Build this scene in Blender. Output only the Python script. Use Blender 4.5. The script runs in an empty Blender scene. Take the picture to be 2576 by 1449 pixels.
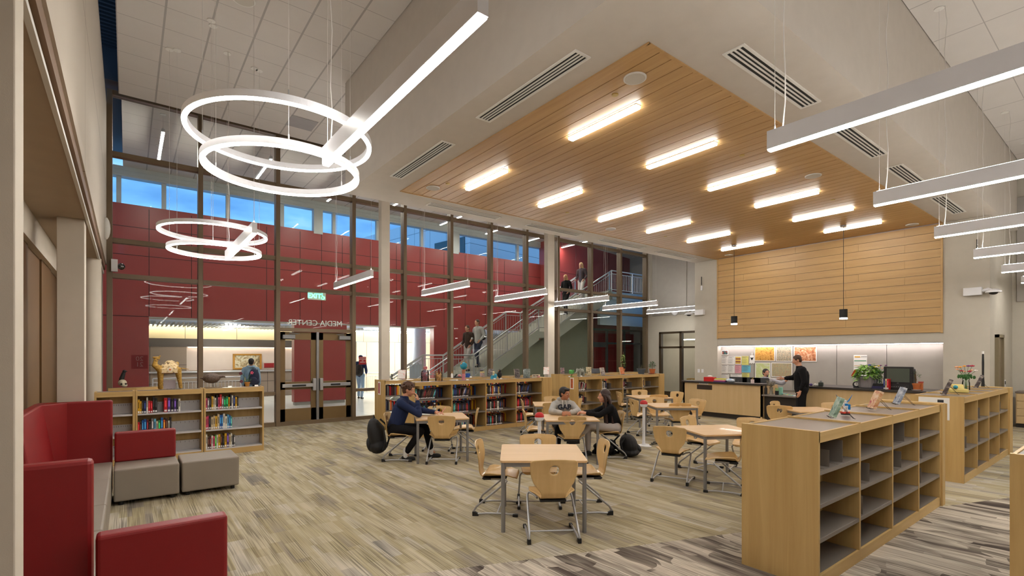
LS = 30.0
import bpy, math, random
from math import sin, cos, pi, radians as R
from mathutils import Vector, Matrix
random.seed(7)
C = bpy.context.scene.collection
SC = bpy.context.scene
# ------------------------------------------------------------------ camera
FPX, U0, H0, EYE = 1255.0, 1288.0, 893.0, 1.82          # focal length and horizon in pixels of the 2576 wide frame, eye height
YAW = math.atan2(2915 - 1288, FPX)
CY, SY = cos(YAW), sin(YAW)
cam = bpy.data.cameras.new('camera'); cam.sensor_width = 36; cam.lens = FPX / 2576 * 36
cam.shift_y = (H0 - 724.5) / 2576; cam.clip_start = 0.05; cam.clip_end = 300
co = bpy.data.objects.new('camera', cam); C.objects.link(co)
co.location = (0, 0, EYE); co.rotation_euler = (R(90), 0, math.atan2(SY, CY) - pi / 2)
SC.camera = co
def ray(u, v):
    r, k = (u - U0) / FPX, (H0 - v) / FPX
    return CY + r * SY, SY - r * CY, k
def atz(u, v, z=0.0):
    x, y, k = ray(u, v); t = (z - EYE) / k; return Vector((x * t, y * t, z))
def aty(u, v, Y):
    x, y, k = ray(u, v); t = Y / y; return Vector((x * t, Y, EYE + k * t))
def atx(u, v, X):
    x, y, k = ray(u, v); t = X / x; return Vector((X, y * t, EYE + k * t))
# ------------------------------------------------------------------ colour management
SC.view_settings.view_transform = 'Standard'; SC.view_settings.look = 'None'
SC.view_settings.gamma = 1; SC.view_settings.use_curve_mapping = False
SC.view_settings.exposure = EXPO = 1.22
SC.cycles.use_denoising = True
try: SC.cycles.denoiser = 'OPENIMAGEDENOISE'
except Exception: pass
SC.cycles.max_bounces = 8; SC.cycles.diffuse_bounces = 4; SC.cycles.glossy_bounces = 3
SC.cycles.transmission_bounces = 4; SC.cycles.transparent_max_bounces = 14
SC.cycles.sample_clamp_indirect = 6; SC.cycles.caustics_reflective = False; SC.cycles.caustics_refractive = False
# ------------------------------------------------------------------ sky: dusk blue with soft cloud
W = bpy.data.worlds.new('dusk_sky'); SC.world = W; W.use_nodes = True
nt = W.node_tree; nt.nodes.clear()
wo = nt.nodes.new('ShaderNodeOutputWorld'); bg = nt.nodes.new('ShaderNodeBackground')
tc = nt.nodes.new('ShaderNodeTexCoord'); mp = nt.nodes.new('ShaderNodeMapping'); mp.inputs['Scale'].default_value = (1.0, 1.0, 3.2)
nz = nt.nodes.new('ShaderNodeTexNoise'); nz.inputs['Scale'].default_value = 4.2; nz.inputs['Detail'].default_value = 6; nz.inputs['Roughness'].default_value = .55
cr = nt.nodes.new('ShaderNodeValToRGB'); cr.color_ramp.elements[0].position = .36; cr.color_ramp.elements[1].position = .68
cr.color_ramp.elements[0].color = (.10, .28, .66, 1); cr.color_ramp.elements[1].color = (.45, .68, .98, 1)
e_ = cr.color_ramp.elements.new(.5); e_.color = (.18, .44, .88, 1)
nt.links.new(tc.outputs['Generated'], mp.inputs[0]); nt.links.new(mp.outputs[0], nz.inputs['Vector']); nt.links.new(nz.outputs['Fac'], cr.inputs[0])
nt.links.new(cr.outputs[0], bg.inputs[0]); nt.links.new(bg.outputs[0], wo.inputs[0]); bg.inputs[1].default_value = SKYSTR = .72

# ------------------------------------------------------------------ materials
def srgb(r, g, b):
    f = lambda c: (c / 255 / 12.92) if c / 255 <= .04045 else ((c / 255 + .055) / 1.055) ** 2.4
    return (f(r), f(g), f(b), 1)
MATS = {}
def new(name):
    m = bpy.data.materials.new(name); m.use_nodes = True; MATS[name] = m
    return m, m.node_tree, m.node_tree.nodes['Principled BSDF']
def N(t, k, **kw):
    n = t.nodes.new(k)
    for a, b in kw.items():
        if a in n.inputs: n.inputs[a].default_value = b
        else: setattr(n, a, b)
    return n
def plain(name, col, rough=.6, metal=0, bump=0, bscale=200, spec=.5, coat=0):
    m, t, p = new(name)
    p.inputs['Base Color'].default_value = col; p.inputs['Roughness'].default_value = rough; p.inputs['Metallic'].default_value = metal
    p.inputs['Specular IOR Level'].default_value = spec; p.inputs['Coat Weight'].default_value = coat
    tcn = N(t, 'ShaderNodeTexCoord'); n = N(t, 'ShaderNodeTexNoise'); n.inputs['Scale'].default_value = bscale if bump else 6
    t.links.new(tcn.outputs['Object'], n.inputs['Vector'])
    if bump:
        b = N(t, 'ShaderNodeBump'); b.inputs['Strength'].default_value = bump; b.inputs['Distance'].default_value = .002
        t.links.new(n.outputs['Fac'], b.inputs['Height']); t.links.new(b.outputs[0], p.inputs['Normal'])
    mx = N(t, 'ShaderNodeMix', data_type='RGBA'); mx.inputs[0].default_value = .5
    n2 = N(t, 'ShaderNodeTexNoise'); n2.inputs['Scale'].default_value = 5; t.links.new(tcn.outputs['Object'], n2.inputs['Vector'])
    mr = N(t, 'ShaderNodeMapRange'); mr.inputs['To Min'].default_value = .94; mr.inputs['To Max'].default_value = 1.06
    t.links.new(n2.outputs['Fac'], mr.inputs[0])
    v = N(t, 'ShaderNodeVectorMath', operation='SCALE'); v.inputs[0].default_value = col[:3]
    t.links.new(mr.outputs[0], v.inputs['Scale']); t.links.new(v.outputs[0], p.inputs['Base Color'])
    return m
def emit(name, col, strength):
    m, t, p = new(name)
    p.inputs['Base Color'].default_value = (.9, .9, .9, 1); p.inputs['Emission Color'].default_value = col; p.inputs['Emission Strength'].default_value = strength
    return m
def wood(name, ca, cb, axis='Z', scale=1.0, rough=.42, grain=.5, coat=.0):
    """streaky wood grain running along an axis of the object's own space"""
    m, t, p = new(name); tcn = N(t, 'ShaderNodeTexCoord'); mp = N(t, 'ShaderNodeMapping')
    sc = {'X': (.35, 7, 7), 'Y': (7, .35, 7), 'Z': (7, 7, .35)}[axis]
    mp.inputs['Scale'].default_value = [a * scale for a in sc]
    n = N(t, 'ShaderNodeTexNoise'); n.inputs['Scale'].default_value = 1.6; n.inputs['Detail'].default_value = 8; n.inputs['Roughness'].default_value = .62; n.inputs['Distortion'].default_value = .6
    c = N(t, 'ShaderNodeValToRGB'); c.color_ramp.elements[0].position = .5 - .28 * grain - .1; c.color_ramp.elements[1].position = .5 + .28 * grain + .1
    c.color_ramp.elements[0].color = ca; c.color_ramp.elements[1].color = cb
    t.links.new(tcn.outputs['Object'], mp.inputs[0]); t.links.new(mp.outputs[0], n.inputs['Vector']); t.links.new(n.outputs['Fac'], c.inputs[0]); t.links.new(c.outputs[0], p.inputs['Base Color'])
    p.inputs['Roughness'].default_value = rough; p.inputs['Coat Weight'].default_value = coat
    return m
def glass(name, tint=(.93, .97, .96, 1), refl=.10, rough=.0):
    """thin architectural pane: mostly clear, mirror share grows at grazing angles"""
    m = bpy.data.materials.new(name); m.use_nodes = True; MATS[name] = m; t = m.node_tree; t.nodes.clear()
    o = N(t, 'ShaderNodeOutputMaterial'); tr = N(t, 'ShaderNodeBsdfTransparent'); gl = N(t, 'ShaderNodeBsdfGlossy'); mx = N(t, 'ShaderNodeMixShader')
    tr.inputs[0].default_value = tint; gl.inputs['Roughness'].default_value = rough; gl.inputs[0].default_value = (1, 1, 1, 1)
    fr = N(t, 'ShaderNodeFresnel'); fr.inputs[0].default_value = 1.0 + refl * 4
    t.links.new(fr.outputs[0], mx.inputs[0]); t.links.new(tr.outputs[0], mx.inputs[1]); t.links.new(gl.outputs[0], mx.inputs[2]); t.links.new(mx.outputs[0], o.inputs[0])
    return m
maple = wood('maple_veneer', srgb(180, 146, 88), srgb(204, 172, 114), 'Z', 1.0)
mapleX = wood('maple_edge', srgb(184, 150, 92), srgb(208, 176, 118), 'X', 1.0)
mapleD = wood('maple_desk', srgb(196, 166, 118), srgb(214, 186, 140), 'Z', .8, grain=.7)
beech = wood('beech_shell', srgb(200, 164, 106), srgb(220, 186, 130), 'Z', .8, rough=.35, coat=.2)
beechT = wood('beech_top', srgb(210, 174, 126), srgb(222, 186, 140), 'X', .6, rough=.4, coat=.1)
planky = wood('ceiling_plank', srgb(178, 140, 90), srgb(200, 162, 110), 'Y', 1.2, rough=.45)
steel = plain('silver_painted_steel', srgb(150, 150, 152), .35, .6)
chrome = plain('brushed_chrome', srgb(176, 176, 178), .38, .6)
blackp = plain('black_plastic', srgb(24, 24, 25), .5)
black = plain('matte_black', srgb(18, 18, 18), .6)
bronze = plain('bronze_frame', srgb(118, 100, 78), .45, .15)
doorbr = plain('bronze_door', srgb(122, 98, 62), .45, .1)
greige = plain('greige_paint', srgb(188, 181, 168), .8, bump=.15, bscale=300)
greige2 = plain('greige_column', srgb(200, 190, 175), .8, bump=.2, bscale=260)
whitep = plain('white_paint', srgb(222, 220, 214), .7)
whitem = plain('white_enamel', srgb(226, 226, 230), .35)
soffitp = plain('soffit_paint', srgb(196, 188, 178), .85)
redp = plain('red_panel', srgb(142, 56, 54), .35, bump=.05, bscale=400)  # reflection haze of the glass is put into this duller red
redv = plain('red_vinyl', srgb(132, 14, 18), .45, bump=.25, bscale=500)
greyv = plain('grey_vinyl', srgb(140, 130, 118), .5, bump=.25, bscale=500)
brownp = plain('brown_partition', srgb(108, 78, 44), .55)
shelfm = plain('grey_shelf_metal', srgb(128, 120, 112), .4, .2)
shelfl = plain('light_grey_shelf', srgb(198, 196, 198), .4, .2)
laminate = plain('brown_grey_laminate', srgb(112, 100, 90), .35)
dark = plain('dark_counter', srgb(52, 46, 42), .4)
panelg = plain('grey_tack_panel', srgb(166, 160, 152), .9, bump=.3, bscale=700)
concrete = plain('pale_concrete', srgb(176, 176, 164), .7, bump=.3, bscale=60)
floorT = plain('pale_terrazzo', srgb(214, 208, 196), .25)
deckm = plain('dark_deck', srgb(52, 52, 54), .6)
white = plain('paper_white', srgb(236, 234, 230), .7)
strip = emit('lamp_strip', (1, .965, .90, 1), LS)
stripC = emit('ceiling_lamp_strip', (1, .965, .90, 1), LS * .55)
ringE = emit('ring_strip', (1, .965, .90, 1), LS * .5)
stripN = emit('niche_strip', (1, .9, .9, 1), 14)
cove = emit('cove_strip', (1, .88, .66, 1), 8)
roomE = emit('classroom_lamp', (1, .93, .84, 1), 9)
hallE = emit('hall_lamp', (1, .93, .84, 1), 60)
upE = emit('added_uplight_strip', (1, .965, .92, 1), LS * .8)  # emission of the glow added on the pendant tops
pane = glass('pane_glass', (.95, .975, .965, 1), .04)
def painted(name, cols, scale=9, rough=.6, dist=1.5):
    m, t, p = new(name); tcn = N(t, 'ShaderNodeTexCoord'); n = N(t, 'ShaderNodeTexNoise'); n.inputs['Scale'].default_value = scale; n.inputs['Detail'].default_value = 6; n.inputs['Distortion'].default_value = dist
    c = N(t, 'ShaderNodeValToRGB'); el = c.color_ramp.elements
    el[0].color = cols[0]; el[0].position = .3; el[1].color = cols[-1]; el[1].position = .7
    for i, k in enumerate(cols[1:-1]): x = el.new(.3 + .4 * (i + 1) / (len(cols) - 1)); x.color = k
    t.links.new(tcn.outputs['Object'], n.inputs['Vector']); t.links.new(n.outputs['Fac'], c.inputs[0]); t.links.new(c.outputs[0], p.inputs['Base Color']); p.inputs['Roughness'].default_value = rough
    return m
def carpet(name, cols, bold):
    m, t, p = new(name); L = t.links.new
    tcn = N(t, 'ShaderNodeTexCoord')
    def brick(w_, h_, off, ox):
        mp = N(t, 'ShaderNodeMapping'); mp.inputs['Rotation'].default_value = (0, 0, R(90)); mp.inputs['Location'].default_value = (ox, ox * .37, 0)
        br = N(t, 'ShaderNodeTexBrick'); br.offset = off; br.inputs['Scale'].default_value = 1; br.inputs['Mortar Size'].default_value = 0
        br.inputs['Brick Width'].default_value = w_; br.inputs['Row Height'].default_value = h_; br.inputs['Color1'].default_value = (0, 0, 0, 1); br.inputs['Color2'].default_value = (1, 1, 1, 1)
        src = tcn.outputs['Object']
        if bold:
            n0 = N(t, 'ShaderNodeTexNoise'); n0.inputs['Scale'].default_value = 1.3; L(tcn.outputs['Object'], n0.inputs['Vector'])
            sb = N(t, 'ShaderNodeVectorMath', operation='MULTIPLY'); sb.inputs[1].default_value = (.25, 1.6, 0); L(n0.outputs['Color'], sb.inputs[0])
            ad = N(t, 'ShaderNodeVectorMath', operation='ADD'); L(src, ad.inputs[0]); L(sb.outputs[0], ad.inputs[1]); src = ad.outputs[0]
        L(src, mp.inputs[0]); L(mp.outputs[0], br.inputs['Vector']); return br
    b1 = brick(.92 if not bold else .8, .23 if not bold else .2, .37, 0); b2 = brick(.46 if not bold else .5, .115 if not bold else .1, .21, 3.3)
    def streak(sx, sy, det=2):
        mm = N(t, 'ShaderNodeMapping'); mm.inputs['Scale'].default_value = (sx, sy, 1); nn = N(t, 'ShaderNodeTexNoise'); nn.inputs['Scale'].default_value = 1; nn.inputs['Detail'].default_value = det
        L(tcn.outputs['Object'], mm.inputs[0]); L(mm.outputs[0], nn.inputs['Vector']); return nn
    n3 = streak(4.5, .7)
    def math(op, a, b):
        q = N(t, 'ShaderNodeMath', operation=op)
        for k, v in enumerate((a, b)):
            if isinstance(v, (int, float)): q.inputs[k].default_value = v
            else: L(v, q.inputs[k])
        return q.outputs[0]
    f = math('ADD', math('ADD', math('MULTIPLY', b1.outputs['Color'], .42), math('MULTIPLY', b2.outputs['Color'], .16)), math('MULTIPLY', n3.outputs['Fac'], .42))
    c = N(t, 'ShaderNodeValToRGB'); el = c.color_ramp.elements; el[0].position = .16; el[1].position = .84; el[0].color = cols[0]; el[1].color = cols[-1]
    for i, k in enumerate(cols[1:-1]): x = el.new(.16 + .68 * (i + 1) / (len(cols) - 1)); x.color = k
    L(f, c.inputs[0])
    # fine dark pile lines along the planks, stronger on some planks, broken along their length
    n1 = streak(115 if not bold else 62, 1.1 if not bold else 2.4, 1); n2 = streak(9, 1.0)
    mr = N(t, 'ShaderNodeMapRange'); mr.inputs['From Min'].default_value = .44; mr.inputs['From Max'].default_value = .54; mr.inputs['To Min'].default_value = 1; mr.inputs['To Max'].default_value = 0; L(n1.outputs['Fac'], mr.inputs[0])
    am = N(t, 'ShaderNodeMapRange'); am.inputs['From Min'].default_value = .35; am.inputs['From Max'].default_value = .65; am.inputs['To Min'].default_value = .10; am.inputs['To Max'].default_value = .52 if not bold else .5; L(n2.outputs['Fac'], am.inputs[0])
    k_ = math('SUBTRACT', 1.0, math('MULTIPLY', mr.outputs[0], am.outputs[0]))
    v = N(t, 'ShaderNodeVectorMath', operation='SCALE'); L(c.outputs[0], v.inputs[0]); L(k_, v.inputs['Scale']); L(v.outputs[0], p.inputs['Base Color'])
    nf = N(t, 'ShaderNodeTexNoise'); nf.inputs['Scale'].default_value = 260; L(tcn.outputs['Object'], nf.inputs['Vector'])
    b = N(t, 'ShaderNodeBump'); b.inputs['Strength'].default_value = .5; b.inputs['Distance'].default_value = .004; L(nf.outputs['Fac'], b.inputs['Height']); L(b.outputs[0], p.inputs['Normal'])
    p.inputs['Roughness'].default_value = .95; p.inputs['Specular IOR Level'].default_value = .1
    return m
carpA = carpet('plank_carpet', [srgb(112, 106, 100), srgb(150, 140, 126), srgb(166, 153, 122), srgb(186, 174, 150), srgb(170, 158, 128), srgb(192, 182, 166), srgb(140, 134, 126)], False)
carpB = carpet('bold_carpet', [srgb(62, 54, 50), srgb(84, 74, 68), srgb(176, 164, 150), srgb(200, 188, 172), srgb(96, 86, 78), srgb(206, 194, 178), srgb(120, 110, 100)], True)
def gridmat(name, col, line, sx, sy, ox=0, oy=0, w=.012, rough=.8, wx=None, plane='XY', vary=.0):
    """panel joints: thin lines every sx / sy metres in the object's own space"""
    m, t, p = new(name); L = t.links.new; tcn = N(t, 'ShaderNodeTexCoord'); sp = N(t, 'ShaderNodeSeparateXYZ'); L(tcn.outputs['Object'], sp.inputs[0])
    outs = []
    for ax, s, o, ww in ((plane[0], sx, ox, wx or w), (plane[1], sy, oy, w)):
        if not s: continue
        a = N(t, 'ShaderNodeMath', operation='SUBTRACT'); a.inputs[1].default_value = o; L(sp.outputs[ax], a.inputs[0])
        b = N(t, 'ShaderNodeMath', operation='PINGPONG'); b.inputs[1].default_value = s / 2; L(a.outputs[0], b.inputs[0])
        c = N(t, 'ShaderNodeMath', operation='LESS_THAN'); c.inputs[1].default_value = ww / 2; L(b.outputs[0], c.inputs[0]); outs.append(c)
    if len(outs) == 2:
        mx = N(t, 'ShaderNodeMath', operation='MAXIMUM'); L(outs[0].outputs[0], mx.inputs[0]); L(outs[1].outputs[0], mx.inputs[1]); f = mx
    else: f = outs[0]
    x = N(t, 'ShaderNodeMix', data_type='RGBA'); x.inputs['A'].default_value = col; x.inputs['B'].default_value = line
    if vary:
        n = N(t, 'ShaderNodeTexNoise'); n.inputs['Scale'].default_value = 3.0; L(tcn.outputs['Object'], n.inputs['Vector'])
        mr = N(t, 'ShaderNodeMapRange'); mr.inputs['To Min'].default_value = 1 - vary; mr.inputs['To Max'].default_value = 1 + vary; L(n.outputs['Fac'], mr.inputs[0])
        sv = N(t, 'ShaderNodeVectorMath', operation='SCALE'); sv.inputs[0].default_value = col[:3]; L(mr.outputs[0], sv.inputs['Scale']); L(sv.outputs[0], x.inputs[6])
    L(f.outputs[0], x.inputs[0]); L(x.outputs[2], p.inputs['Base Color']); p.inputs['Roughness'].default_value = rough
    b = N(t, 'ShaderNodeBump'); b.inputs['Strength'].default_value = .6; b.inputs['Distance'].default_value = .006; b.invert = True; L(f.outputs[0], b.inputs['Height']); L(b.outputs[0], p.inputs['Normal'])
    return m
tilem = gridmat('ceiling_tile', srgb(206, 200, 194), srgb(168, 162, 158), .61, .61, -.14, 12.95, .012, wx=.03, vary=.03)
redgrid = redp

# ------------------------------------------------------------------ mesh helpers
class MB:
    def __init__(s): s.v = []; s.f = []; s.mi = []; s.cur = 0
    def add(s, vs, fs):
        n = len(s.v); s.v += [tuple(v) for v in vs]; s.f += [tuple(i + n for i in f) for f in fs]; s.mi += [s.cur] * len(fs); return s
    def box(s, a, b, M=None):
        (x0, y0, z0), (x1, y1, z1) = a, b
        vs = [Vector(p) for p in ((x0,y0,z0),(x1,y0,z0),(x1,y1,z0),(x0,y1,z0),(x0,y0,z1),(x1,y0,z1),(x1,y1,z1),(x0,y1,z1))]
        if M: vs = [M @ v for v in vs]
        return s.add(vs, [(0,3,2,1),(4,5,6,7),(0,1,5,4),(1,2,6,5),(2,3,7,6),(3,0,4,7)])
    def tube(s, pts, r, n=8, closed=False):
        pts = [Vector(p) for p in pts]; m = len(pts); rr = r if isinstance(r, (list, tuple)) else [r] * m; vs = []; up = None
        for i, p in enumerate(pts):
            a = pts[(i - 1) % m] if (closed or i) else p; b = pts[(i + 1) % m] if (closed or i < m - 1) else p
            d = (b - a).normalized()
            if up is None: up = Vector((0, 0, 1)) if abs(d.z) < .9 else Vector((1, 0, 0))
            x = d.cross(up).normalized(); up = x.cross(d).normalized()
            vs += [p + (x * cos(2 * pi * k / n) + up * sin(2 * pi * k / n)) * rr[i] for k in range(n)]
        fs = [(i*n+k, i*n+(k+1)%n, ((i+1)%m)*n+(k+1)%n, ((i+1)%m)*n+k) for i in range(m if closed else m - 1) for k in range(n)]
        if not closed: fs += [tuple(range(n))[::-1], tuple((m-1)*n+k for k in range(n))]
        return s.add(vs, fs)
    def cyl(s, c, r, z0, z1, n=20, r1=None):
        return s.lathe([(r, z0), (r if r1 is None else r1, z1)], c, n, cap=True)
    def lathe(s, prof, c=(0, 0), n=20, cap=True, M=None):
        vs = [Vector((c[0] + r * cos(2*pi*k/n), c[1] + r * sin(2*pi*k/n), z)) for r, z in prof for k in range(n)]
        if M: vs = [M @ v for v in vs]
        fs = [(i*n+k, i*n+(k+1)%n, (i+1)*n+(k+1)%n, (i+1)*n+k) for i in range(len(prof)-1) for k in range(n)]
        if cap: fs += [tuple(range(n))[::-1], tuple((len(prof)-1)*n+k for k in range(n))]
        return s.add(vs, fs)
    def ell(s, c, r, M=None, n=12, m=8):
        c = Vector(c); r = (r, r, r) if isinstance(r, (int, float)) else r
        vs = []; 
        for i in range(m + 1):
            th = pi * i / m
            for k in range(n):
                v = Vector((r[0]*sin(th)*cos(2*pi*k/n), r[1]*sin(th)*sin(2*pi*k/n), r[2]*cos(th)))
                vs.append(c + (M @ v if M else v))
        return s.add(vs, [(i*n+k, (i+1)*n+k, (i+1)*n+(k+1)%n, i*n+(k+1)%n) for i in range(m) for k in range(n)])
    def cap(s, p0, p1, r0, r1=None, n=10):
        r1 = r0 if r1 is None else r1; p0 = Vector(p0); p1 = Vector(p1)
        s.tube([p0, p1], [r0, r1], n); s.ell(p0, r0, n=n, m=6); s.ell(p1, r1, n=n, m=6); return s
    def prism(s, pts, d0, d1, axis='Z'):
        f = {'Z': lambda a, b, d: (a, b, d), 'Y': lambda a, b, d: (a, d, b), 'X': lambda a, b, d: (d, a, b)}[axis]
        n = len(pts); vs = [f(a, b, d0) for a, b in pts] + [f(a, b, d1) for a, b in pts]
        return s.add(vs, [tuple(range(n))[::-1], tuple(range(n, 2*n))] + [(i, (i+1)%n, n+(i+1)%n, n+i) for i in range(n)])
    def mesh(s, name, mats, smooth=None):
        me = bpy.data.meshes.new(name); me.from_pydata(s.v, [], s.f)
        for m in (mats if isinstance(mats, (list, tuple)) else [mats]): me.materials.append(m)
        if any(s.mi): me.polygons.foreach_set('material_index', s.mi)
        import bmesh
        bm = bmesh.new(); bm.from_mesh(me); (smooth is not None) and bmesh.ops.remove_doubles(bm, verts=bm.verts, dist=1e-6); bmesh.ops.recalc_face_normals(bm, faces=bm.faces); bm.to_mesh(me); bm.free()
        if smooth is not None:
            me.polygons.foreach_set('use_smooth', [True] * len(me.polygons)); me.set_sharp_from_angle(angle=R(smooth))
        return me
    def build(s, name, mats, parent=None, smooth=None, bevel=0, remesh=0, loc=None, rot=None):
        o = bpy.data.objects.new(name, s.mesh(name, mats, smooth)); C.objects.link(o)
        if parent: o.parent = parent
        if loc is not None: o.location = loc
        if rot is not None: o.rotation_euler = rot
        if bevel:
            b = o.modifiers.new('bevel', 'BEVEL'); b.width = bevel; b.segments = 2; b.limit_method = 'ANGLE'; b.angle_limit = R(40)
        if remesh:
            r = o.modifiers.new('remesh', 'REMESH'); r.mode = 'VOXEL'; r.voxel_size = remesh; r.use_smooth_shade = True
            k = o.modifiers.new('smooth', 'SMOOTH'); k.factor = .5; k.iterations = 3
        return o
def bx(a, b): return MB().box(a, b)
def tag(o, label=None, cat=None, group=None, kind=None):
    if label: o['label'] = label
    if cat: o['category'] = cat
    if group: o['group'] = group
    if kind: o['kind'] = kind
    return o
def thing(name, label, cat, loc=(0, 0, 0), rz=0, group=None):
    o = bpy.data.objects.new(name, None); C.objects.link(o); o.empty_display_size = .1; o.location = loc; o.rotation_euler = (0, 0, rz)
    return tag(o, label, cat, group)
def struct(name, mb, mat, parent=None, **k):
    o = mb.build(name, mat, parent, **k)
    if not parent: o['kind'] = 'structure'
    return o
CH = {}
def kids(o): return [c for c in CH.get(o.name, [])] if o.name in CH else [c for c in bpy.data.objects if c.parent == o]
def copy_tree(o, parent=None):
    c = o.copy(); C.objects.link(c)
    if parent: c.parent = parent
    for k in kids(o): copy_tree(k, c)
    return c
def text(name, s, size, mat, loc, rot, parent=None, depth=.002, align='CENTER', bold=0):
    cu = bpy.data.curves.new(name, 'FONT'); cu.body = s; cu.size = size; cu.extrude = depth; cu.align_x = align; cu.align_y = 'CENTER'; cu.offset = bold
    o = bpy.data.objects.new(name, cu); C.objects.link(o); cu.materials.append(mat)
    bpy.context.view_layer.update(); me = bpy.data.meshes.new_from_object(o.evaluated_get(bpy.context.evaluated_depsgraph_get()))
    bpy.data.objects.remove(o); o = bpy.data.objects.new(name, me); C.objects.link(o); o.location = loc; o.rotation_euler = rot
    if not me.materials: me.materials.append(mat)
    if parent: o.parent = parent
    return o
# ================================================================== STRUCTURE
YC, XW = 13.8, 15.5                      # glass wall plane, timber wall plane
cold = srgb(150, 162, 172)
bA, bB = atz(1075, 1440), atz(1855, 1340)          # boundary between the two carpets
k_ = (bB.y - bA.y) / (bB.x - bA.x)
def by(x): return bA.y + k_ * (x - bA.x)
struct('floor', MB().add([(-4, by(-4), 0), (18.6, by(18.6), 0), (18.6, YC, 0), (-4, YC, 0)], [(0, 1, 2, 3)]).add([(-4, by(-4), -.1), (18.6, by(18.6), -.1), (18.6, YC, -.1), (-4, YC, -.1)], [(0, 1, 2, 3)]), carpA)
struct('floor_bold', MB().add([(-4, -6, 0), (18.6, -6, 0), (18.6, by(18.6), 0), (-4, by(-4), 0)], [(0, 1, 2, 3)]), carpB)
struct('floor_hall', bx((-4, YC + .001, -.1), (30, 28, -.002)), gridmat('hall_terrazzo', srgb(206, 206, 204), srgb(170, 170, 172), 1.5, 1.5, 0, 0, .012, rough=.22))
struct('floor_classroom', bx((18.6, 2, -.1), (26, YC, 0)), carpA)
# ceilings
tb = MB().box((-.14, 9.79, 7.15), (18.1, 12.95, 7.2)).box((-.14, -6, 7.15), (3.39, 9.79, 7.2))
struct('ceiling', tb, tilem)
tile2 = gridmat('ceiling_tile_right', srgb(206, 200, 194), srgb(168, 162, 158), 1.22, .61, 8.9, 2.2, .012, wx=.02, vary=.03)
struct('ceiling_right', bx((3.41, -6, 6.78), (18.4, 2.19, 6.83)), tile2)
struct('ceiling_hall', bx((-.1, 13.95, 7.5), (24, 19.3, 7.55)), tilem)
d = MB().box((-1.4, -6, 8.02), (24, 19.4, 8.1))
for i in range(60): d.box((-1.0, 6.2 + i * .13, 7.93), (-.1, 6.25 + i * .13, 8.03))
struct('ceiling_deck', d, deckm)
struct('beam_edge', MB().box((-1.0, 12.75, 7.3), (18.1, 13.0, 7.95)).box((-.15, 12.95, 7.2), (18.1, 12.97, 7.9)), deckm)
# dropped soffit box with timber ceiling let into it
x0, x1, y0, y1, zc = 3.4, 18.05, 2.2, 9.78, 5.0
s = MB()
s.box((x0, y0, zc), (4.22, y1, zc + .12)).box((4.22, y0, zc), (XW + 2.5, 3.17, zc + .12)).box((4.22, 8.98, zc), (XW + 2.5, y1, zc + .12))
s.box((x0, y0, zc + .12), (x0 + .1, y1, 7.3)).box((x0 + .1, y0, zc + .12), (17.9, y0 + .1, 7.3)).box((x0 + .1, y1 - .1, zc + .12), (x1, y1, 7.3))
struct('soffit', s, soffitp)
s = MB()
for i in range(56):
    a = 4.22 + i * .2048 + .006; b = min(a + .1925, XW)
    cuts = [3.19, 8.96]; 
    if i % 5 == 2: cuts = [3.19, 5.7, 8.96]
    if i % 5 == 4: cuts = [3.19, 7.1, 8.96]
    for c0, c1 in zip(cuts, cuts[1:]): s.box((a, c0 + .001, 4.995), (b, c1 - .001, 5.02))
s.box((4.2, 3.16, 4.985), (XW, 3.19, 5.03)).box((4.2, 8.96, 4.985), (XW, 8.99, 5.03)).box((4.19, 3.16, 4.985), (4.215, 8.99, 5.03))
struct('ceiling_timber', s, planky)
struct('ceiling_timber_backing', bx((4.2, 3.15, 5.05), (XW, 9, 5.08)), black)
# timber wall
wallwood = wood('wall_plank', srgb(178, 142, 90), srgb(196, 160, 106), 'Y', 1.0, rough=.45)
s = MB()
for i in range(13):
    z = 4.98 - (i + 1) * .2015
    cuts = [3.2] + ([3.9, 6.49] if i % 2 == 0 else [4.9, 7.27] if i % 4 == 1 else [5.2, 8.04]) + [8.9]
    for c0, c1 in zip(cuts, cuts[1:]): s.box((XW - .03, c0 + .0015, z + .008), (XW, c1 - .0015, z + .2005))
s.box((XW - .035, 8.9, 2.35), (XW, 8.94, 5)).box((XW - .035, 3.16, 2.35), (XW, 3.2, 5))
struct('wall_timber', s, wallwood)
w = MB()
w.box((XW, 8.94, 0), (XW + 2.6, 9.77, 4.995)).box((XW, 2.34, 0), (XW + .3, 3.16, 4.995)).box((XW + .005, 3.16, 2.13), (XW + .35, 8.94, 4.995)).box((XW + .3, 3.16, 0), (XW + .4, 8.94, 2.13))
w.box((XW + .3, 2.34, 0), (18.3, 2.44, 4.995)).box((XW + 2.4, 2.34, 4.995), (18.3, 2.44, 7)); struct('wall_back', w, greige)
w = MB()
for a, b in ((8.94, 7.842), (7.842, 6.678), (6.678, 5.518), (5.518, 4.353), (4.353, 3.16)): w.box((XW + .26, b + .006, .75), (XW + .3, a - .006, 2.12))
struct('wall_tackboard', w, panelg)
struct('trim_niche', MB().box((XW - .01, 3.16, 2.115), (XW + .03, 8.94, 2.13)), steel)
niche = thing('niche_light', 'thin white light strip hidden under the grey ledge above the pinboard', 'light', (XW + .13, 6.05, 2.1))
bx((-.015, -2.86, 0), (.015, 2.86, .012)).build('diffuser', stripN, niche)
bx((-.025, -2.87, .012), (.025, 2.87, .028)).build('housing', whitem, niche)
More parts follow.
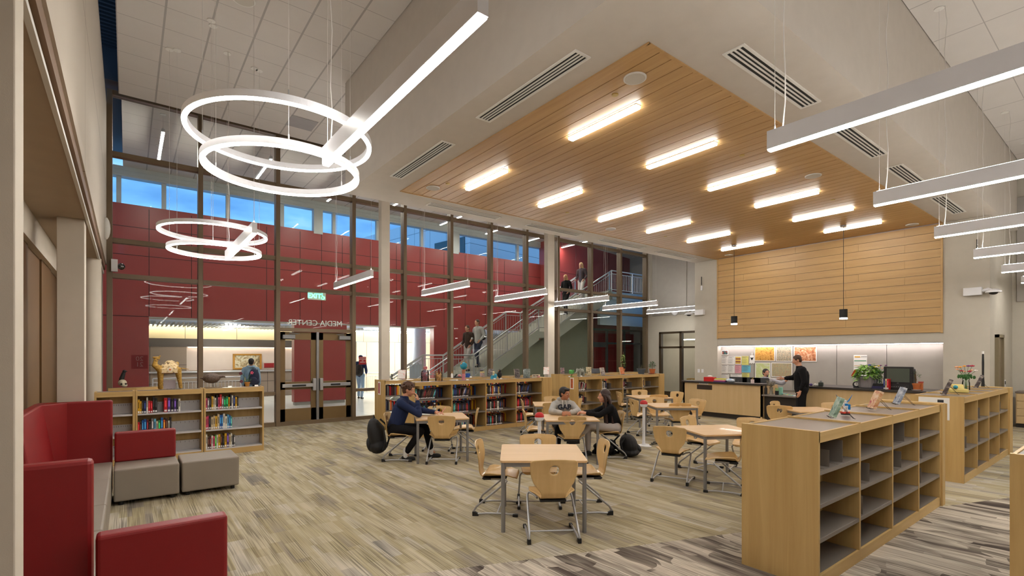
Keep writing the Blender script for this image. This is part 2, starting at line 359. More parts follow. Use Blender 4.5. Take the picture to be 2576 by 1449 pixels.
# classroom wall with a framed opening, classroom beyond
XR = 18.1
w = MB().box((XR, 13.1, 0), (XR + .15, 13.9, 7.2)).box((XR, 9.8, 2.8), (XR + .15, 13.1, 7.2)).box((XR, 8.9, 0), (XR + .15, 11.0, 2.8))
struct('wall_right', w, greige)
for a, b, c0, c1 in ((12.15, 13.6, 3.5, 6.2), (10.6, 12.1, 3.5, 6.2)):
    pass
ap = thing('acoustic_panel', 'large flat grey acoustic panel on the wall above the classroom opening, nearest the glass wall', 'panel', (XR - .012, 12.6, 4.95), group='acoustic panels over the classroom opening')
bx((-.03, -.84, -1.45), (.01, .84, 1.45)).build('face', panelg, ap, bevel=.004)
ap2 = copy_tree(ap); ap2.location = (XR - .012, 10.88, 4.95); ap2['label'] = 'large flat grey acoustic panel above the classroom opening, beside the grey pier'
d = thing('door_3', None, None); d['kind'] = 'structure'
f = MB()
for y in (13.05, 12.05, 11.05): f.box((XR - .03, y - .05, 0), (XR + .12, y + .05, 2.8))
f.box((XR - .03, 11.0, 2.72), (XR + .12, 13.1, 2.8)).box((XR - .03, 11, 2.1), (XR + .12, 13.1, 2.18)).box((XR - .03, 11, 0), (XR + .12, 13.1, .28))
f.build('door_frame', plain('dark_bronze', srgb(62, 48, 30), .45), d)
bx((XR + .04, 11.05, .28), (XR + .05, 13.05, 2.75)).build('pane', pane, d)
struct('wall_classroom', MB().box((23.6, 2.5, 0), (23.8, YC, 3.3)).box((XR + .15, YC - .1, 0), (23.8, YC + .1, 3.3)).box((XR + .3, 8.5, 0), (23.8, 8.6, 3.3)).box((XR + .15, 8.5, 3.2), (23.8, YC, 3.4)), greige)
wb = thing('whiteboard', 'wide cream whiteboard with dark tray on the far classroom wall', 'whiteboard', (23.55, 11.9, .95))
bx((-.02, -2.6, 0), (.02, 1.6, 1.45)).build('board', white, wb); bx((-.09, -2.6, -.06), (.02, 1.6, 0)).build('tray', dark, wb)
# left side: upper wall over a run of piers, brown partition behind
lw = gridmat('left_wall_panels', srgb(196, 186, 172), srgb(120, 108, 92), 3.4, 1.75, 13.7, 3.62, .018, plane='YZ', vary=.02)
struct('wall_left', bx((-.6, -3, 3.75), (-.35, 13.72, 7.2)), lw)
struct('wall_left_band', bx((-.58, -3, 3.63), (-.37, 13.72, 3.75)), plain('brown_band', srgb(128, 100, 76), .6))
struct('trim_1', bx((-.42, -3, 3.54), (-.39, 13.7, 3.58)), whitep)
struct('ceiling_left_soffit', MB().box((-2.2, -3, 3.56), (-.40, 13.72, 3.62)), plain('left_soffit', srgb(176, 158, 136), .8))
struct('beam_left', MB().box((-1.1, 2.95, 3.2), (-.92, 13.7, 3.56)), greige2)
w = MB()
yy = 2.9
for i, y in enumerate((3.0, 5.6, 8.6, 9.86, 11.0, 12.3)):
    yb = (3.0, 5.6, 8.6, 9.86, 11.0, 12.3, 13.7)[i + 1]; w.box((-1.06 + (i % 2) * .02, y + .012, 0), (-1.0 + (i % 2) * .02, yb - .012, 3.5))
struct('wall_partition', w, brownp)
struct('wall_partition_back', bx((-1.2, -6, 0), (-1.08, 13.72, 3.6)), brownp)
for i, (a, b, c0, c1) in enumerate(((-2.2, -.35, 2.76, 2.96), (-.70, -.435, 8.43, 8.78), (-.62, -.42, 13.1, 13.5))):
    struct('pillar_%d' % (i + 1), bx((a, c0, 0), (b, c1, 3.56)), greige2, bevel=.006)
struct('pillar_4', MB().cyl((-.50, 11.75), .13, 0, 3.56, 28), greige2, smooth=40)
for i, (a, c0, s_) in enumerate(((5.47, 12.9, .245), (11.52, 12.9, .31))):
    struct('column_%d' % (i + 1), bx((a, c0, 0), (a + s_, c0 + .2, 7.15)), greige2, bevel=.006)
# back and side walls behind the camera
struct('wall_behind', MB().box((-4, -6.1, 0), (18.6, -6, 7.2)).box((-4.1, -6, 0), (-4, 3, 7.2)).box((-4, 2.96, 0), (-2.2, 3.06, 3.6)).box((-4, -6, 3.6), (-.6, -2.9, 3.7)).box((-4,-3,3.56),(-2.2,3,3.62)), greige)
w = MB().box((18.3, -6, 0), (18.4, 2.36, 7)); struct('wall_side', w, greige)
for n_, (z0, z1) in enumerate(((3.2, 4.5), (4.58, 5.9))):
    a = thing('acoustic_panel', ('lower', 'upper')[n_] + ' brown grey acoustic panel high on the wall at the far right edge', 'panel', (18.285, 1.2, z0), group='acoustic panels at the far right')
    bx((-.04, -1.1, 0), (0, 1.05, z1 - z0)).build('face', panelg, a, bevel=.01)
dd = thing('door_4', None, None); dd['kind'] = 'structure'
f = MB().box((16.05, 2.27, 0), (16.12, 2.34, 2.3)).box((16.66, 2.27, 0), (16.73, 2.34, 2.3)).box((16.05, 2.27, 2.23), (16.73, 2.34, 2.3)); f.build('door_frame', plain('olive_frame', srgb(128, 116, 90), .5), dd)
bx((16.12, 2.31, 0), (16.66, 2.335, 2.23)).build('door_leaf', plain('door_leaf', srgb(120, 104, 80), .5), dd); MB().tube([(16.18, 2.31, 1.0), (16.18, 2.26, 1.0), (16.28, 2.26, 1.0)], .011).build('door_handle', chrome, dd)
# ---------------------------------------------------------------- glass wall
GX = [-.30, 1.36, 3.04, 5.0, 6.545, 8.148, 9.695, 11.24, 12.754, 14.553, 16.297, 18.016]
win = thing('window_1', None, None); win['kind'] = 'structure'
for x in GX:
    t = 7.5; bx((x - .05, YC - .13, 0), (x + .05, YC + .09, t)).build('mullion', bronze, win, bevel=.004)
for z in (.05, 3.53, 4.29, 6.15, 7.46): bx((GX[0], YC - .10, z - .05), (GX[-1], YC + .07, z + .05)).build('transom', bronze, win)
bx((GX[0], YC - .09, .80), (GX[2], YC + .06, .88)).build('transom', bronze, win); bx((GX[3], YC - .09, .80), (GX[-1], YC + .06, .88)).build('transom', bronze, win)
bx((GX[2], YC - .10, 2.43), (GX[3], YC + .07, 2.52)).build('transom', bronze, win)
zs = [.1, .8, .88, 3.48, 3.58, 4.24, 4.34, 6.1, 6.2, 7.41]
for i in range(11):
    for a, b in ((.1, .80), (.88, 3.48), (3.58, 4.24), (4.34, 6.1), (6.2, 7.41)):
        if i == 2 and a < 3: 
            if a == .1: continue
            a = 2.52
        bx((GX[i] + .05, YC - .006, a), (GX[i + 1] - .05, YC + .006, b)).build('pane', pane, win)
for n_, (a, b, hs) in enumerate(((3.10, 4.0, 1), (4.06, 4.94, -1))):
    d = thing('door_%d' % (n_ + 1), None, None); d['kind'] = 'structure'
    f = MB(); s_ = .13; Y0, Y1 = YC - .03, YC + .02
    f.box((a, Y0, .01), (a + s_, Y1, 2.42)).box((b - s_, Y0, .01), (b, Y1, 2.42)).box((a, Y0, 2.22), (b, Y1, 2.42)).box((a, Y0, .01), (b, Y1, .42)).box((a, Y0, .92), (b, Y1, 1.12))
    f.build('door_leaf', doorbr, d, bevel=.003)
    for p, q in ((.42, .92), (1.12, 2.22)): bx((a + s_, YC - .008, p), (b - s_, YC + .002, q)).build('pane', pane, d)
    pb = MB().box((a + .04, YC - .12, .98), (b - .04, YC - .07, 1.07)); c = b - .06 if hs > 0 else a + .06
    pb.build('push_bar', chrome, d, bevel=.006); bx((c - .04, YC - .13, .88), (c + .04, YC - .03, 1.2)).build('latch_case', chrome, d, bevel=.006)
    q = a + .3 if hs > 0 else b - .3
    bx((q - .02, YC - .125, 1.0), (q + .3 * hs + .02, YC - .121, 1.045)).build('push_pad', blackp, d)
    c = a + .2 if hs > 0 else b - .2
    cl = bx((c - .15, YC - .14, 2.24), (c + .15, YC - .03, 2.34)).build('door_closer', steel, d, bevel=.006); MB().tube([(c, YC - .09, 2.35), (c + .25 * hs, YC - .2, 2.37), (c + .02 * hs, YC - .1, 2.4)], .012).build('closer_arm', steel, cl)
f = MB().box((4.0, YC - .09, 0), (4.06, YC + .01, 2.43)); struct('trim_2', f, steel)
sg = thing('lettering', 'white letters above the double doors, reversed because seen from inside', 'sign', (4.01, YC + .02, 2.67))
text('letters', 'MEDIA CENTER', .205, white, (0, 0, 0), (R(90), 0, R(180)), sg, .006)
ex = thing('exit_sign', 'small green and white illuminated exit sign on the frame over the doors', 'sign', (3.99, YC - .16, 3.28))
bx((-.23, 0, 0), (.23, .05, .2)).build('panel', plain('sign_grey', srgb(206, 214, 206), .5), ex, bevel=.004)
greenE = emit('green_light', (.02, .75, .28, 1), 2.2)
text('letters', 'EXIT', .17, greenE, (-.07, -.004, .1), (R(90), 0, 0), ex, .002, bold=.004)
wc = MB().tube([Vector((.15 + .045 * cos(a), -.004, .07 + .045 * sin(a))) for a in [R(k) for k in range(-200, 60, 20)]], .007, 6).tube([(.13, -.004, .16), (.14, -.004, .1), (.17, -.004, .1), (.19, -.004, .05)], .008, 6).ell((.127, -.004, .178), .012, n=8, m=5)
wc.build('wheelchair_symbol', greenE, ex)
oc = thing('notice', 'dark red square notice with white lines stuck on the glass right of the doors', 'sign', (5.28, YC - .02, 1.55))
bx((-.105, 0, 0), (.105, .004, .22)).build('sheet', plain('notice_red', srgb(150, 20, 26), .5), oc)
for i, (t_, z) in enumerate((('MAXIMUM', .185), ('OCCUPANCY', .145), ('139', .105), ('PERSONS', .065))): text('letters', t_, .034, white, (0, -.001, z), (R(90), 0, 0), oc, .0005)
# ---------------------------------------------------------------- hall beyond the glass
YR = 19.0
w = MB()
for a, b, z0, z1 in ((-2.5, .53, 0, 6.38), (.53, 10.42, 3.0, 6.38), (4.76, 6.66, .12, 3.0), (10.42, 12.4, 0, 6.38), (12.4, 15.3, 3.0, 6.38), (15.3, 19.5, 0, 6.38)): w.box((a, YR, z0), (b, YR + .35, z1))
w.cur = 1
for x in (.534, 1.64, 3.85, 4.96, 5.72, 6.49, 7.6, 8.7, 9.77, 10.92, 12.0, 13.1, 14.2): 
    w.box((x - .009, YR - .004, 3.02), (x + .009, YR, 6.3))
for z in (5.7, 4.85): w.box((-2.5, YR - .004, z - .009), (17, YR, z + .009))
w.box((-2.5, YR - .004, 2.99), (.53, YR, 3.01))
struct('wall_red', w, [redp, plain('joint_dark', srgb(50, 16, 16), .6)])
struct('trim_red_base', MB().box((4.8, YR + .03, 0), (6.6, YR + .32, .12)).box((.53, YR - .01, 2.96), (10.42, YR + .5, 3.0)), plain('terrazzo_base', srgb(150, 146, 140), .5))
# clerestory windows over the red wall
wn = thing('window_2', None, None); wn['kind'] = 'structure'
lt = plain('pale_frame', srgb(190, 194, 192), .5)
f = MB().box((-2, YR, 7.2), (20, YR + .3, 7.5)).box((-2, YR - .02, 7.26), (20, YR, 7.3)).box((-2, YR - .03, 7.38), (20, YR, 7.41)); f.build('header', lt, wn)
for x in (-.2, .916, 2.685, 4.384, 6.218, 7.95, 9.92, 11.72, 13.4, 15.1, 16.8): bx((x - .06, YR + .1, 6.38), (x + .06, YR + .25, 7.22)).build('mullion', lt, wn)
for x in (5.6, 11.5): bx((x - .16, YR - .02, 6.3), (x + .16, YR + .25, 7.22)).build('pier', lt, wn)
bx((-2, YR + .15, 6.38), (18, YR + .16, 7.22)).build('pane', pane, wn)
# angled full height red wall behind the stair
p1, p2 = Vector((16.47, 17.82)), Vector((24.2, 19.2)); dn = (p2 - p1).normalized(); nn = Vector((-dn.y, dn.x)) * .3
w = MB().add([(p1.x, p1.y, 0), (p2.x, p2.y, 0), (p2.x + nn.x, p2.y + nn.y, 0), (p1.x + nn.x, p1.y + nn.y, 0), (p1.x, p1.y, 7.5), (p2.x, p2.y, 7.5), (p2.x + nn.x, p2.y + nn.y, 7.5), (p1.x + nn.x, p1.y + nn.y, 7.5)], [(0,3,2,1),(4,5,6,7),(0,1,5,4),(1,2,6,5),(2,3,7,6),(3,0,4,7)])
w.box((p1.x, p1.y, 0), (p1.x + .2, 19.1, 7.5))
w.cur = 1
for t_ in (1.6, 3.2, 4.8, 6.4):
    q = p1 + dn * t_; w.tube([(q.x, q.y - .004, 4.6), (q.x, q.y - .004, 7.5)], .008, 4)
for z in (5.9,): w.tube([(p1.x, p1.y - .004, z), (p2.x, p2.y - .004, z)], .008, 4)
struct('wall_red_stair', w, [redp, MATS['joint_dark']])
# corridor behind the red wall
YB = 24.0
creamW = gridmat('cream_panels', srgb(222, 204, 164), srgb(120, 110, 90), 1.85, 0, 0, 0, .02, plane='XZ', vary=.03)
greyW = gridmat('grey_timber_panels', srgb(128, 112, 98), srgb(60, 54, 48), 2.1, .74, .7, 1.42, .02, plane='XZ', vary=.08)
struct('wall_hall_upper', bx((-3, YB, 2.48), (20, YB + .2, 3.2)), creamW)
struct('wall_hall_band', bx((-3, YB - .02, 2.16), (7.8, YB + .2, 2.48)), plain('dark_timber', srgb(78, 70, 64), .6))
struct('wall_hall', MB().box((-3, YB - .01, 0), (1.9, YB + .2, 2.16)).box((1.9, YB - .01, 0), (7.8, YB + .2, 1.18)), greyW)
struct('wall_hall_alcove', bx((1.9, YB + .12, 1.18), (7.8, YB + .3, 2.16)), plain('alcove_paint', srgb(200, 184, 172), .8))
struct('wall_hall_cream', MB().box((8.9, YB - .01, 0), (20, YB + .2, 2.46)), gridmat('cream_tall', srgb(218, 204, 174), srgb(130, 118, 96), 1.5, 0, .4, 0, .02, plane='XZ', vary=.02))
struct('wall_hall_recess', bx((7.8, YB + .5, 0), (8.9, YB + .6, 2.5)), plain('recess_tan', srgb(168, 146, 108), .7))
struct('trim_handrail', MB().tube([(-2, YB - .09, 1.13), (7.6, YB - .09, 1.13)], .035), chrome)
cl = MB().box((-3, YR + .35, 3.0), (20, 20.6, 3.05)); cl.box((-3, 20.6, 3.0), (20, YB, 3.06)); struct('ceiling_corridor', cl, plain('corridor_ceiling_daylit', srgb(186, 202, 228), .8))  # blue daylight from the sky is put into the ceiling colour
sl = MB()
for i in range(58): sl.box((.2 + i * .14, 21.3, 2.92), (.23 + i * .14, YB - .3, 3.0))
struct('ceiling_slats', sl, whitep)
struct('wall_hall_end', MB().box((-3.1, YC, 0), (-2.9, 25, 8)).box((-3, YC, 0), (-.42, YC + .2, 7.6)).box((20, 19.3, 0), (20.2, 25, 3.1)), greige)
for n_, (x, y, l_, z) in enumerate(((2.2, YB - .5, 9, 2.93),)):
    a = thing('cove_light', 'warm hidden light strip washing the cream wall of the far corridor', 'light', (8.5, YB - .16, 2.98)); bx((-11, -.04, 0), (11, .04, .02)).build('diffuser', cove, a)
a = thing('alcove_light', 'thin warm light strip along the top of the picture alcove', 'light', (4.85, YB + .05, 2.13)); bx((-2.9, -.02, 0), (2.9, .02, .015)).build('diffuser', emit('alcove_strip', (1, .78, .6, 1), 4), a)
for n_, (x, y, dx, lab) in enumerate(((3.1, 22.2, 0, 'slatted corridor ceiling seen left of the doors'), (9.2, 21.6, 1.6, 'corridor ceiling just right of the doors'), (11.6, 22.0, 1.6, 'corridor ceiling behind the stair foot'))):
    a = thing('corridor_light', 'bright narrow lamp in the ' + lab, 'light', (x, y, 2.8 if n_ == 0 else 2.88), R(-35) if dx else 0, 'corridor ceiling lamps')
    (bx((-.06, -.7, 0), (.06, .7, .03)) if not dx else bx((-dx, -.04, 0), (dx, .04, .03))).build('diffuser', hallE, a)
struct('column_3', MB().cyl((10.55, 20.6), .3, 0, 3.0, 32), plain('hall_column', srgb(196, 202, 214), .5), smooth=40)
# picture, red plate, guard rail in the corridor
pic = thing('painting', 'gold framed landscape painting in the corridor alcove', 'picture', (4.12, YB + .11, 1.2), 0)
f = MB().box((-.56, -.05, 0), (.56, .005, .07)).box((-.56, -.05, .6), (.56, .005, .67)).box((-.56, -.05, .07), (-.48, .005, .6)).box((.48, -.05, .07), (.56, .005, .6)); f.build('frame', plain('gilt', srgb(176, 128, 52), .4, .4), pic, bevel=.01)
bx((-.48, -.02, .07), (.48, 0, .6)).build('canvas', painted('landscape_paint', [srgb(86, 74, 52), srgb(150, 128, 88), srgb(206, 196, 170), srgb(110, 116, 96)], 5), pic)
rp = thing('wall_plate', 'plain dark red rectangular plate beside the gold framed painting', 'sign', (4.98, YB + .1, 1.26)); bx((-.2, -.02, 0), (.2, .005, .2)).build('plate', redv, rp)
def railing(name, label, x0_, x1_, y, h=1.07, z=0):
    a = thing(name, label, 'railing', (x0_, y, z)); L_ = x1_ - x0_
    MB().tube([(0, 0, h), (L_, 0, h)], .024).build('top_rail', whitem, a)
    b = MB().tube([(0, 0, h - .14), (L_, 0, h - .14)], .014, 6).tube([(0, 0, .1), (L_, 0, .1)], .014, 6)
    for i in range(int(L_ / .115)): b.tube([(i * .115, 0, .1), (i * .115, 0, h - .14)], .008, 5)
    b.build('baluster_panel', whitem, a)
    for x in [k * L_ / max(1, round(L_ / 1.6)) for k in range(int(round(L_ / 1.6)) + 1)]: bx((x - .02, -.02, 0), (x + .02, .02, h)).build('post', whitem, a)
railing('guard_railing', 'white metal balustrade in the corridor behind the camel figure', .7, 3.4, 21.2, 1.0)
railing('guard_railing', 'white metal balustrade in the corridor behind the student in the blue cap', 8.0, 12.6, 22.0, 1.0)
# sandwich board behind the stair foot
sb_ = thing('easel_board', 'grey blue easel board standing in the hall behind the stair rail', 'easel', (9.2, 18.2, 0), R(-20))
for q in (-.2, .2): MB().tube([(q, .2, 0), (q * .3, 0, 1.5)], .02).build('leg', steel, sb_)
bx((-.28, -.03, .5), (.28, 0, 1.45)).build('board', plain('easel_panel', srgb(160, 168, 178), .5), sb_)
# ---------------------------------------------------------------- staircase
st = thing('staircase', 'pale concrete stair with silver railings climbing right behind the glass wall', 'staircase', (0, 0, 0))
YN, YF = 14.95, 17.1
FL = [(7.5, 8.9, 0, .9, 6), (9.8, 12.85, .9, 2.75, 12), (13.65, 17.1, 2.75, 4.65, 12)]
for (xa, xb, za, zb, n) in FL:
    m = MB(); dx, dz = (xb - xa) / n, (zb - za) / n
    for i in range(n): m.box((xa + i * dx, YN + .04, max(0, za + i * dz - .1)), (xa + (i + 1) * dx + .02, YF - .04, za + (i + 1) * dz))
    m.build('flight', concrete, st)
    for y in (YN - .04, YF - .04):
        MB().prism([(xa - .1, max(0, za - .3)), (xa - .1, za + .1), (xb, zb + .1), (xb, zb - .34), (xa + .1, max(0, za - .32))], y, y + .08, 'Y').build('stringer', concrete, st)
for (xa, xb, z) in ((8.9, 9.8, .9), (12.85, 13.65, 2.75)): bx((xa, YN, z - .25), (xb, YF, z)).build('landing', concrete, st)
MB().prism([(10.6, 0), (10.6, .95), (12.85, 2.3), (13.65, 2.3), (17.1, 4.2), (17.1, 0)], 16.0, 16.2, 'Y').build('under_wall', plain('under_stair_wall', srgb(140, 140, 118), .6), st)
for ni, y in enumerate((YN, YF)):
    path = [(7.4, 0), (8.9, .9), (9.8, .9), (12.85, 2.75), (13.65, 2.75), (17.1, 4.65)]
    rl = MB().tube([(x, y, z + .92) for x, z in path], .026).build('railing', chrome, st)
    b = MB()
    b.tube([(x, y, z + .78) for x, z in path], .016, 6).tube([(x, y, z + .16) for x, z in path], .016, 6)
    b.tube([(x, y + (.07 if ni == 0 else -.07), z + .9) for x, z in path], .02, 6)
    for (xa, za), (xb, zb) in zip(path, path[1:]):
        k = max(1, int((xb - xa) / .115))
        for i in range(k): x = xa + (xb - xa) * i / k; z = za + (zb - za) * i / k; b.tube([(x, y, z + .16), (x, y, z + .78)], .0075, 5)
    b.build('baluster_panel', chrome, rl)
    for x, z in ((7.5, 0), (8.9, .9), (9.8, .9), (11.3, 1.8), (12.85, 2.75), (13.65, 2.75), (15.4, 3.7), (17.0, 4.6)): bx((x - .03, y - .02, z), (x + .03, y + .02, z + .92)).build('post', chrome, rl)
railing('guard_railing', 'silver balustrade along the upper floor at the head of the stair', 17.15, 21.5, YN, .95, 4.65)
struct('floor_upper', MB().box((17.1, YN - .1, 4.3), (24, 18.2, 4.65)).box((16.4, YN, 3.15), (24, YN + .15, 4.35)), plain('slab_blue_grey', srgb(176, 192, 200), .7))
w3 = thing('window_3', None, None); w3['kind'] = 'structure'
df = plain('dark_grey_frame', srgb(84, 82, 78), .5)
for x in (14.6, 16.6, 17.62, 18.69, 20.0, 21.4): bx((x - .045, 16.55, 0), (x + .045, 16.65, 3.1)).build('mullion', df, w3)
for z in (2.4, 3.06): bx((14.6, 16.55, z - .045), (22.5, 16.65, z + .045)).build('transom', df, w3)
bx((17.7, 16.53, 0), (18.6, 16.6, .25)).build('door_rail', df, w3); bx((17.7, 16.53, 2.2), (18.6, 16.6, 2.36)).build('door_rail', df, w3)
struct('wall_red_lower', MB().box((14.9, 18.4, 0), (23, 18.5, 3.0)), gridmat('red_lower', srgb(168, 40, 40), srgb(200, 80, 70), 2.2, .9, 0, .6, .03, plane='XZ'))
struct('wall_upper_end', bx((23.5, YC, 0), (23.7, 19.4, 7.5)), plain('grey_end_wall', srgb(170, 172, 172), .7))
# white panelled building outside
b0 = Vector((13.0, 34.0)); b1 = Vector((13.9, 29.0)); dv = (b1 - b0).normalized()
bo = thing('neighbour_building', 'white panelled building outside, seen through the clerestory', 'building', (b0.x, b0.y, 0), math.atan2(dv.y, dv.x))
bm_ = gridmat('white_cladding', srgb(206, 212, 218), srgb(130, 140, 148), 1.5, 1.3, 0, .2, .03, plane='XZ')
bx((0, 0, 0), (11, 14, 10)).build('wall', bm_, bo)
bx((8.0, -.05, 7.2), (10.6, .02, 8.4)).build('window', plain('dark_glass', srgb(60, 84, 90), .1), bo)
# camera dome etc. on the back wall
def wallcam(label, y, z, s_):
    a = thing('security_camera', label, 'camera', (XW, y, z), 0, 'white security cameras')
    bx((-.12, -.16, -.09), (0, .16, .09)).build('junction_box', whitem, a, bevel=.008)
    MB().tube([(-.06, s_ * .16, 0), (-.08, s_ * .26, .03), (-.12, s_ * .32, 0)], .035).build('arm', whitem, a, smooth=50)
    MB().lathe([(.001, .03), (.07, .02), (.14, -.03), (.14, -.06), (.08, -.06)], (-.14, s_ * .36), 20).build('hood', whitem, a, smooth=40)
    MB().ell((-.14, s_ * .36, -.06), (.08, .08, .05)).build('dome', blackp, a, smooth=60)
wallcam('white dome camera on a bracket on the pier right of the timber wall', 2.62, 3.28, -1)
wallcam('white dome camera on a bracket on the pier left of the timber wall', 9.55, 3.27, 1)
for lab, y, z in (('thin black antenna on the grey pier left of the timber wall', 9.5, 4.2), ('thin black antenna on the pier right of the timber wall', 2.55, 4.2)):
    a = thing('antenna', lab, 'antenna', (XW - .03, y, z), 0, 'wall antennas'); MB().tube([(0, 0, 0), (0, 0, .28)], .012).build('rod', black, a); bx((-.01, -.03, -.18), (.03, .03, -.03)).build('mount', whitem, a)
a = thing('strobe_light', 'white round wall speaker beside the classroom acoustic panel', 'speaker', (XR - .03, 12.3, 3.6)); MB().lathe([(.14, 0), (.14, .05), (.1, .07)], (0, 0), 24, M=Matrix.Rotation(R(-90), 4, 'Y')).build('body', whitem, a)
a = thing('wall_speaker', 'white bullet shaped speaker high on the left wall', 'speaker', (-.33, 12.6, 4.3)); MB().ell((0, 0, 0), (.07, .14, .22)).build('body', whitep, a, smooth=60)
a = thing('security_camera', 'small chrome dome camera on the glass frame at the far left', 'camera', (-.22, 13.62, 3.72)); MB().ell((.12, 0, 0), .07).build('dome', plain('mirror_dome', srgb(120, 120, 122), .05, 1), a, smooth=60); bx((-.05, -.05, -.12), (.06, .05, .14)).build('mount', whitem, a)
for n_, (y, z) in enumerate(((9.62, 1.28), (9.48, 1.28))):
    a = thing('switch_plate', 'white switch plate, the %s of the pair on the pier above the desk' % ('left', 'right')[n_], 'switch', (XW - .008, y, z), 0, 'switch plates'); bx((0, -.04, -.06), (.008, .04, .06)).build('plate', whitem, a)
a = thing('door_sign', 'small dark red room sign beside the door at the far right', 'sign', (17.0, 2.33, 1.6)); bx((-.09, 0, 0), (.09, .01, .2)).build('plate', plain('sign_maroon', srgb(90, 40, 34), .5), a)
a = thing('door_reader', 'white card reader with a dark slot beside the door at the far right', 'reader', (17.05, 2.33, .95)); bx((-.1, -.03, 0), (.1, .01, .26)).build('case', whitem, a, bevel=.01); bx((-.05, -.035, .15), (.05, -.028, .23)).build('slot', blackp, a)
# ================================================================== CEILING FITTINGS
def grille(x0_, y0_, x1_, y1_, lab):
    a = thing('air_grille', lab, 'vent', (x0_, y0_, zc), 0, 'slot diffusers in the soffit'); w_, h_ = x1_ - x0_, y1_ - y0_
    t_ = .03; f = MB().box((0, 0, -.012), (w_, t_, 0)).box((0, h_ - t_, -.012), (w_, h_, 0)).box((0, t_, -.012), (t_, h_ - t_, 0)).box((w_ - t_, t_, -.012), (w_, h_ - t_, 0)); f.build('frame', whitep, a)
    bx((t_, t_, -.002), (w_ - t_, h_ - t_, 0)).build('slots', black, a)
    s_ = MB()
    for i in range(1, 4):
        if w_ > h_: q = t_ + (h_ - 2 * t_) * i / 4; s_.box((t_, q - .009, -.01), (w_ - t_, q + .009, -.003))
        else: q = t_ + (w_ - 2 * t_) * i / 4; s_.box((q - .009, t_, -.01), (q + .009, h_ - t_, -.003))
    s_.build('blades', whitep, a)
for g, lb in zip(((3.69, 3.7, 3.92, 5.58), (3.69, 6.48, 3.92, 8.34), (4.98, 2.58, 6.88, 2.82), (7.62, 2.6, 9.5, 2.84), (10.2, 2.6, 12.05, 2.84), (12.87, 2.6, 14.72, 2.84), (5.0, 9.25, 6.83, 9.48), (7.72, 9.25, 9.5, 9.5), (10.3, 9.25, 12.15, 9.5), (12.85, 9.24, 14.8, 9.48)),
    ('large slotted vent left of the timber ceiling, nearer the camera', 'slotted vent left of the timber ceiling, nearer the glass wall', 'large slotted vent right of the timber ceiling, nearest the camera', 'slotted vent right of the timber ceiling, second from the camera', 'slotted vent right of the timber ceiling, third from the camera', 'slotted vent right of the timber ceiling, nearest the timber wall',
     'slotted vent on the glass side of the timber ceiling, farthest left', 'slotted vent on the glass side of the timber ceiling, second from the left', 'slotted vent on the glass side of the timber ceiling, third from the left', 'slotted vent on the glass side of the timber ceiling, nearest the pier')): grille(*g, lb)
pr_ = None
ORD = ['first', 'second', 'third', 'fourth', 'fifth', 'sixth', 'seventh', 'eighth', 'ninth', 'tenth', 'eleventh', 'twelfth', 'thirteenth', 'fourteenth', 'fifteenth', 'sixteenth', 'seventeenth', 'eighteenth', 'nineteenth', 'twentieth', 'twenty-first', 'twenty-second', 'twenty-third', 'twenty-fourth', 'twenty-fifth', 'twenty-sixth', 'twenty-seventh', 'twenty-eighth']
for row, yc_ in (('right', 4.64), ('left', 7.43)):
    for i, x in enumerate((5.13, 6.94, 8.8, 10.6, 12.4, 14.19)):
        lab = 'glowing bar lamp in the timber ceiling, %s row, %s from the camera end' % (row, ORD[i])
        if pr_ is None:
            pr_ = thing('ceiling_lamp', lab, 'ceiling lamp', (x, yc_, 4.985), 0, 'bar lamps in the timber ceiling')
            bx((-.045, -.61, -.035), (.045, .61, 0)).build('diffuser', stripC, pr_, bevel=.006); bx((-.05, -.615, 0), (.05, .615, .012)).build('housing', whitem, pr_)
            o = pr_
        else: o = copy_tree(pr_)
        o.location = (x, yc_, 4.985); o['label'] = lab
for (x, y, z, r, lab) in ((4.6, 3.66, 4.99, .13, 'timber ceiling, nearest corner to the camera'), (4.59, 8.4, 4.99, .13, 'timber ceiling, corner by the glass wall at the left'), (9.6, 3.73, 4.99, .13, 'timber ceiling, middle of the right side'), (15.1, 3.66, 4.99, .13, 'timber ceiling, far right corner'), (15.12, 8.33, 4.99, .13, 'timber ceiling, far left corner above the pier'), (9.62, 8.41, 4.99, .13, 'timber ceiling, middle of the glass side'), (1.85, 9.0, 7.14, .16, 'white tile ceiling at the top left')):
    if x == 1.85: p_ = atz(613, -2, 7.14); x, y = p_.x, p_.y
    a = thing('ceiling_speaker', 'round white speaker in the ' + lab, 'speaker', (x, y, z), 0, 'ceiling speakers'); MB().cyl((0, 0), r, -.012, 0, 32).build('rim', whitep, a, smooth=40); MB().cyl((0, 0), r * .88, -.016, -.011, 32).build('mesh_cover', plain('speaker_mesh', srgb(198, 192, 182), .8) if 'speaker_mesh' not in MATS else MATS['speaker_mesh'], a)
for (x, y, lab) in ((4.7, 4.04, 'first bay right row'), (7.73, 4.04, 'third bay right row'), (7.76, 8.05, 'third bay glass side'), (4.7, 8.04, 'first bay glass side'), (11.4, 8.06, 'fifth bay glass side'), (11.4, 4.06, 'fifth bay right row')):
    a = thing('sprinkler_cover', 'tiny round sprinkler cover in the timber ceiling, ' + lab, 'sprinkler', (x, y, 4.99), 0, 'sprinkler covers'); MB().cyl((0, 0), .04, -.012, 0, 16).build('disc', plain('brass_disc', srgb(190, 160, 80), .4, .4) if 'brass_disc' not in MATS else MATS['brass_disc'], a)
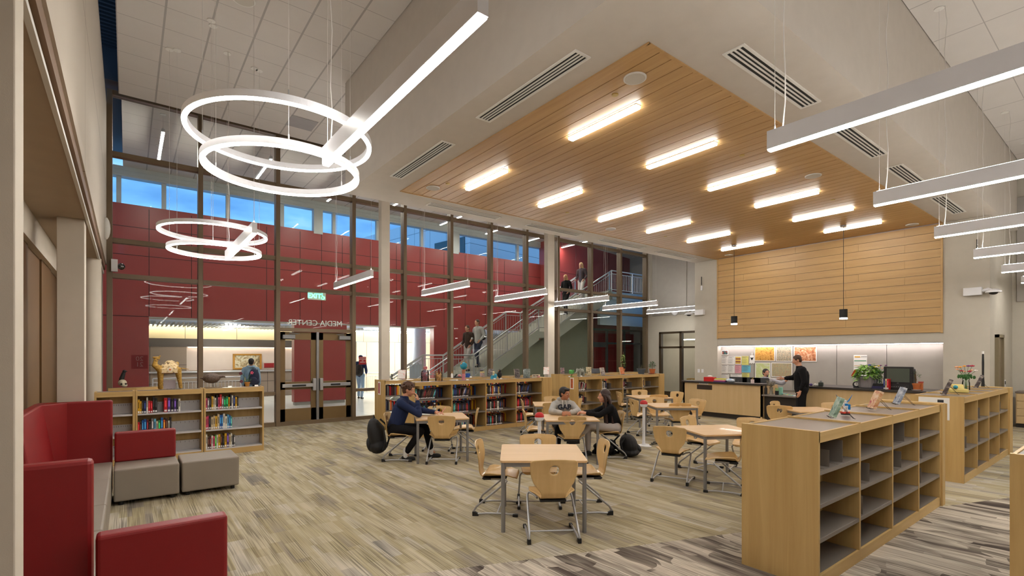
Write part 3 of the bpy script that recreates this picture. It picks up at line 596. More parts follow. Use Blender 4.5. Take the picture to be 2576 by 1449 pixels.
# linear pendants on cables
wirem = plain('white_cable', srgb(210, 206, 200), .5)
def pendant(x, ya, yb, z, ztop, lab, grp, w_=.065, h_=.16, s_='pendant_lamp', cord=True, em=None):
    L_ = yb - ya
    a = thing(s_, lab, 'pendant lamp', (x, ya, z), 0, grp)
    bx((-w_ / 2, 0, .012), (w_ / 2, L_, h_)).build('housing', whitem, a)
    bx((-w_ / 2 + .006, .004, 0), (w_ / 2 - .006, L_ - .004, .013)).build('diffuser', em or strip, a)
    if cord: bx((-w_ / 2 + .012, .03, h_), (w_ / 2 - .012, L_ - .03, h_ + .004)).build('added_uplight', upE, a)  # unseen glowing top face, added to brighten the ceilings
    for k, q in enumerate((.05, L_ - .05)):
        MB().tube([(0, q, h_), (0, q, ztop - z)], .0022, 5).build('cable', wirem, a)
        MB().tube([(-.018, q, h_), (0, q, h_ + .05), (.018, q, h_)], .003, 5).build('clip', chrome, a)
        MB().cyl((0, q), .06, ztop - z - .012, ztop - z, 16).build('canopy', whitep, a)
    if cord:
        q = L_ - .12; pts = [(.01 + .012 * sin(k * 2.1), q + .012 * cos(k * 1.7), h_ + (ztop - z - h_) * k / 14) for k in range(15)]; MB().tube(pts, .005, 5).build('power_cord', wirem, a)
P = pendant
P(1.4, 2.05, 4.53, 3.5, 7.15, 'large white bar pendant slanting across the top centre, nearest the camera', 'bar pendants')
P(1.4, 7.66, 10.1, 3.5, 7.15, 'white bar pendant hanging in front of the red wall beside the small light rings', 'bar pendants')
for i, (x, lab) in enumerate(((4.18, 'nearest the glass doors'), (6.65, 'second from the doors'), (9.2, 'third from the doors'), (11.75, 'fourth from the doors'), (14.2, 'fifth from the doors'), (16.85, 'farthest, before the classroom wall'))):
    P(x, 10.36, 12.8, 3.5, 7.15, 'white bar pendant along the glass wall, ' + lab, 'bar pendants', cord=True)
for i, (x, lab) in enumerate(((4.2, 'largest'), (6.7, 'second largest'), (9.2, 'third'), (11.68, 'fourth'), (14.2, 'fifth'), (16.6, 'farthest'))):
    P(x, -.5, 1.97, 3.5, 6.78, 'white bar pendant in the row at the right edge, ' + lab + ' of the row', 'bar pendants')
for i, x in enumerate((4.2, 6.7, 9.2, 11.7, 14.2)): P(x, -4.6, -2.1, 3.5, 6.78, 'added unseen white bar pendant in the second row behind the right edge row, %s' % ORD[i], 'bar pendants')  # out of view, added as fill light for the room
for i, y in enumerate((-4.6, -1.6)): P(1.4, y, y + 2.44, 3.5, 7.15, 'added unseen white bar pendant behind the viewpoint, %s' % ORD[i], 'bar pendants')  # two more out of view, added to raise the ambient light
for i, (x, ya) in enumerate(((.67, 14.3), (3.05, 14.5), (5.4, 15.0), (7.4, 15.2), (10.0, 15.4), (12.3, 15.5), (14.6, 15.5), (16.8, 15.5))):
    P(x, ya, ya + 2.3, 7.05, 7.5, 'bright bar pendant near the hall ceiling beyond the glass, %s from the left' % ORD[i], 'hall pendants', cord=False, h_=.09, em=hallE)
# light rings
def ring(x, y, z, r, lab):
    a = thing('ring_light', lab, 'ring light', (x, y, z), 0, 'ring lights')
    n = 96; m = MB()
    for (ra, rb, za, zb) in ((r - .022, r + .022, .012, .07),):
        pr = [(ra, za), (rb, za), (rb, zb), (ra, zb)]
        vs = [(q * cos(2*pi*k/n), q * sin(2*pi*k/n), zz) for k in range(n) for q, zz in pr]; m.add(vs, [(k*4+j, k*4+(j+1)%4, ((k+1)%n)*4+(j+1)%4, ((k+1)%n)*4+j) for k in range(n) for j in range(4)])
    m.build('housing', whitem, a)
    m = MB(); pr = [(r - .018, -.002), (r + .018, -.002), (r + .018, .014), (r - .018, .014)]
    vs = [(q * cos(2*pi*k/n), q * sin(2*pi*k/n), zz) for k in range(n) for q, zz in pr]; m.add(vs, [(k*4+j, k*4+(j+1)%4, ((k+1)%n)*4+(j+1)%4, ((k+1)%n)*4+j) for k in range(n) for j in range(4)]); m.build('diffuser', ringE, a)
    for k in range(3):
        an = R(20 + 120 * k); px, py = r * cos(an), r * sin(an)
        MB().tube([(px, py, .07), (px, py, 7.15 - z)], .0022, 5).build('cable', wirem, a); MB().tube([(px, py, .06), (px, py, .12)], .007, 6).build('clip', chrome, a); MB().cyl((px, py), .06, 7.135 - z, 7.15 - z, 16).build('canopy', whitep, a)
ring(1.20, 5.2, 3.9, .806, 'larger upper glowing ring of the near pair at the top left')
ring(1.22, 5.25, 3.6, .686, 'smaller lower glowing ring of the near pair at the top left')
ring(1.20, 10.01, 3.9, .806, 'larger upper glowing ring of the far pair before the red wall')
ring(1.22, 10.03, 3.6, .694, 'smaller lower glowing ring of the far pair before the red wall')
a = thing('access_hatch', 'grey square hatch in the white tile ceiling above the rings', 'hatch', (3.18, 12.04, 7.148)); bx((-.29, -.29, -.006), (.29, .29, 0)).build('lid', plain('hatch_grey', srgb(160, 156, 156), .7), a)
# black cylinder pendants over the desk
for y, lab in ((7.5, 'left'), (4.72, 'right')):
    a = thing('cylinder_pendant', 'black cylinder pendant on a thin rod before the timber wall, the %s one' % lab, 'pendant lamp', (13.9, y, 2.7), 0, 'black cylinder pendants')
    MB().lathe([(.085, .03), (.085, .24), (.02, .24)], (0, 0), 28).build('shade', black, a, smooth=40); MB().cyl((0, 0), .082, 0, .035, 28).build('diffuser', strip, a, smooth=40)
    MB().tube([(0, 0, .24), (0, 0, 2.29)], .006, 6).build('rod', black, a); MB().cyl((0, 0), .07, 2.26, 2.29, 20).build('canopy', steel, a)
# ================================================================== CHAIRS AND TABLES
def shell_mesh():
    """one bent plywood shell: seat with curled wings, narrow waist, flared back with a round hole"""
    NS, NT = 90, 36
    prof = [(0, .235, .405), (.06, .225, .43), (.18, .13, .438), (.32, .0, .425), (.42, -.09, .415), (.48, -.145, .412), (.53, -.185, .43), (.58, -.205, .475), (.68, -.215, .56), (.80, -.228, .66), (.92, -.248, .765), (1.0, -.262, .815)]
    wid = [(0, .15), (.03, .185), (.08, .205), (.2, .215), (.34, .225), (.42, .225), (.45, .21), (.475, .16), (.50, .128), (.54, .118), (.58, .125), (.64, .16), (.70, .198), (.78, .222), (.88, .232), (.955, .232), (.985, .222), (1.0, .195)]
    def ip(tab, s, k):
        for a, b in zip(tab, tab[1:]):
            if s <= b[0]:
                t = (s - a[0]) / (b[0] - a[0]); return a[k] + (b[k] - a[k]) * t
        return tab[-1][k]
    P3 = []
    for i in range(NS + 1):
        s = i / NS; y, z = ip(prof, s, 1), ip(prof, s, 2); w = ip(wid, s, 1)
        for j in range(NT + 1):
            t = -1 + 2 * j / NT; x = w * t; dy, dz = 0, 0
            if s < .5: dz = .062 * max(0, min(1, (s - .1) / .3)) * abs(t) ** 2.5 * (1 if s < .46 else max(0, (.5 - s) / .04))
            if s > .55: dy = .030 * t * t * min(1, (s - .55) / .2)
            if s > .9: dz -= .016 * t * t * (s - .9) / .1
            P3.append([x, y + dy, z + dz, s, t, w])
    # hole: centre at s=.855
    hz = ip(prof, .855, 2); hr = .043
    inside = [(abs(p[3] - .855) < .2) and math.hypot(p[0], p[2] - hz) < hr for p in P3]
    faces = []
    for i in range(NS):
        for j in range(NT):
            q = [i*(NT+1)+j, i*(NT+1)+j+1, (i+1)*(NT+1)+j+1, (i+1)*(NT+1)+j]
            if not any(inside[k] for k in q): faces.append(q)
    cnt = {}
    for f in faces:
        for a, b in zip(f, f[1:] + f[:1]): cnt[frozenset((a, b))] = cnt.get(frozenset((a, b)), 0) + 1
    for e, c_ in cnt.items():
        if c_ == 1:
            for k in e:
                p = P3[k]
                if abs(p[3] - .855) < .14 and abs(p[4]) < .7 and math.hypot(p[0], p[2] - hz) < .085:
                    d = math.hypot(p[0], p[2] - hz); p[0] *= (hr + .004) / d; p[2] = hz + (p[2] - hz) * (hr + .004) / d
    m = MB(); m.add([p[:3] for p in P3], faces)
    o = m.build('seat_shell', beech, None, smooth=60)
    s_ = o.modifiers.new('thick', 'SOLIDIFY'); s_.thickness = .012; s_.offset = 0
    return o
def make_chair():
    t = thing('school_chair', 'x', 'chair')
    sh = shell_mesh(); sh.parent = t
    for sx in (-1, 1):
        a = sx * .245
        pts = [(a, .245, .02), (a, .12, .032), (a, -.1, .032), (a, -.215, .02), (a, -.24, .03), (a, -.245, .055), (a * .985, -.22, .10), (a * .95, .06, .335), (a * .93, .11, .375), (a * .90, .125, .392), (a * .84, .115, .404), (a * .7, .05, .402), (a * .6, -.06, .395)]
        MB().tube(pts, .0115, 8).build('leg', chrome, t, smooth=50)
        g = MB().box((a - .018, .195, .0), (a + .018, .255, .034)); g.build('front_glide', blackp, t, bevel=.006)
        MB().prism([(-.262, 0), (-.19, 0), (-.2, .032), (-.232, .05), (-.262, .05)], a - .018, a + .018, 'X').build('rear_glide', blackp, t, bevel=.005)
    MB().tube([(-.245, .02, .034), (.245, .02, .034)], .008, 6).build('crossbar', chrome, t, smooth=50)
    MB().prism([(-.15, .375), (.09, .385), (.12, .405), (-.165, .405), (-.175, .39)], -.13, .13, 'X').build('seat_mount', blackp, t, bevel=.01)
    MB().tube([(0, -.2535, .685), (0, -.2545, .692)], .004, 6).build('rivet', blackp, t)
    return t
chair0 = make_chair(); CH[chair0.name] = kids(chair0); used = []
def put_chair(p, hd, lab, grp='pale plywood school chairs at the tables', back=True):
    """p: where the middle of the back's top edge (or the chair centre) stands; hd: facing direction in degrees"""
    h = R(hd); fx, fy = cos(h), sin(h)
    x, y = (p[0] + fx * .25, p[1] + fy * .25) if back else (p[0], p[1])
    o = chair0 if not used else copy_tree(chair0); used.append(1)
    o.location = (x, y, 0); o.rotation_euler = (0, 0, h - pi / 2); o['label'] = lab; o['group'] = grp; o['category'] = 'chair'
    return o
def cpx(u, v, hd, lab): return put_chair(atz(u, v, .81), hd, lab)
def make_table():
    t = thing('school_table', 'x', 'table'); h = .45; r = .03
    pts = []
    for cx_, cy_, a0 in ((h - r, h - r, 0), (-h + r, h - r, 90), (-h + r, -h + r, 180), (h - r, -h + r, 270)):
        for k in range(5): an = R(a0 + k * 22.5); pts.append((cx_ + r * cos(an), cy_ + r * sin(an)))
    MB().prism(pts, .716, .74).build('table_top', beechT, t, bevel=.003)
    f = MB(); e = .415
    for s in (-1, 1): f.box((-e, s * e - .015, .672), (e, s * e + .015, .716)); f.box((s * e - .015, -e, .672), (s * e + .015, e, .716))
    f.build('frame', steel, t)
    for sx in (-1, 1):
        for sy in (-1, 1): MB().cyl((sx * .418, sy * .418), .022, .0, .715, 14).build('leg', steel, t, smooth=50)
    return t
tab0 = make_table(); CH[tab0.name] = kids(tab0); tu = []
def put_table(x, y, deg, lab, sx=1, sy=1):
    o = tab0 if not tu else copy_tree(tab0); tu.append(1); o.location = (x, y, 0); o.rotation_euler = (0, 0, R(deg)); o.scale = (sx, sy, 1); o['label'] = lab; o['group'] = 'square plywood school tables'
T1 = (3.66, 4.21); T2 = (4.40, 7.78); T3 = (6.09, 6.27); T4 = (7.49, 8.19); T5 = (10.75, 8.1); T6 = (9.3, 6.45); T7 = (6.78, 3.92); T8 = (10.75, 4.25)
put_table(*T1, -37.6, 'empty square table nearest the camera, four chairs round it', 1, 1.05)
put_table(*T2, -24, 'square table where the boy in navy sits reading')
put_table(*T3, -36, 'square table where the boy in the grey hoodie and the girl sit')
put_table(*T4, -37.6, 'empty square table behind the boy in the grey hoodie', 1, 1.05)
put_table(*T5, -31, 'empty square table farthest back, beside the low shelves', 1.02, 1.08)
put_table(*T6, -37, 'empty square table right of the white book stand')
put_table(*T7, -29.3, 'empty square table left of the near empty bookcase')
put_table(*T8, -38, 'empty square table before the dark desk opening')
cpx(1395, 1157, 56, 'chair nearest the camera, back turned, tucked at the nearest table')
cpx(1200, 1108, -43, 'chair seen from the side, left of the nearest table')
cpx(1525, 1107, 147, 'chair seen from the side, right of the nearest table')
cpx(1353, 1092, 232, 'chair behind the nearest table, facing the camera')
chair_boy = put_chair((3.79, 8.12), -38, 'chair the boy in navy sits on, black backpack hung on it', back=False)
cpx(1110, 1046, 52, 'chair with its back turned, in front of the table of the boy in navy')
cpx(1106, 1021, 232, 'chair behind the table of the boy in navy, facing the camera')
cpx(1203, 1027, 146, 'chair seen from the side, right of the table of the boy in navy')
cpx(1440, 1047, 52, 'chair with its back turned, in front of the boy in the grey hoodie')
chair_girl = cpx(1566, 1034, 146, 'chair the long haired girl sits on')
chair_boy2 = put_chair((6.46, 6.82), 234, 'chair the boy in the grey hoodie sits on', back=False)
cpx(1316, 1030, -36, 'chair seen from the side, left of the grey hoodie boy, by the white stand')
cpx(1311, 1004, -36, 'chair seen from the side, left of the empty table behind the grey hoodie boy')
cpx(1392, 997, 232, 'chair facing the camera behind the grey hoodie boy, hidden in part by his head')
cpx(1393, 1013, 52, 'chair with its back turned, just behind the grey hoodie boy')
cpx(1463, 1002, 142, 'chair right of the empty table behind the grey hoodie boy')
cpx(1554, 985, -32, 'chair left of the farthest table, above the girl')
cpx(1608, 980.5, 232, 'chair facing the camera behind the farthest table')
cpx(1658, 993, 50, 'chair with its back turned at the farthest table')
cpx(1705, 985, 172, 'chair right of the farthest table, beside the desk front')
cpx(1590, 1004, -26, 'chair left of the table beside the white book stand')
cpx(1646, 999, 236, 'chair facing the camera behind the table beside the white book stand')
cpx(1712, 1014, 52, 'chair with its back turned at the table beside the white book stand')
cpx(1757, 1004, 172, 'chair against the desk front, right of the table beside the white book stand')
cpx(1683, 1073, 22, 'chair at the left front of the table beside the near bookcase, back turned')
cpx(1727, 1047, 272, 'chair at the back left of the table beside the near bookcase')
cpx(1893, 1051, 196, 'chair at the back right of the table beside the near bookcase, part hidden')
cpx(1874, 1084, 118, 'chair at the right front of the table beside the near bookcase, part hidden')
cpx(1946, 1009, 272, 'chair left of the table before the desk opening, facing the camera')
cpx(1961, 1020, 26, 'chair with its back turned before the desk opening')
cpx(2098, 1013, 200, 'chair half hidden behind the display stands, before the right desk')
# classroom seen through the opening
def crp(x, y, d, lab): put_chair((x, y), d, lab, back=False)
put_table(20.6, 12.4, 8, 'table inside the classroom, left of the door post'); put_table(21.6, 11.2, 8, 'table inside the classroom, right of the door post')
crp(19.7, 12.5, 20, 'chair left of the table inside the classroom'); crp(20.5, 11.7, 70, 'chair in front of the table inside the classroom, beside the door post'); crp(19.9, 11.3, 40, 'chair just inside the classroom, right of the door post')
for i, (x, z) in enumerate(((20.2, 2.5), (21.8, 2.55))):
    a = thing('classroom_light', 'white bar lamp hung in the classroom, %s' % ('nearer', 'farther')[i], 'light', (x, 11.9, z), 0, 'classroom bar lamps'); bx((-.04, -1.6, 0), (.04, 1.4, .04)).build('diffuser', roomE, a); MB().tube([(0, -1, .04), (0, -1, 3.2 - z)], .004, 5).build('cable', wirem, a)
pj = thing('projector', 'white projector hung from the classroom ceiling', 'projector', (20.9, 12.1, 2.25)); bx((-.2, -.25, 0), (.2, .25, .12)).build('case', whitem, pj, bevel=.02); MB().tube([(0, 0, .12), (0, 0, .93)], .02).build('pole', whitem, pj)
lp = thing('laptop', 'small blue screened tablet on the classroom table', 'laptop', (19.3, 11.25, .9)); bx((-.02, -.14, 0), (0, .14, .2), ).build('screen', emit('blue_screen', (.1, .25, .7, 1), 1.2), lp, rot=(0, R(-20), 0)); bx((-.1, -.14, 0), (.08, .14, .015)).build('base', dark, lp)
cabt = thing('side_cabinet', 'low cabinet just inside the classroom carrying the tablet', 'cabinet', (19.35, 11.2, 0)); bx((-.25, -.4, 0), (.25, .4, .9)).build('body', mapleD, cabt)
# ================================================================== BOOKCASES
def bookcase(name, label, x0_, y0_, dx, dy, divs, h=1.22, levels=(.1, .47, .83), see=True, nosing='front', wide_end=0, lip=True, group=None, top_m=laminate, shelf_m=shelfm):
    """double faced low case standing along x; front faces -y. divs: divider positions along x, from 0 to dx"""
    a = thing(name, label, 'bookcase', (x0_, y0_, 0), 0, group)
    for i, d_ in enumerate(divs):
        last = i in (0, len(divs) - 1)
        w_ = .03
        bx((d_ - w_ / 2 if 0 < i < len(divs) - 1 else (d_ if i == 0 else d_ - w_) , 0, 0), ((d_ + w_ / 2) if 0 < i < len(divs) - 1 else (d_ + w_ if i == 0 else d_), dy, h + .006)).build('end_panel' if last else 'divider', maple, a, bevel=.001)
    for p, q in zip(divs, divs[1:]):
        bx((p + .022, .012, h - .06), (q - .012, dy - .012, h - .012)).build('top', top_m, a)
        bx((p + .012, 0, h - .085), (q - .011, .018, h - .004)).build('top_rail', mapleX, a)
        bx((p + .012, dy - .018, h - .085), (q - .011, dy, h - .004)).build('top_rail', mapleX, a)
        bx((p + .012, .0, 0), (q - .011, .02, levels[0])).build('plinth', mapleX, a)
        bx((p + .012, dy - .02, 0), (q - .011, dy, levels[0])).build('plinth', mapleX, a)
        if not see: bx((p + .012, dy / 2 - .006, levels[0]), (q - .011, dy / 2 + .006, h - .06)).build('back_panel', maple, a)
        for z in levels:
            if z == levels[0]: bx((p + .013, .022, z - .02), (q - .012, dy - .022, z)).build('bottom_shelf', shelf_m, a)
            else:
                s_ = bx((p + .014, .012, z - .016), (q - .013, dy / 2 - .01, z)).build('shelf', shelf_m, a); bx((p + .014, .003, z - .032), (q - .013, .0115, z + .002)).build('nosing', shelf_m, s_, bevel=.002)
                bx((p + .014, dy / 2 + .01, z - .016), (q - .013, dy - .004, z)).build('shelf', shelf_m, a)
        holes = MB()
        for k in range(22):
            z = .18 + k * .042
            if all(abs(z - l_) > .03 for l_ in levels): holes.tube([(q - .0125, .05, z), (q - .0145, .05, z)], .0045, 6)
        holes.build('pin_holes', blackp, a)
    return a
A_ = bookcase('bookcase', 'large empty maple bookcase in the right foreground', 4.24, 1.61, 3.64, .61, (0, .885, 1.77, 2.655, 3.54), levels=(.1, .38, .65, .91), see=False)
bx((3.54, -.02, 0), (3.66, .63, 1.235)).build('end_panel', maple, A_, bevel=.002)
B_ = bookcase('bookcase', 'second empty maple bookcase behind the near one, toward the right edge', 9.36, 1.68, 3.72, .61, (0, .86, 1.71, 2.56, 3.4), levels=(.1, .47, .83), see=False)
bx((3.4, -.02, 0), (3.7, .63, 1.22)).build('end_panel', maple, B_, bevel=.002)
C_ = bookcase('bookcase', 'maple bookcase cut by the right edge of the picture', 4.22, -.06, 1.85, .61, (0, .9, 1.8), levels=(.1, .47, .83), see=False)
E_ = bookcase('bookcase', 'full double faced maple bookcase behind the boy in navy', 4.96, 9.95, 4.0, .61, (0, .97, 1.92, 2.85, 3.74))
bx((3.74, -.01, 0), (4.06, .62, 1.22)).build('end_panel', maple, E_, bevel=.002)
F_ = bookcase('bookcase', 'part filled maple bookcase behind the girl, with plants on top', 9.78, 9.72, 3.9, .61, (0, .95, 1.88, 2.8, 3.65))
bx((3.65, -.01, 0), (3.9, .62, 1.22)).build('end_panel', maple, F_, bevel=.002)
D_ = bookcase('bookcase', 'maple bookcase by the glass with a small picture on its left end', 4.93, 11.45, 6.3, .6, (0, .96, 1.9, 2.85, 3.8, 4.75), h=1.2)
G_ = bookcase('bookcase', 'maple bookcase by the glass behind the grey hoodie boy', 10.9, 11.45, 3.9, .6, (0, .96, 1.9, 2.85, 3.8), h=1.2)
def case_H(x, w_, lab, lv=(.12, .47, .83)):
    a = thing('bookcase', lab, 'bookcase', (x, 10.45, 0), 0, 'single maple bookcases by the left wall')
    bx((0, 0, 0), (.028, .3, 1.22)).build('end_panel', maple, a, bevel=.001); bx((w_ - .028, 0, 0), (w_, .3, 1.22)).build('end_panel', maple, a, bevel=.001)
    bx((.028, .28, 0), (w_ - .028, .295, 1.2)).build('back_panel', maple, a); bx((.028, .02, 1.17), (w_ - .028, .3, 1.212)).build('top', laminate, a)
    bx((.028, 0, 1.13), (w_ - .028, .02, 1.215)).build('top_rail', mapleX, a); bx((.028, .0, 0), (w_ - .028, .02, .1)).build('plinth', mapleX, a)
    for z in lv:
        MB().box((.03, .01, z - .016), (w_ - .03, .275, z)).box((.03, .004, z - .026), (w_ - .03, .011, z + .004)).build('shelf', shelfl, a)
        b = MB().box((.03, .262, z), (w_ - .03, .274, z + .17)); b.build('shelf_upstand', shelfl, a)
        n = MB()
        for k in range(14): q = .06 + k * (w_ - .12) / 13; n.box((q - .002, .259, z + .13), (q + .002, .263, z + .155))
        n.build('slots', blackp, a)
    return a
case_H(1.09, .98, 'right unit of the three single maple bookcases at the left, ending by the doors')
case_H(.11, .97, 'middle unit of the three single maple bookcases at the left')
case_H(-.42, .52, 'left unit of the three single maple bookcases, cut off by the pillar')
J_ = thing('bookcase', 'curved top maple bookcase against the glass under the skull', 'bookcase', (-.3, 12.75, 0)); 
MB().prism([(0, 0), (.45, -.05), (.95, .12), (.95, .5), (0, .5)], 1.1, 1.14).build('top', laminate, J_); MB().prism([(0, -.01), (.45, -.06), (.96, .11), (.96, .14), (.45, -.03), (0, .01)], 1.06, 1.16).build('top_rail', mapleX, J_); bx((0, 0, 0), (.95, .48, 1.1)).build('body', maple, J_)
# ---------------------------------------------------------------- books
bk_cols = {'black': (26, 24, 26), 'dark brown': (62, 36, 28), 'maroon': (96, 24, 32), 'dark blue': (26, 38, 82), 'blue': (34, 92, 170), 'light blue': (96, 166, 206), 'red': (190, 28, 34), 'pink': (210, 70, 110), 'orange': (224, 96, 30), 'yellow': (222, 172, 36), 'green': (24, 120, 66), 'teal': (60, 140, 130), 'white': (224, 220, 208), 'cream': (206, 186, 150), 'grey': (120, 116, 118), 'purple': (74, 48, 116), 'bright green': (60, 190, 60)}
lblw = plain('spine_label', srgb(232, 232, 232), .6); pages = plain('book_pages', srgb(214, 200, 168), .8)
bmesh_ = {}
def book_mesh(col):
    if col in bmesh_: return bmesh_[col]
    m = MB(); m.cur = 0
    # unit book: x thickness 1, y depth 1 (spine at y=0), z height 1
    m.prism([(0, .03), (.12, 0), (.88, 0), (1, .03), (1, 1), (.9, 1), (.9, .08), (.1, .08), (.1, 1), (0, 1)], 0, 1); m.cur = 1; m.box((.1, .07, .015), (.9, .97, .985)); m.cur = 2; m.box((.14, -.008, .05), (.86, .0, .17))
    m.cur = 3; m.box((.3, -.007, .38), (.7, .0, .82))
    cc = srgb(*bk_cols[col]); mt = plain('book_' + col.replace(' ', '_'), cc, .45)
    k = .45 if sum(bk_cols[col]) > 380 else 1.9
    tt = plain('title_' + col.replace(' ', '_'), srgb(*[min(255, int(v * k + (30 if k > 1 else 0))) for v in bk_cols[col]]), .5)
    bmesh_[col] = m.mesh('book', [mt, pages, lblw, tt]); return bmesh_[col]
NB = [0]
def shelf_books(x, y, z, specs, where, grp, side=1, depth=.16, maxw=9, lean_from=None):
    """specs: list of (colour, thickness, height); side=-1 puts the spines on the far face; returns end x"""
    cx_ = x
    for i, (col, th, hh) in enumerate(specs):
        o = bpy.data.objects.new('book', book_mesh(col)); C.objects.link(o); o.scale = (th, depth, hh)
        lean = 0
        if lean_from is not None and i >= lean_from: lean = R(random.uniform(14, 19))
        o.location = (cx_, y, z + .001); o.rotation_euler = (0, lean, 0)
        if lean: o.location.x = cx_ - 0 + .0; o.location.z = z + th * sin(lean) + .001
        o['label'] = '%s book, %s from left, %s' % (col, ORD[i] if i < len(ORD) else 'last', where); o['category'] = 'book'; o['group'] = grp
        cx_ += th * (1 / cos(lean) if lean else 1) + random.uniform(.0005, .003); NB[0] += 1
    return cx_
def rnd(n, pool, tmin=.018, tmax=.038, hmin=.2, hmax=.25): return [(random.choice(pool), random.uniform(tmin, tmax), random.uniform(hmin, hmax)) for _ in range(n)]
fict = ['black'] * 7 + ['dark brown'] * 3 + ['maroon', 'dark blue', 'grey', 'white', 'red', 'dark blue', 'teal']
YH = 10.50
H1 = 'top shelf of the right single bookcase'; 
seqs = [
 (1.12, .83, 'top shelf of the right unit by the doors', ['pink', 'grey', 'black', 'yellow', 'cream', 'white', 'black', 'pink', 'red', 'grey', 'green', 'green', 'yellow', 'black', 'white', 'dark blue', 'yellow', 'black']),
 (1.12, .47, 'middle shelf of the right unit by the doors', ['pink', 'pink', 'black', 'cream', 'cream', 'yellow', 'cream', 'blue', 'blue', 'white', 'white', 'light blue', 'blue', 'teal']),
 (1.12, .12, 'bottom shelf of the right unit by the doors', ['white', 'dark brown', 'maroon', 'white', 'pink', 'bright green', 'white', 'yellow', 'dark brown', 'black', 'yellow', 'purple', 'cream', 'white', 'black', 'grey']),
 (.14, .83, 'top shelf of the middle left unit', ['yellow', 'yellow', 'black', 'dark blue', 'white', 'red', 'red', 'black', 'black']),
 (.14, .47, 'middle shelf of the middle left unit', ['red', 'dark brown', 'blue', 'blue', 'maroon', 'black', 'grey', 'light blue', 'cream', 'green', 'blue', 'orange', 'dark brown', 'white', 'black'])]
for x, z, w_, cs in seqs:
    xe = shelf_books(x, YH, z, [(c_, random.uniform(.022, .036), random.uniform(.2, .27)) for c_ in cs], w_, 'books in the left bookcases')
    if 'top shelf of the middle' in w_: shelf_books(xe + .09, YH, z, [(c_, random.uniform(.022, .05), random.uniform(.21, .25)) for c_ in ['red', 'purple', 'black', 'purple', 'black', 'white']], 'top shelf of the middle left unit, second cluster', 'books in the left bookcases')
shelf_books(-.39, YH, .83, [(c_, .03, .22) for c_ in ['blue', 'green', 'light blue', 'yellow']], 'top shelf of the left unit', 'books in the left bookcases')
# the full bookcase: three shelves, four bays
bays = ('first', 'second', 'third', 'fourth'); shn = ('bottom', 'middle', 'top')
ext_b = {0: 'black'}
def bookend(x, y, z, d_, lab, hh=.17):
    a = thing('bookend', lab, 'bookend', (x, y, z), 0, 'grey metal bookends'); bx((0, 0, 0), (.004, d_, hh)).build('plate', shelfm, a, bevel=.002); bx((-.1, 0, 0), (0, d_, .003)).build('foot', shelfm, a)
for b_, (xa, xb) in enumerate(zip((0, .97, 1.92, 2.85), (.97, 1.92, 2.85, 3.74))):
    for l_, z in enumerate((.1, .47, .83)):
        n = {0: (14, 16, 17, 9), 1: (12, 15, 18, 14), 2: (17, 14, 16, 13)}[l_][b_]
        pool = list(fict)
        if b_ == 2 and l_ == 2: pool = ['yellow', 'yellow', 'black', 'dark blue', 'red', 'black', 'grey', 'black']
        if b_ == 3: pool += ['red', 'maroon', 'red']
        if b_ == 0: pool += ['red', 'yellow', 'green', 'grey']
        lf = {(0, 2): 5, (1, 2): 8, (3, 2): 5}.get((b_, l_))
        xe = shelf_books(4.96 + xa + .03, 9.975, z, rnd(n, pool, .02, .034, .2, .245), '%s shelf, %s bay of full bookcase behind navy boy' % (shn[l_], bays[b_]), 'books in the full bookcase', lean_from=lf)
        if xe + .09 < 4.96 + xb: bookend(xe + .02 + (.06 if lf else 0), 9.985, z, .2, 'grey bookend on the %s shelf, %s bay of the full bookcase' % (shn[l_], bays[b_]))
# part filled bookcase behind the girl (part of the count), the rest as stuff
for b_, (xa, xb) in enumerate(zip((0, .95, 1.88, 2.8), (.95, 1.88, 2.8, 3.65))):
    for l_, z in ((2, .83), (1, .47)):
        n = {2: (8, 6, 3, 2), 1: (7, 3, 0, 2)}[l_][b_]
        if n: 
            xe = shelf_books(9.78 + xa + .03, 9.745, z, rnd(n, ['black', 'dark brown', 'cream', 'maroon', 'black', 'white', 'dark blue'], .024, .04, .2, .25), '%s shelf, %s bay behind the girl' % (shn[l_], bays[b_]), 'books behind the girl', lean_from=3 if (b_, l_) == (0, 2) else None)
        bookend(9.78 + xa + (.45 if b_ else .38), 9.76, z, .2, 'grey bookend on the %s shelf, %s bay of the bookcase behind the girl' % (shn[l_], bays[b_]))
m = MB(); mats_ = [MATS['book_' + c_] for c_ in ('black', 'dark_brown', 'maroon', 'dark_blue', 'red', 'blue', 'cream', 'orange', 'yellow', 'grey')]
def fill(x, xe, y0_, y1_, z, dens=1):
    while x < xe:
        th = random.uniform(.018, .04); m.cur = random.choice([0, 0, 0, 1, 2, 3, 4, 5, 6, 7, 8, 9]); m.box((x, y0_, z + .002), (x + th - .002, y1_, z + random.uniform(.19, .245))); x += th
for b_, (xa, xb) in enumerate(zip((0, .96, 1.9, 2.85, 3.8), (.96, 1.9, 2.85, 3.8, 4.75))):
    for z in (.47, .83, .1): fill(4.93 + xa + .03, 4.93 + xa + random.uniform(.5, .8), 11.47, 11.64, z); fill(4.93 + xa + .03, 4.93 + xa + random.uniform(.3, .8), 11.86, 12.0, z)
for xa in (0, .96, 1.9):
    for z in (.47, .83, .1): fill(10.93 + xa, 10.93 + xa + .6, 11.47, 11.64, z)
for xa, xb in zip((0, .97, 1.92, 2.85), (.97, 1.92, 2.85, 3.74)):
    for z in (.1, .47, .83): fill(4.96 + xb - random.uniform(.35, .8), 4.96 + xb - .03, 10.36, 10.52, z)
for xa, xb in zip((0, .95, 1.88, 2.8), (.95, 1.88, 2.8, 3.65)):
    for z in (.1, .47, .83): fill(9.78 + xa + .1, 9.78 + xa + .5, 10.14, 10.3, z)
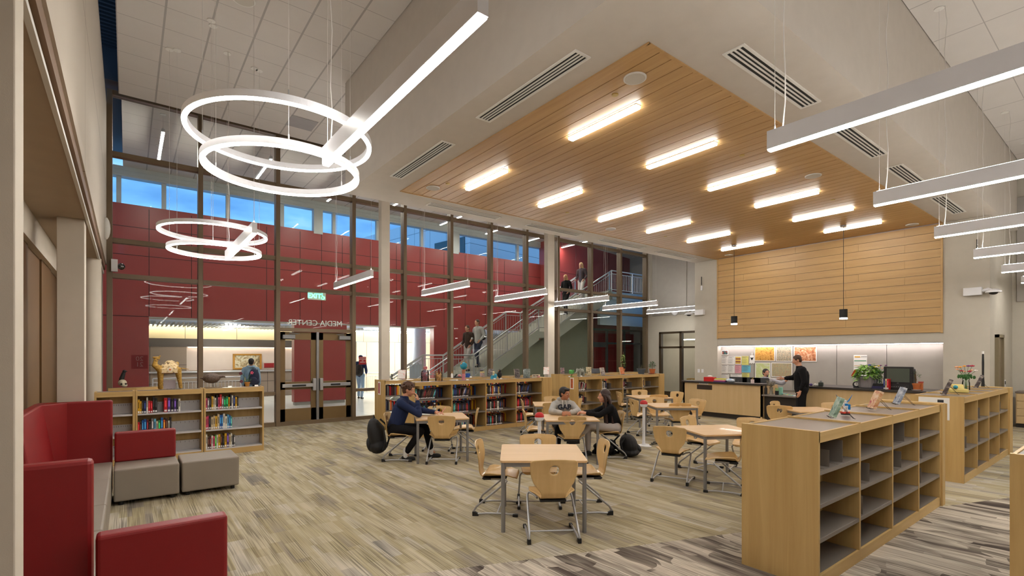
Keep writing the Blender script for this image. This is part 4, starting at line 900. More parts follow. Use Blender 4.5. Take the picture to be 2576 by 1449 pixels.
tag(m.build('book_rows', mats_), 'rows of mixed dark books on the hind shelves by the glass wall', 'books', kind='stuff')
def ends(x, y, z, lab, hh=.17): bookend(x, y, z, .2, lab, hh)
ends(4.50, 1.63, .91, 'low grey bookend on the top shelf, first bay of the near empty bookcase', .14); ends(4.78, 1.63, .91, 'taller grey bookend on the top shelf, first bay of the near empty bookcase', .19)
ends(5.42, 1.63, .65, 'grey bookend on the second shelf, second bay of the near empty bookcase'); ends(5.25, 1.63, .38, 'grey bookend on the third shelf, second bay of the near empty bookcase')
ends(6.45, 1.63, .91, 'grey bookend on the top shelf, third bay of the near empty bookcase', .2); ends(6.35, 1.63, .65, 'grey bookend on the second shelf, third bay of the near empty bookcase')
ends(7.10, 1.63, .65, 'grey bookend on the second shelf, fourth bay of the near empty bookcase'); ends(7.06, 1.63, .38, 'grey bookend on the third shelf, fourth bay of the near empty bookcase')
for i, (x, z) in enumerate(((9.62, .47), (10.5, .83), (10.5, .47), (12.15, .83))): ends(x, 1.70, z, 'grey bookend in the second empty bookcase, %s from the left' % ORD[i])
# ================================================================== DESK
XD = 13.6
dk = thing('service_desk', 'long maple front library desk, left part with the return slot', 'desk', (XD, 6.55, 0))
bx((0, 0, .14), (.04, 2.42, .985)).build('front_panel', mapleD, dk); bx((.06, .02, 0), (.12, 2.4, .14)).build('kick', dark, dk); bx((.0, 0, .0), (.9, .05, .985)).build('side_panel', mapleD, dk); bx((0, 2.37, .0), (.9, 2.42, .985)).build('side_panel', mapleD, dk)
bx((-.05, -.02, .985), (.42, 2.46, 1.035)).build('counter_top', dark, dk, bevel=.004); bx((.42, .05, .72), (.9, 2.4, .75)).build('worktop', laminate, dk)
sl_ = MB().box((-.004, 1.46, .80), (.001, 1.95, .93)); sl_.build('return_slot', plain('slot_dark', srgb(54, 38, 24), .6), dk); bx((-.006, 1.46, .795), (.02, 1.95, .803)).build('slot_sill', dark, dk)
sgn = bx((-.012, 1.58, .945), (-.002, 1.88, .98)).build('slot_sign', white, dk); text('letters', 'RETURN BOOKS HERE', .024, black, (-.013, 1.73, .962), (R(90), 0, R(-90)), sgn, .0005)
lo = thing('low_desk', 'low grey topped desk section with a dark front, by the standing man', 'desk', (XD, 5.5, 0))
bx((-.04, 0, .715), (.9, 1.05, .755)).build('counter_top', plain('grey_top', srgb(128, 122, 116), .35), lo, bevel=.004); bx((.12, 0, 0), (.16, 1.05, .715)).build('front_panel', dark, lo)
rd = thing('service_desk', 'long maple front library desk, right part with the television on it', 'desk', (XD, 3.0, 0))
bx((0, 0, .14), (.04, 2.5, .985)).build('front_panel', mapleD, rd); bx((.06, .02, 0), (.12, 2.48, .14)).build('kick', dark, rd); bx((0, 2.45, 0), (.9, 2.5, .985)).build('side_panel', mapleD, rd); bx((0, 0, 0), (1.5, .05, .985)).build('side_panel', mapleD, rd)
bx((-.05, -.12, .985), (1.1, 2.52, 1.035)).build('counter_top', dark, rd, bevel=.004)
dr = thing('drawer_cabinet', 'maple drawer cabinet with a grey top at the far right edge', 'cabinet', (17.72, 2.2, 0))
bx((0, -2.2, .1), (.55, 0, .86)).build('body', mapleD, dr); bx((-.02, -2.22, .86), (.56, .01, .9)).build('counter_top', laminate, dr); bx((.06, -2.2, 0), (.5, 0, .1)).build('kick', dark, dr)
for i in range(4):
    z = .11 + i * .187
    for j in range(2):
        f = bx((-.02, -.02 - .75 * (j + 1) + .008, z), (0, -.02 - .75 * j, z + .178)).build('drawer', mapleD, dr, bevel=.002); y_ = -.02 - .75 * (j + .5); MB().tube([(-.02, y_ - .16, z + .13), (-.045, y_ - .16, z + .13), (-.045, y_ + .16, z + .13), (-.02, y_ + .16, z + .13)], .005, 6).build('handle', steel, f)
a = thing('paper_tray', 'black tray of papers on the drawer cabinet at the right edge', 'tray', (17.9, 1.75, .9)); bx((-.15, -.22, 0), (.15, .22, .02)).build('tray', black, a); bx((-.13, -.2, .02), (.13, .2, .035)).build('papers', white, a)
# ================================================================== BANQUETTE
def block(name, lab, cat, a, b, mat, grp=None, bev=.02, feet=False):
    t = thing(name, lab, cat, ((a[0] + b[0]) / 2, (a[1] + b[1]) / 2, a[2] if not feet else 0), 0, grp)
    cx_, cy_ = (a[0] + b[0]) / 2, (a[1] + b[1]) / 2; z0 = t.location.z
    o = bx((a[0] - cx_, a[1] - cy_, a[2] - z0), (b[0] - cx_, b[1] - cy_, b[2] - z0)).build('cushion' if feet else 'panel', mat, t, bevel=bev); o.modifiers['bevel'].segments = 3
    if feet: 
        f = MB()
        for sx in (-1, 1):
            for sy in (-1, 1): f = MB().cyl((sx * ((b[0] - a[0]) / 2 - .07), sy * ((b[1] - a[1]) / 2 - .07)), .025, 0, a[2] + .005, 12); f.build('foot', blackp, t)
    # seam around the upper edge
    return t
block('ottoman', 'grey vinyl ottoman at the end of the bench, nearest the doors', 'ottoman', (.555, 7.66, .05), (1.21, 8.30, .44), greyv, feet=True)
bn = block('bench_seat', 'grey vinyl bench seat with a low red backrest', 'bench', (-.13, 7.64, .05), (.53, 8.30, .44), greyv, feet=True)
bx((-.33, .20, .44), (.325, .33, .82)).build('backrest', redv, bn, bevel=.02)
hb = thing('high_back_bench', 'tall red vinyl corner bench with grey seats along the left wall', 'bench', (-.47, 6.0, 0))
def L(a, b): return bx((a[0] + .47, a[1] - 6.0, a[2]), (b[0] + .47, b[1] - 6.0, b[2]))
for p, q in ((3.92, 5.1), (5.1, 5.95), (5.95, 7.2), (7.2, 8.28)): L((-.78, p + .002, .05), (-.15, q - .002, .44)).build('seat_cushion', greyv, hb, bevel=.018)
L((-.88, 8.30, .05), (-.15, 8.41, 1.23)).build('back_panel', redv, hb, bevel=.02)
MB().prism([(-.42, .05), (-.22, .05), (-.22, .44), (-.33, 1.23), (-.42, 1.23)], .5, 2.3, 'Y').build('back_panel', redv, hb, bevel=.015)
MB().prism([(-.35, 2.06), (-.35, 2.30), (-.12, 2.30)], .44, 1.225).build('corner_panel', redv, hb, bevel=.008)
L((-.89, 3.79, .05), (-.157, 3.90, 1.21)).build('end_panel', redv, hb, bevel=.025)
fb = block('low_bench_end', 'low red vinyl bench back in the left foreground', 'bench', (-.14, 3.60, .05), (.505, 3.72, .81), redv, feet=False, bev=.022)
bx((-.32, .065, .0), (.32, .55, .38)).build('seat_cushion', greyv, fb, bevel=.02)
# ================================================================== PEOPLE
skinL = plain('skin_light', srgb(206, 150, 122), .5); skinT = plain('skin_tan', srgb(178, 120, 88), .5)
eyeW = plain('eye_white', srgb(225, 220, 215), .3); eyeD = plain('eye_dark', srgb(34, 24, 20), .2); lipm = plain('lips', srgb(158, 84, 76), .5)
def cloth(name, col): return plain(name, srgb(*col), .85, bump=.35, bscale=90, spec=.2)
V = Vector
def hand(m, w, d, n, side, curl=.5, spread=.0, s=1.0):
    """palm, four bent fingers of different length and a thumb from the side of the palm; d: pointing direction, n: palm normal"""
    d = V(d).normalized(); n = V(n); n = (n - d * n.dot(d)).normalized(); sv = d.cross(n).normalized() * side
    w = V(w)
    m.cap(w - d * .02, w + d * .03, .024 * s, .028 * s, 8)
    for k, off in enumerate((.030, .011, -.009, -.027)):
        kn = w + d * (.088 - .006 * abs(k - 1)) * s + sv * off * s
        m.cap(w + d * .02 * s + sv * off * .7 * s, kn, .013 * s, .0115 * s, 8)
        p = kn; L_ = (.036, .041, .038, .030)[k] * s; a = 0
        fd = (d + sv * spread * (1.5 - k) * .2).normalized()
        for j in range(3):
            a += curl * (.55, .75, .5)[j]; q = p + (fd * cos(a) + n * sin(a)) * L_ * (1, .72, .58)[j]
            m.cap(p, q, (.0098, .0088, .008)[j] * s, (.0088, .008, .007)[j] * s, 8); p = q
    t0 = w + d * .022 * s + sv * .026 * s; t1 = t0 + (d * .5 + sv * .75 + n * .35).normalized() * .040 * s; t2 = t1 + (d * .8 + sv * .25 + n * .5).normalized() * .032 * s; t3 = t2 + (d * .9 + n * .45).normalized() * .024 * s
    m.cap(t0, t1, .0145 * s, .0115 * s, 8); m.cap(t1, t2, .011 * s, .0098 * s, 8); m.cap(t2, t3, .0095 * s, .008 * s, 8)
def human(label, loc, hd, J, skin, shirt, pants, shoe, hair, hairm, vox=.009, look=(0, 1, 0), hands=None, sock=None, hood=False, collar=None, beard=None, smile=False, scale=1, cuff=.0, build=1.0, detail=True, zfoot=0):
    t = thing('person', label, 'person', loc, R(hd) - pi / 2); t.scale = (scale,) * 3
    J = {k: V(v) for k, v in J.items()}
    F = V(look).normalized(); U = (V((0, 0, 1)) - F * F.z).normalized(); Rt = F.cross(U).normalized(); M = Matrix((Rt, F, U)).transposed()
    H = J['head']; b = MB(); B_ = build
    hipL = J.get('hipL', J['pelvis'] + V((-.09, 0, -.01))); hipR = J.get('hipR', J['pelvis'] + V((.09, 0, -.01)))
    # head: cranium, cheeks, jaw, brow, nose, ears
    b.ell(H + U * .022 - F * .012, (.074, .094, .098), M, 16, 12); b.ell(H - U * .03 + F * .022, (.058, .064, .07), M, 14, 10); b.ell(H - U * .082 + F * .052, (.03, .03, .026), M, 10, 8)
    b.cap(H - Rt * .03 + F * .074 + U * .028, H + Rt * .03 + F * .074 + U * .028, .013, .013, 8)
    b.cap(H + F * .086 + U * .016, H + F * .108 - U * .022, .0085, .0135, 8); b.cap(H - Rt * .012 + F * .094 - U * .026, H + Rt * .012 + F * .094 - U * .026, .009, .009, 6)
    b.cap(H - Rt * .014 + F * .083 - U * .052, H + Rt * .014 + F * .083 - U * .052, .010, .010, 6)
    for s_ in (-1, 1): b.ell(H + Rt * .076 * s_ - U * .006 - F * .006, (.011, .02, .031), M, 8, 8); b.ell(H + Rt * .043 * s_ + F * .045 - U * .024, (.02, .022, .024), M, 8, 6)
    b.cap(J['neck'], H - U * .06 - F * .022, .056 * B_, .05, 12)
    b.cap(J['pelvis'], J['chest'], .115 * B_, .122 * B_, 14); b.cap(J['shL'] * .8 + J['shR'] * .2, J['shR'] * .8 + J['shL'] * .2, .068 * B_, .068 * B_, 12); b.cap(J['chest'], J['neck'], .115 * B_, .058, 12)
    for s_, hp in (('L', hipL), ('R', hipR)):
        b.cap(J['sh' + s_], J['el' + s_], .046 * B_, .038 * B_, 10); b.cap(J['el' + s_], J['wr' + s_], .038 * B_, .026, 10)
        b.cap(hp, J['kn' + s_], .082 * B_, .054 * B_, 12); b.cap(J['kn' + s_], J['an' + s_], .052 * B_, .036, 10); b.cap(J['an' + s_], J['an' + s_] * .6 + J['to' + s_] * .4, .030, .02, 8)
    for s_, (d, n, cu) in (hands or {}).items(): hand(b, J['wr' + s_], d, n, -1 if s_ == 'L' else 1, cu)
    for s_ in 'LR':
        if not hands or s_ not in hands: hand(b, J['wr' + s_], (J['wr' + s_] - J['el' + s_]), (1 if s_ == 'L' else -1, 0, 0), -1 if s_ == 'L' else 1, .35)
    body = b.build('body', skin, t, remesh=vox)
    # shirt
    m = MB(); e = .017
    m.cap(J['pelvis'] + V((0, 0, .02)), J['chest'], .118 * B_ + e, .128 * B_ + e, 16); m.cap(J['shL'] * .84 + J['shR'] * .16, J['shR'] * .84 + J['shL'] * .16, .072 * B_ + e, .072 * B_ + e, 12); m.cap(J['chest'], J['neck'] - V((0, 0, .012)), .118 * B_ + e, .058 + e, 12)
    m.ell(J['pelvis'] + V((0, 0, .03)), (.158 * B_, .135 * B_, .09))
    for s_ in 'LR':
        wr = J['wr' + s_]; el = J['el' + s_]; q = wr + (el - wr).normalized() * (.035 + cuff)
        m.cap(J['sh' + s_], el, .058 * B_ + e * .7, .047 * B_ + e * .6, 12); m.cap(el, q, .047 * B_ + e * .6, .033 + e * .4, 10)
        for k in range(3): a_ = el + (q - el) * (.15 + .3 * k); m.cap(a_ - V((.012, 0, 0)), a_ + V((.012, 0, .006)), .046 * B_ + e * .5 - k * .005, None, 8)   # sleeve folds
    if hood:
        for k in range(7): a_ = R(-120 + 40 * k); m.ell(J['neck'] + V((.082 * sin(a_ + pi), -.035 - .075 * cos(a_ + pi) * -1, .03 - .012 * cos(a_))), (.042, .042, .035))
    if collar: m.tube([J['neck'] + V((.07 * cos(R(k)), .065 * sin(R(k)) - .01, .035)) for k in range(0, 360, 30)], .014, 6, closed=True)
    sh = m.build('shirt', shirt, t, remesh=max(.010, vox))
    # trousers
    m = MB(); m.cap(hipL, hipR, .112 * B_, .112 * B_, 12); m.ell(J['pelvis'], (.15 * B_, .125 * B_, .1))
    for s_, hp in (('L', hipL), ('R', hipR)):
        an = J['an' + s_]; kn = J['kn' + s_]; q = an + (kn - an).normalized() * (.06 if sock else .01)
        m.cap(hp, kn, .096 * B_, .070 * B_, 12); m.cap(kn, q, .068 * B_, .058 * B_, 12)
    m.build('trousers', pants, t, remesh=max(.012, vox))
    for s_ in 'LR':
        an, to = J['an' + s_], J['to' + s_]; d = (to - an); d.z = 0; d = d.normalized() if d.length > .01 else V((0, 1, 0)); base = min(an.z, to.z)
        m = MB(); fz = zfoot if an.z < .16 else an.z - .07
        Mx = Matrix((d.cross(V((0, 0, 1))), d, V((0, 0, 1)))).transposed(); 
        m.ell(V((an.x, an.y, fz + .045)) - d * .01, (.042, .06, .045), Mx); m.ell(V((an.x, an.y, fz + .034)) + d * .09, (.047, .085, .034), Mx); m.ell(V((an.x, an.y, fz + .012)) + d * .05, (.05, .135, .012), Mx)
        m.build('shoe', shoe, t, remesh=.008 if detail else .015)
        if sock: MB().cap(V((an.x, an.y, fz + .06)), an + V((0, 0, .06)), .043, .044, 12).build('sock', sock, t, smooth=60)
    # hair
    m = MB()
    if hair in ('short', 'curly', 'long', 'fringe'):
        m.ell(H + U * .046 - F * .026, (.084, .098, .086), M, 16, 10); m.ell(H + U * .0 - F * .05, (.078, .066, .085), M, 12, 8)
        for s_ in (-1, 1): m.ell(H + Rt * .066 * s_ + U * .035 + F * .018, (.018, .035, .035), M, 8, 6)
    if hair == 'fringe': m.ell(H + U * .088 + F * .04, (.07, .05, .03), M)
    if hair == 'curly':
        rn = random.Random(3)
        for k in range(210):
            th = rn.uniform(0, 2 * pi); ph = rn.uniform(-.25, 1.35); d = Rt * cos(th) * cos(ph) * .094 + F * (sin(th) * cos(ph) * .106 - .018) + U * (sin(ph) * .098 + .045)
            if d.dot(F) > .055 and d.dot(U) < .075: continue
            m.ell(H + d, rn.uniform(.012, .024), n=8, m=6)
    if hair == 'long':
        for k in range(26):
            a_ = -pi * .62 + 1.24 * pi * k / 25; p = H + Rt * sin(a_) * .078 - F * cos(a_) * .088 * (1 if cos(a_) > 0 else .5) + U * .03
            ps = [p]; 
            for j in range(1, 7): ps.append(H + Rt * sin(a_) * (.08 + .012 * j) * (1 - .05 * j) + V((0, -.07 - .012 * j, 0)) * (1 if cos(a_) > 0 else .3) - F * cos(a_) * .03 + U * .03 + V((0, 0, -.085 * j)) + V((.006 * sin(k * 2.3 + j), .006 * cos(k * 1.9 + j), 0)))
            for q, r in zip(ps, ps[1:]): m.cap(q, r, .02, .019, 6)
    if hair == 'blond_long':
        m.ell(H + U * .046 - F * .026, (.086, .1, .088), M, 16, 10)
        for s_ in (-1, 0, 1): m.cap(H + Rt * .06 * s_ - F * .045, J['neck'] + Rt * .08 * s_ - F * .06 - U * .12, .05, .04, 8)
    if hair == 'cap':
        m.ell(H + U * .05 - F * .01, (.09, .104, .075), M, 14, 8); m.ell(H + U * .04 + F * .1, (.06, .05, .01), M)
    m.build('cap' if hair == 'cap' else 'hair', hairm, t, remesh=.006 if detail else .014)
    if beard: 
        m = MB(); m.ell(H - U * .082 + F * .062, (.026, .026, .024), M, 10, 8); m.cap(H - Rt * .024 + F * .089 - U * .036, H + Rt * .024 + F * .089 - U * .036, .0065, None, 6)
        for s_ in (-1, 1): m.cap(H + Rt * .026 * s_ + F * .087 - U * .036, H + Rt * .018 * s_ + F * .08 - U * .075, .0065, None, 6)
        m.build('beard', beard, t, remesh=.005)
    if detail:
        for s_ in (-1, 1):
            q = H + Rt * .031 * s_ + F * .079 + U * .006
            e_o = MB().ell(q, (.0125, .009, .0085), M, 10, 8).build('eye', eyeW, t, smooth=60); MB().ell(q + F * .0068, (.0055, .004, .0058), M, 8, 6).build('iris', eyeD, e_o, smooth=60)
            MB().tube([q + U * .020 - Rt * .016 * s_ * -1 + F * .008, q + U * .025 + F * .012, q + U * .019 + Rt * -.016 * s_ + F * .010], .0017, 5).build('eyebrow', hairm, t)
        if smile: MB().ell(H + F * .091 - U * .051, (.023, .008, .009), M, 10, 6).build('teeth', white, t, smooth=60)
        else: MB().ell(H + F * .091 - U * .051, (.019, .006, .0055), M, 10, 6).build('lips', lipm, t, smooth=60)
    return t, body, sh
def backpack(name, label, loc, rz, s=(1, 1, 1), mat=black, tilt=0, strap=True):
    t = thing(name, label, 'backpack', loc, rz); M = Matrix.Rotation(tilt, 3, 'X')
    m = MB(); m.ell(M @ V((0, 0, .24 * s[2])), (.155 * s[0], .11 * s[1], .23 * s[2]), M, 16, 12); m.ell(M @ V((0, 0, .10 * s[2])), (.17 * s[0], .125 * s[1], .10 * s[2]), M, 14, 8)
    m.build('bag', mat, t, remesh=.012)
    m = MB(); m.ell(M @ V((0, -.10 * s[1], .14 * s[2])), (.12 * s[0], .05 * s[1], .10 * s[2]), M); m.build('front_pocket', mat, t, remesh=.012)
    if strap:
        for q in (-1, 1): MB().tube([M @ V((q * .08 * s[0], .08 * s[1], .43 * s[2])), M @ V((q * .1 * s[0], .15 * s[1], .33 * s[2])), M @ V((q * .1 * s[0], .14 * s[1], .15 * s[2])), M @ V((q * .1 * s[0], .08 * s[1], .05 * s[2]))], .016, 8).build('strap', mat, t)
    MB().tube([M @ V((-.04, .03, .46 * s[2])), M @ V((0, .03, .5 * s[2])), M @ V((.04, .03, .46 * s[2]))], .008, 6).build('handle', mat, t)
    return t
fabric_black = plain('black_nylon', srgb(22, 22, 24), .7, bump=.4, bscale=60)
navyc = cloth('navy_fleece', (38, 48, 80)); blackc = cloth('black_cloth', (20, 19, 22)); greyh = cloth('grey_hoodie', (178, 176, 172)); greyt = cloth('grey_sweatpants', (178, 170, 164))
hairB = plain('brown_hair', srgb(78, 50, 34), .6, bump=.8, bscale=120); hairK = plain('black_hair', srgb(26, 20, 20), .55, bump=.6, bscale=120); hairD = plain('dark_brown_hair', srgb(50, 28, 24), .4, bump=.8, bscale=100); hairY = plain('blond_hair', srgb(196, 160, 108), .6)
sockw = cloth('white_sock', (214, 210, 204)); shoeB = plain('black_shoe', srgb(20, 20, 20), .6)
# boy in navy, chin on hand, reading
human('curly haired boy in navy fleece sitting at a table, one hand on his chin, reading', (3.79, 8.12, 0), -38,
      dict(pelvis=(0, -.09, .54), chest=(0, .02, .88), neck=(0, .08, 1.06), head=(0, .145, 1.205), shL=(-.17, .04, .99), shR=(.17, .04, .99), elL=(-.24, .34, .82), wrL=(-.13, .60, .80), elR=(.17, .36, .80), wrR=(.06, .315, 1.035),
           knL=(-.12, .42, .53), knR=(.12, .38, .50), anL=(-.14, .52, .12), anR=(.13, .12, .12), toL=(-.15, .66, .04), toR=(.13, .22, .04)),
      skinL, navyc, blackc, shoeB, 'curly', hairB, look=(.0, 1, -.22), hands={'L': ((.25, 1, .05), (0, 0, -1), .5), 'R': ((-.28, -.15, 1), (-.2, -1, -.1), 1.0)}, sock=sockw, collar=True)
pp = atz(1066, 1041, .742); a = thing('paper', 'white paper lying on the table before the boy in navy', 'paper', (pp.x, pp.y, .741), R(-28)); bx((-.11, -.15, 0), (.11, .15, .003)).build('sheet', white, a)
a = thing('booklet', 'pink edged sheet held up in the hand of the boy in navy', 'booklet', (4.29, 7.585, .80), R(-38)); o = bx((-.004, -.075, 0), (.004, .075, .13)).build('sheet', plain('pink_sheet', srgb(224, 150, 142), .6), a); o.rotation_euler = (0, R(38), 0)
bw = atz(1093, 1042, .74); a = thing('water_bottle', 'clear plastic water bottle on the table of the boy in navy', 'bottle', (bw.x, bw.y, .74)); MB().lathe([(.03, 0), (.032, .01), (.032, .06), (.028, .075), (.032, .09), (.032, .13), (.014, .165), (.014, .185)], (0, 0), 20).build('bottle', glass('bottle_clear', (.86, .9, .9, 1), .12), a, smooth=40); MB().cyl((0, 0), .015, .183, .2, 14).build('lid', white, a); MB().lathe([(.0325, .075), (.0325, .12)], (0, 0), 20, cap=False).build('wrap', plain('bottle_wrap', srgb(200, 206, 200), .5), a)
bp = backpack('backpack', 'black backpack hung on the chair of the boy in navy', (3.50, 8.32, .10), R(-38) + pi / 2 + pi, (1.2, 1.25, 1.35), fabric_black, tilt=R(12))
# boy in grey hoodie
tb_, bb_, sh_ = human('boy in a light grey hoodie sitting with clasped hands on the table, looking right', (6.46, 6.82, 0), 234,
      dict(pelvis=(0, -.08, .54), chest=(0, .06, .83), neck=(0, .12, .975), head=(-.015, .175, 1.105), shL=(-.165, .08, .90), shR=(.165, .08, .90), elL=(-.245, .30, .80), wrL=(-.055, .47, .79), elR=(.245, .30, .80), wrR=(.055, .47, .79),
           knL=(-.13, .40, .50), knR=(.13, .40, .50), anL=(-.12, .36, .12), anR=(.14, .30, .12), toL=(-.12, .5, .04), toR=(.14, .45, .04)),
      skinT, greyh, blackc, shoeB, 'fringe', hairK, look=(-.72, .7, -.12), hands={'L': ((.75, .55, .0), (.3, -.5, -.9), .9), 'R': ((-.75, .55, .03), (-.3, -.5, -.9), .9)}, hood=True)
text('letters', 'GAP', .125, plain('print_black', srgb(22, 24, 40), .7), (0, .232, .865), (R(78), 0, R(180)), tb_, .004, bold=.006)
for s_ in (-1, 1): MB().tube([(s_ * .03, .20, .99), (s_ * .035, .235, .93), (s_ * .03, .245, .87)], .004, 6).build('drawstring', white, tb_)
# girl
cg = chair_girl.location
human('long haired girl in a black top and grey sweatpants sitting, seen from the side', (cg.x, cg.y, 0), 146,
      dict(pelvis=(0, -.11, .53), chest=(0, -.02, .80), neck=(0, .03, .945), head=(0, .09, 1.075), shL=(-.145, .0, .875), shR=(.145, .0, .875), elL=(-.19, .22, .76), wrL=(-.06, .43, .785), elR=(.19, .24, .77), wrR=(.03, .46, .79),
           knL=(-.1, .38, .56), knR=(.09, .36, .49), anL=(-.02, .60, .30), anR=(.08, .36, .12), toL=(-.02, .72, .26), toR=(.08, .5, .04)),
      skinL, blackc, greyt, shoeB, 'long', hairD, look=(.1, 1, -.05), hands={'L': ((.5, .8, .1), (.2, -.3, -1), .8), 'R': ((-.4, .9, .1), (-.2, -.3, -1), .8)}, build=.88)
gb = atz(1585, 1146, 0); backpack('backpack', 'black backpack slumped on the carpet behind the chair of the girl', (gb.x, gb.y, .0), R(60), (1.7, 1.3, .85), fabric_black, tilt=R(-8))
a = thing('jacket', 'black jacket heaped on the floor beside the slumped backpack', 'jacket', (gb.x - .25, gb.y + .32, 0)); m = MB()
rn = random.Random(5)
for k in range(30): m.ell((rn.uniform(-.2, .2), rn.uniform(-.14, .14), rn.uniform(.05, .2)), (rn.uniform(.05, .1), rn.uniform(.04, .08), rn.uniform(.04, .08)))
m.build('cloth', blackc, a, remesh=.015)
# standing man at the desk
std = dict(pelvis=(0, 0, .95), chest=(0, .0, 1.32), neck=(0, .03, 1.50), head=(0, .07, 1.66), shL=(-.185, .0, 1.44), shR=(.185, .0, 1.44), elL=(-.235, -.04, 1.17), wrL=(-.22, .05, .92), elR=(.235, -.04, 1.17), wrR=(.22, .05, .92),
           knL=(-.1, .02, .5), knR=(.1, .02, .5), anL=(-.1, -.02, .1), anR=(.1, -.02, .1), toL=(-.11, .12, .04), toR=(.11, .12, .04))
def pose(**k): d = dict(std); d.update(k); return d
human('man in black long sleeved top and black trousers standing at the desk', (13.26, 5.42, 0), 118,
      pose(elR=(.24, .15, 1.24), wrR=(.16, .40, 1.22), head=(-.01, .10, 1.69), neck=(0, .05, 1.53), knL=(-.12, .02, .5), knR=(.12, .02, .5)), skinL, blackc, blackc, shoeB, 'short', hairB, look=(-.1, 1, -.35), hands={'R': ((-.1, 1, .0), (-1, 0, -.2), .6)}, build=1.22, vox=.011, cuff=.02)
a = thing('folded_paper', 'white folded paper passed between the two men at the desk', 'paper', (13.26 + cos(R(118)) * .58 + .14, 5.42 + sin(R(118)) * .58, 1.215), R(118)); bx((-.04, -.04, 0), (.2, .04, .012)).build('sheet', white, a)
# seated man behind the desk
human('bearded smiling man in a light grey shirt sitting behind the desk', (14.72, 7.0, 0), 222,
      dict(pelvis=(0, -.05, .60), chest=(0, .0, .98), neck=(0, .03, 1.15), head=(0, .07, 1.295), shL=(-.18, .0, 1.08), shR=(.18, .0, 1.08), elL=(-.42, .10, 1.0), wrL=(-.55, .27, 1.15), elR=(.25, .12, .87), wrR=(.2, .35, .86),
           knL=(-.12, .38, .56), knR=(.12, .38, .56), anL=(-.12, .36, .12), anR=(.12, .36, .12), toL=(-.12, .5, .04), toR=(.12, .5, .04)),
      skinL, cloth('light_grey_shirt', (176, 176, 186)), blackc, shoeB, 'short', hairK, look=(-.25, 1, .0), hands={'L': ((-.5, .6, .2), (.3, .2, 1), .4)}, beard=hairK, smile=True, cuff=.12, collar=True)
oc_ = thing('office_chair', 'dark office chair under the man behind the desk', 'chair', (14.72, 7.0, 0), R(222 - 90)); bx((-.23, -.25, .44), (.23, .22, .5)).build('seat', black, oc_, bevel=.03); MB().cyl((0, 0), .03, .06, .44, 12).build('post', steel, oc_)
bx((-.2, -.3, .55), (.2, -.25, .95)).build('backrest', black, oc_, bevel=.02)
for k in range(5): MB().tube([(0, 0, .1), (.28 * cos(R(72 * k)), .28 * sin(R(72 * k)), .04)], .02).build('leg', black, oc_)
# people on the stair and in the hall
lowd = dict(vox=.016, detail=False)
def stair_z(x): return .9 + math.floor((x - 9.8) / (3.05 / 12) + 1) * (1.85 / 12) if x < 12.85 else 2.75 + math.floor((x - 13.65) / (3.45 / 12) + 1) * (1.9 / 12)
walk = pose(knL=(-.1, .16, .52), anL=(-.1, .10, .12), toL=(-.11, .24, .06), knR=(.1, .02, .5), anR=(.1, -.12, .1), toR=(.11, .0, .04), elL=(-.25, -.06, 1.18), wrL=(-.22, .12, 1.0), elR=(.25, -.02, 1.18), wrR=(.2, .16, 1.02))
q = aty(1178, 850, 15.9); human('boy in a dark brown jacket and grey trousers on the lower stair flight', (q.x, q.y, max(.9, stair_z(q.x))), 196, walk, skinL, cloth('brown_hoodie', (66, 52, 46)), greyt, shoeB, 'short', hairB, scale=.97, **lowd)
q = aty(1203, 850, 15.5); hs = human('boy in a light grey hoodie with a dark backpack on the lower stair flight', (q.x, q.y, stair_z(q.x)), 190, walk, skinL, greyh, cloth('navy_trousers', (44, 48, 66)), shoeB, 'short', hairB, scale=1.0, **lowd)[0]
backpack('backpack', 'dark backpack worn by the boy in the light grey hoodie on the stair', (q.x + .2, q.y + .03, stair_z(q.x) + 1.0), R(190 - 90), (.9, 1, 1), fabric_black)
q = aty(1424, 740, 15.5); human('blond person in a black jacket on the upper stair flight, the lower of two', (q.x, q.y, stair_z(q.x)), 190, walk, skinL, blackc, blackc, shoeB, 'blond_long', hairY, scale=.96, **lowd)
q = aty(1463, 720, 15.8); human('blond person in a dark top and pale wide trousers on the upper stair flight', (q.x, q.y, stair_z(q.x)), 190, walk, skinL, cloth('slate_top', (74, 62, 66)), cloth('pale_trousers', (206, 200, 196)), shoeB, 'blond_long', hairY, scale=1.0, **lowd)
q = Vector((2.95, 16.7, 0)); human('boy in a pale blue hoodie standing in the hall, seen from behind', (q.x, q.y, 0), 70, pose(), skinT, cloth('blue_hoodie', (140, 164, 186)), blackc, shoeB, 'short', hairK, hood=True, scale=.965, **lowd)
backpack('backpack', 'dark blue backpack worn by the boy in the pale blue hoodie', (q.x + .05, q.y - .19, .92), R(70 - 90), (.95, .9, 1.05), plain('navy_nylon', srgb(42, 48, 76), .7))
q = Vector((7.68, 20.3, 0)); human('person in a blue cap, navy jacket and pale jeans walking through the hall', (q.x, q.y, 0), 50, walk, skinL, cloth('navy_jacket', (42, 58, 96)), cloth('pale_jeans', (140, 164, 188)), shoeB, 'cap', cloth('blue_cap', (40, 62, 104)), scale=1.02, **lowd)
backpack('backpack', 'black backpack worn by the person in the blue cap', (q.x - .12, q.y - .17, .95), R(50 - 90), (1, 1, 1.05), fabric_black)
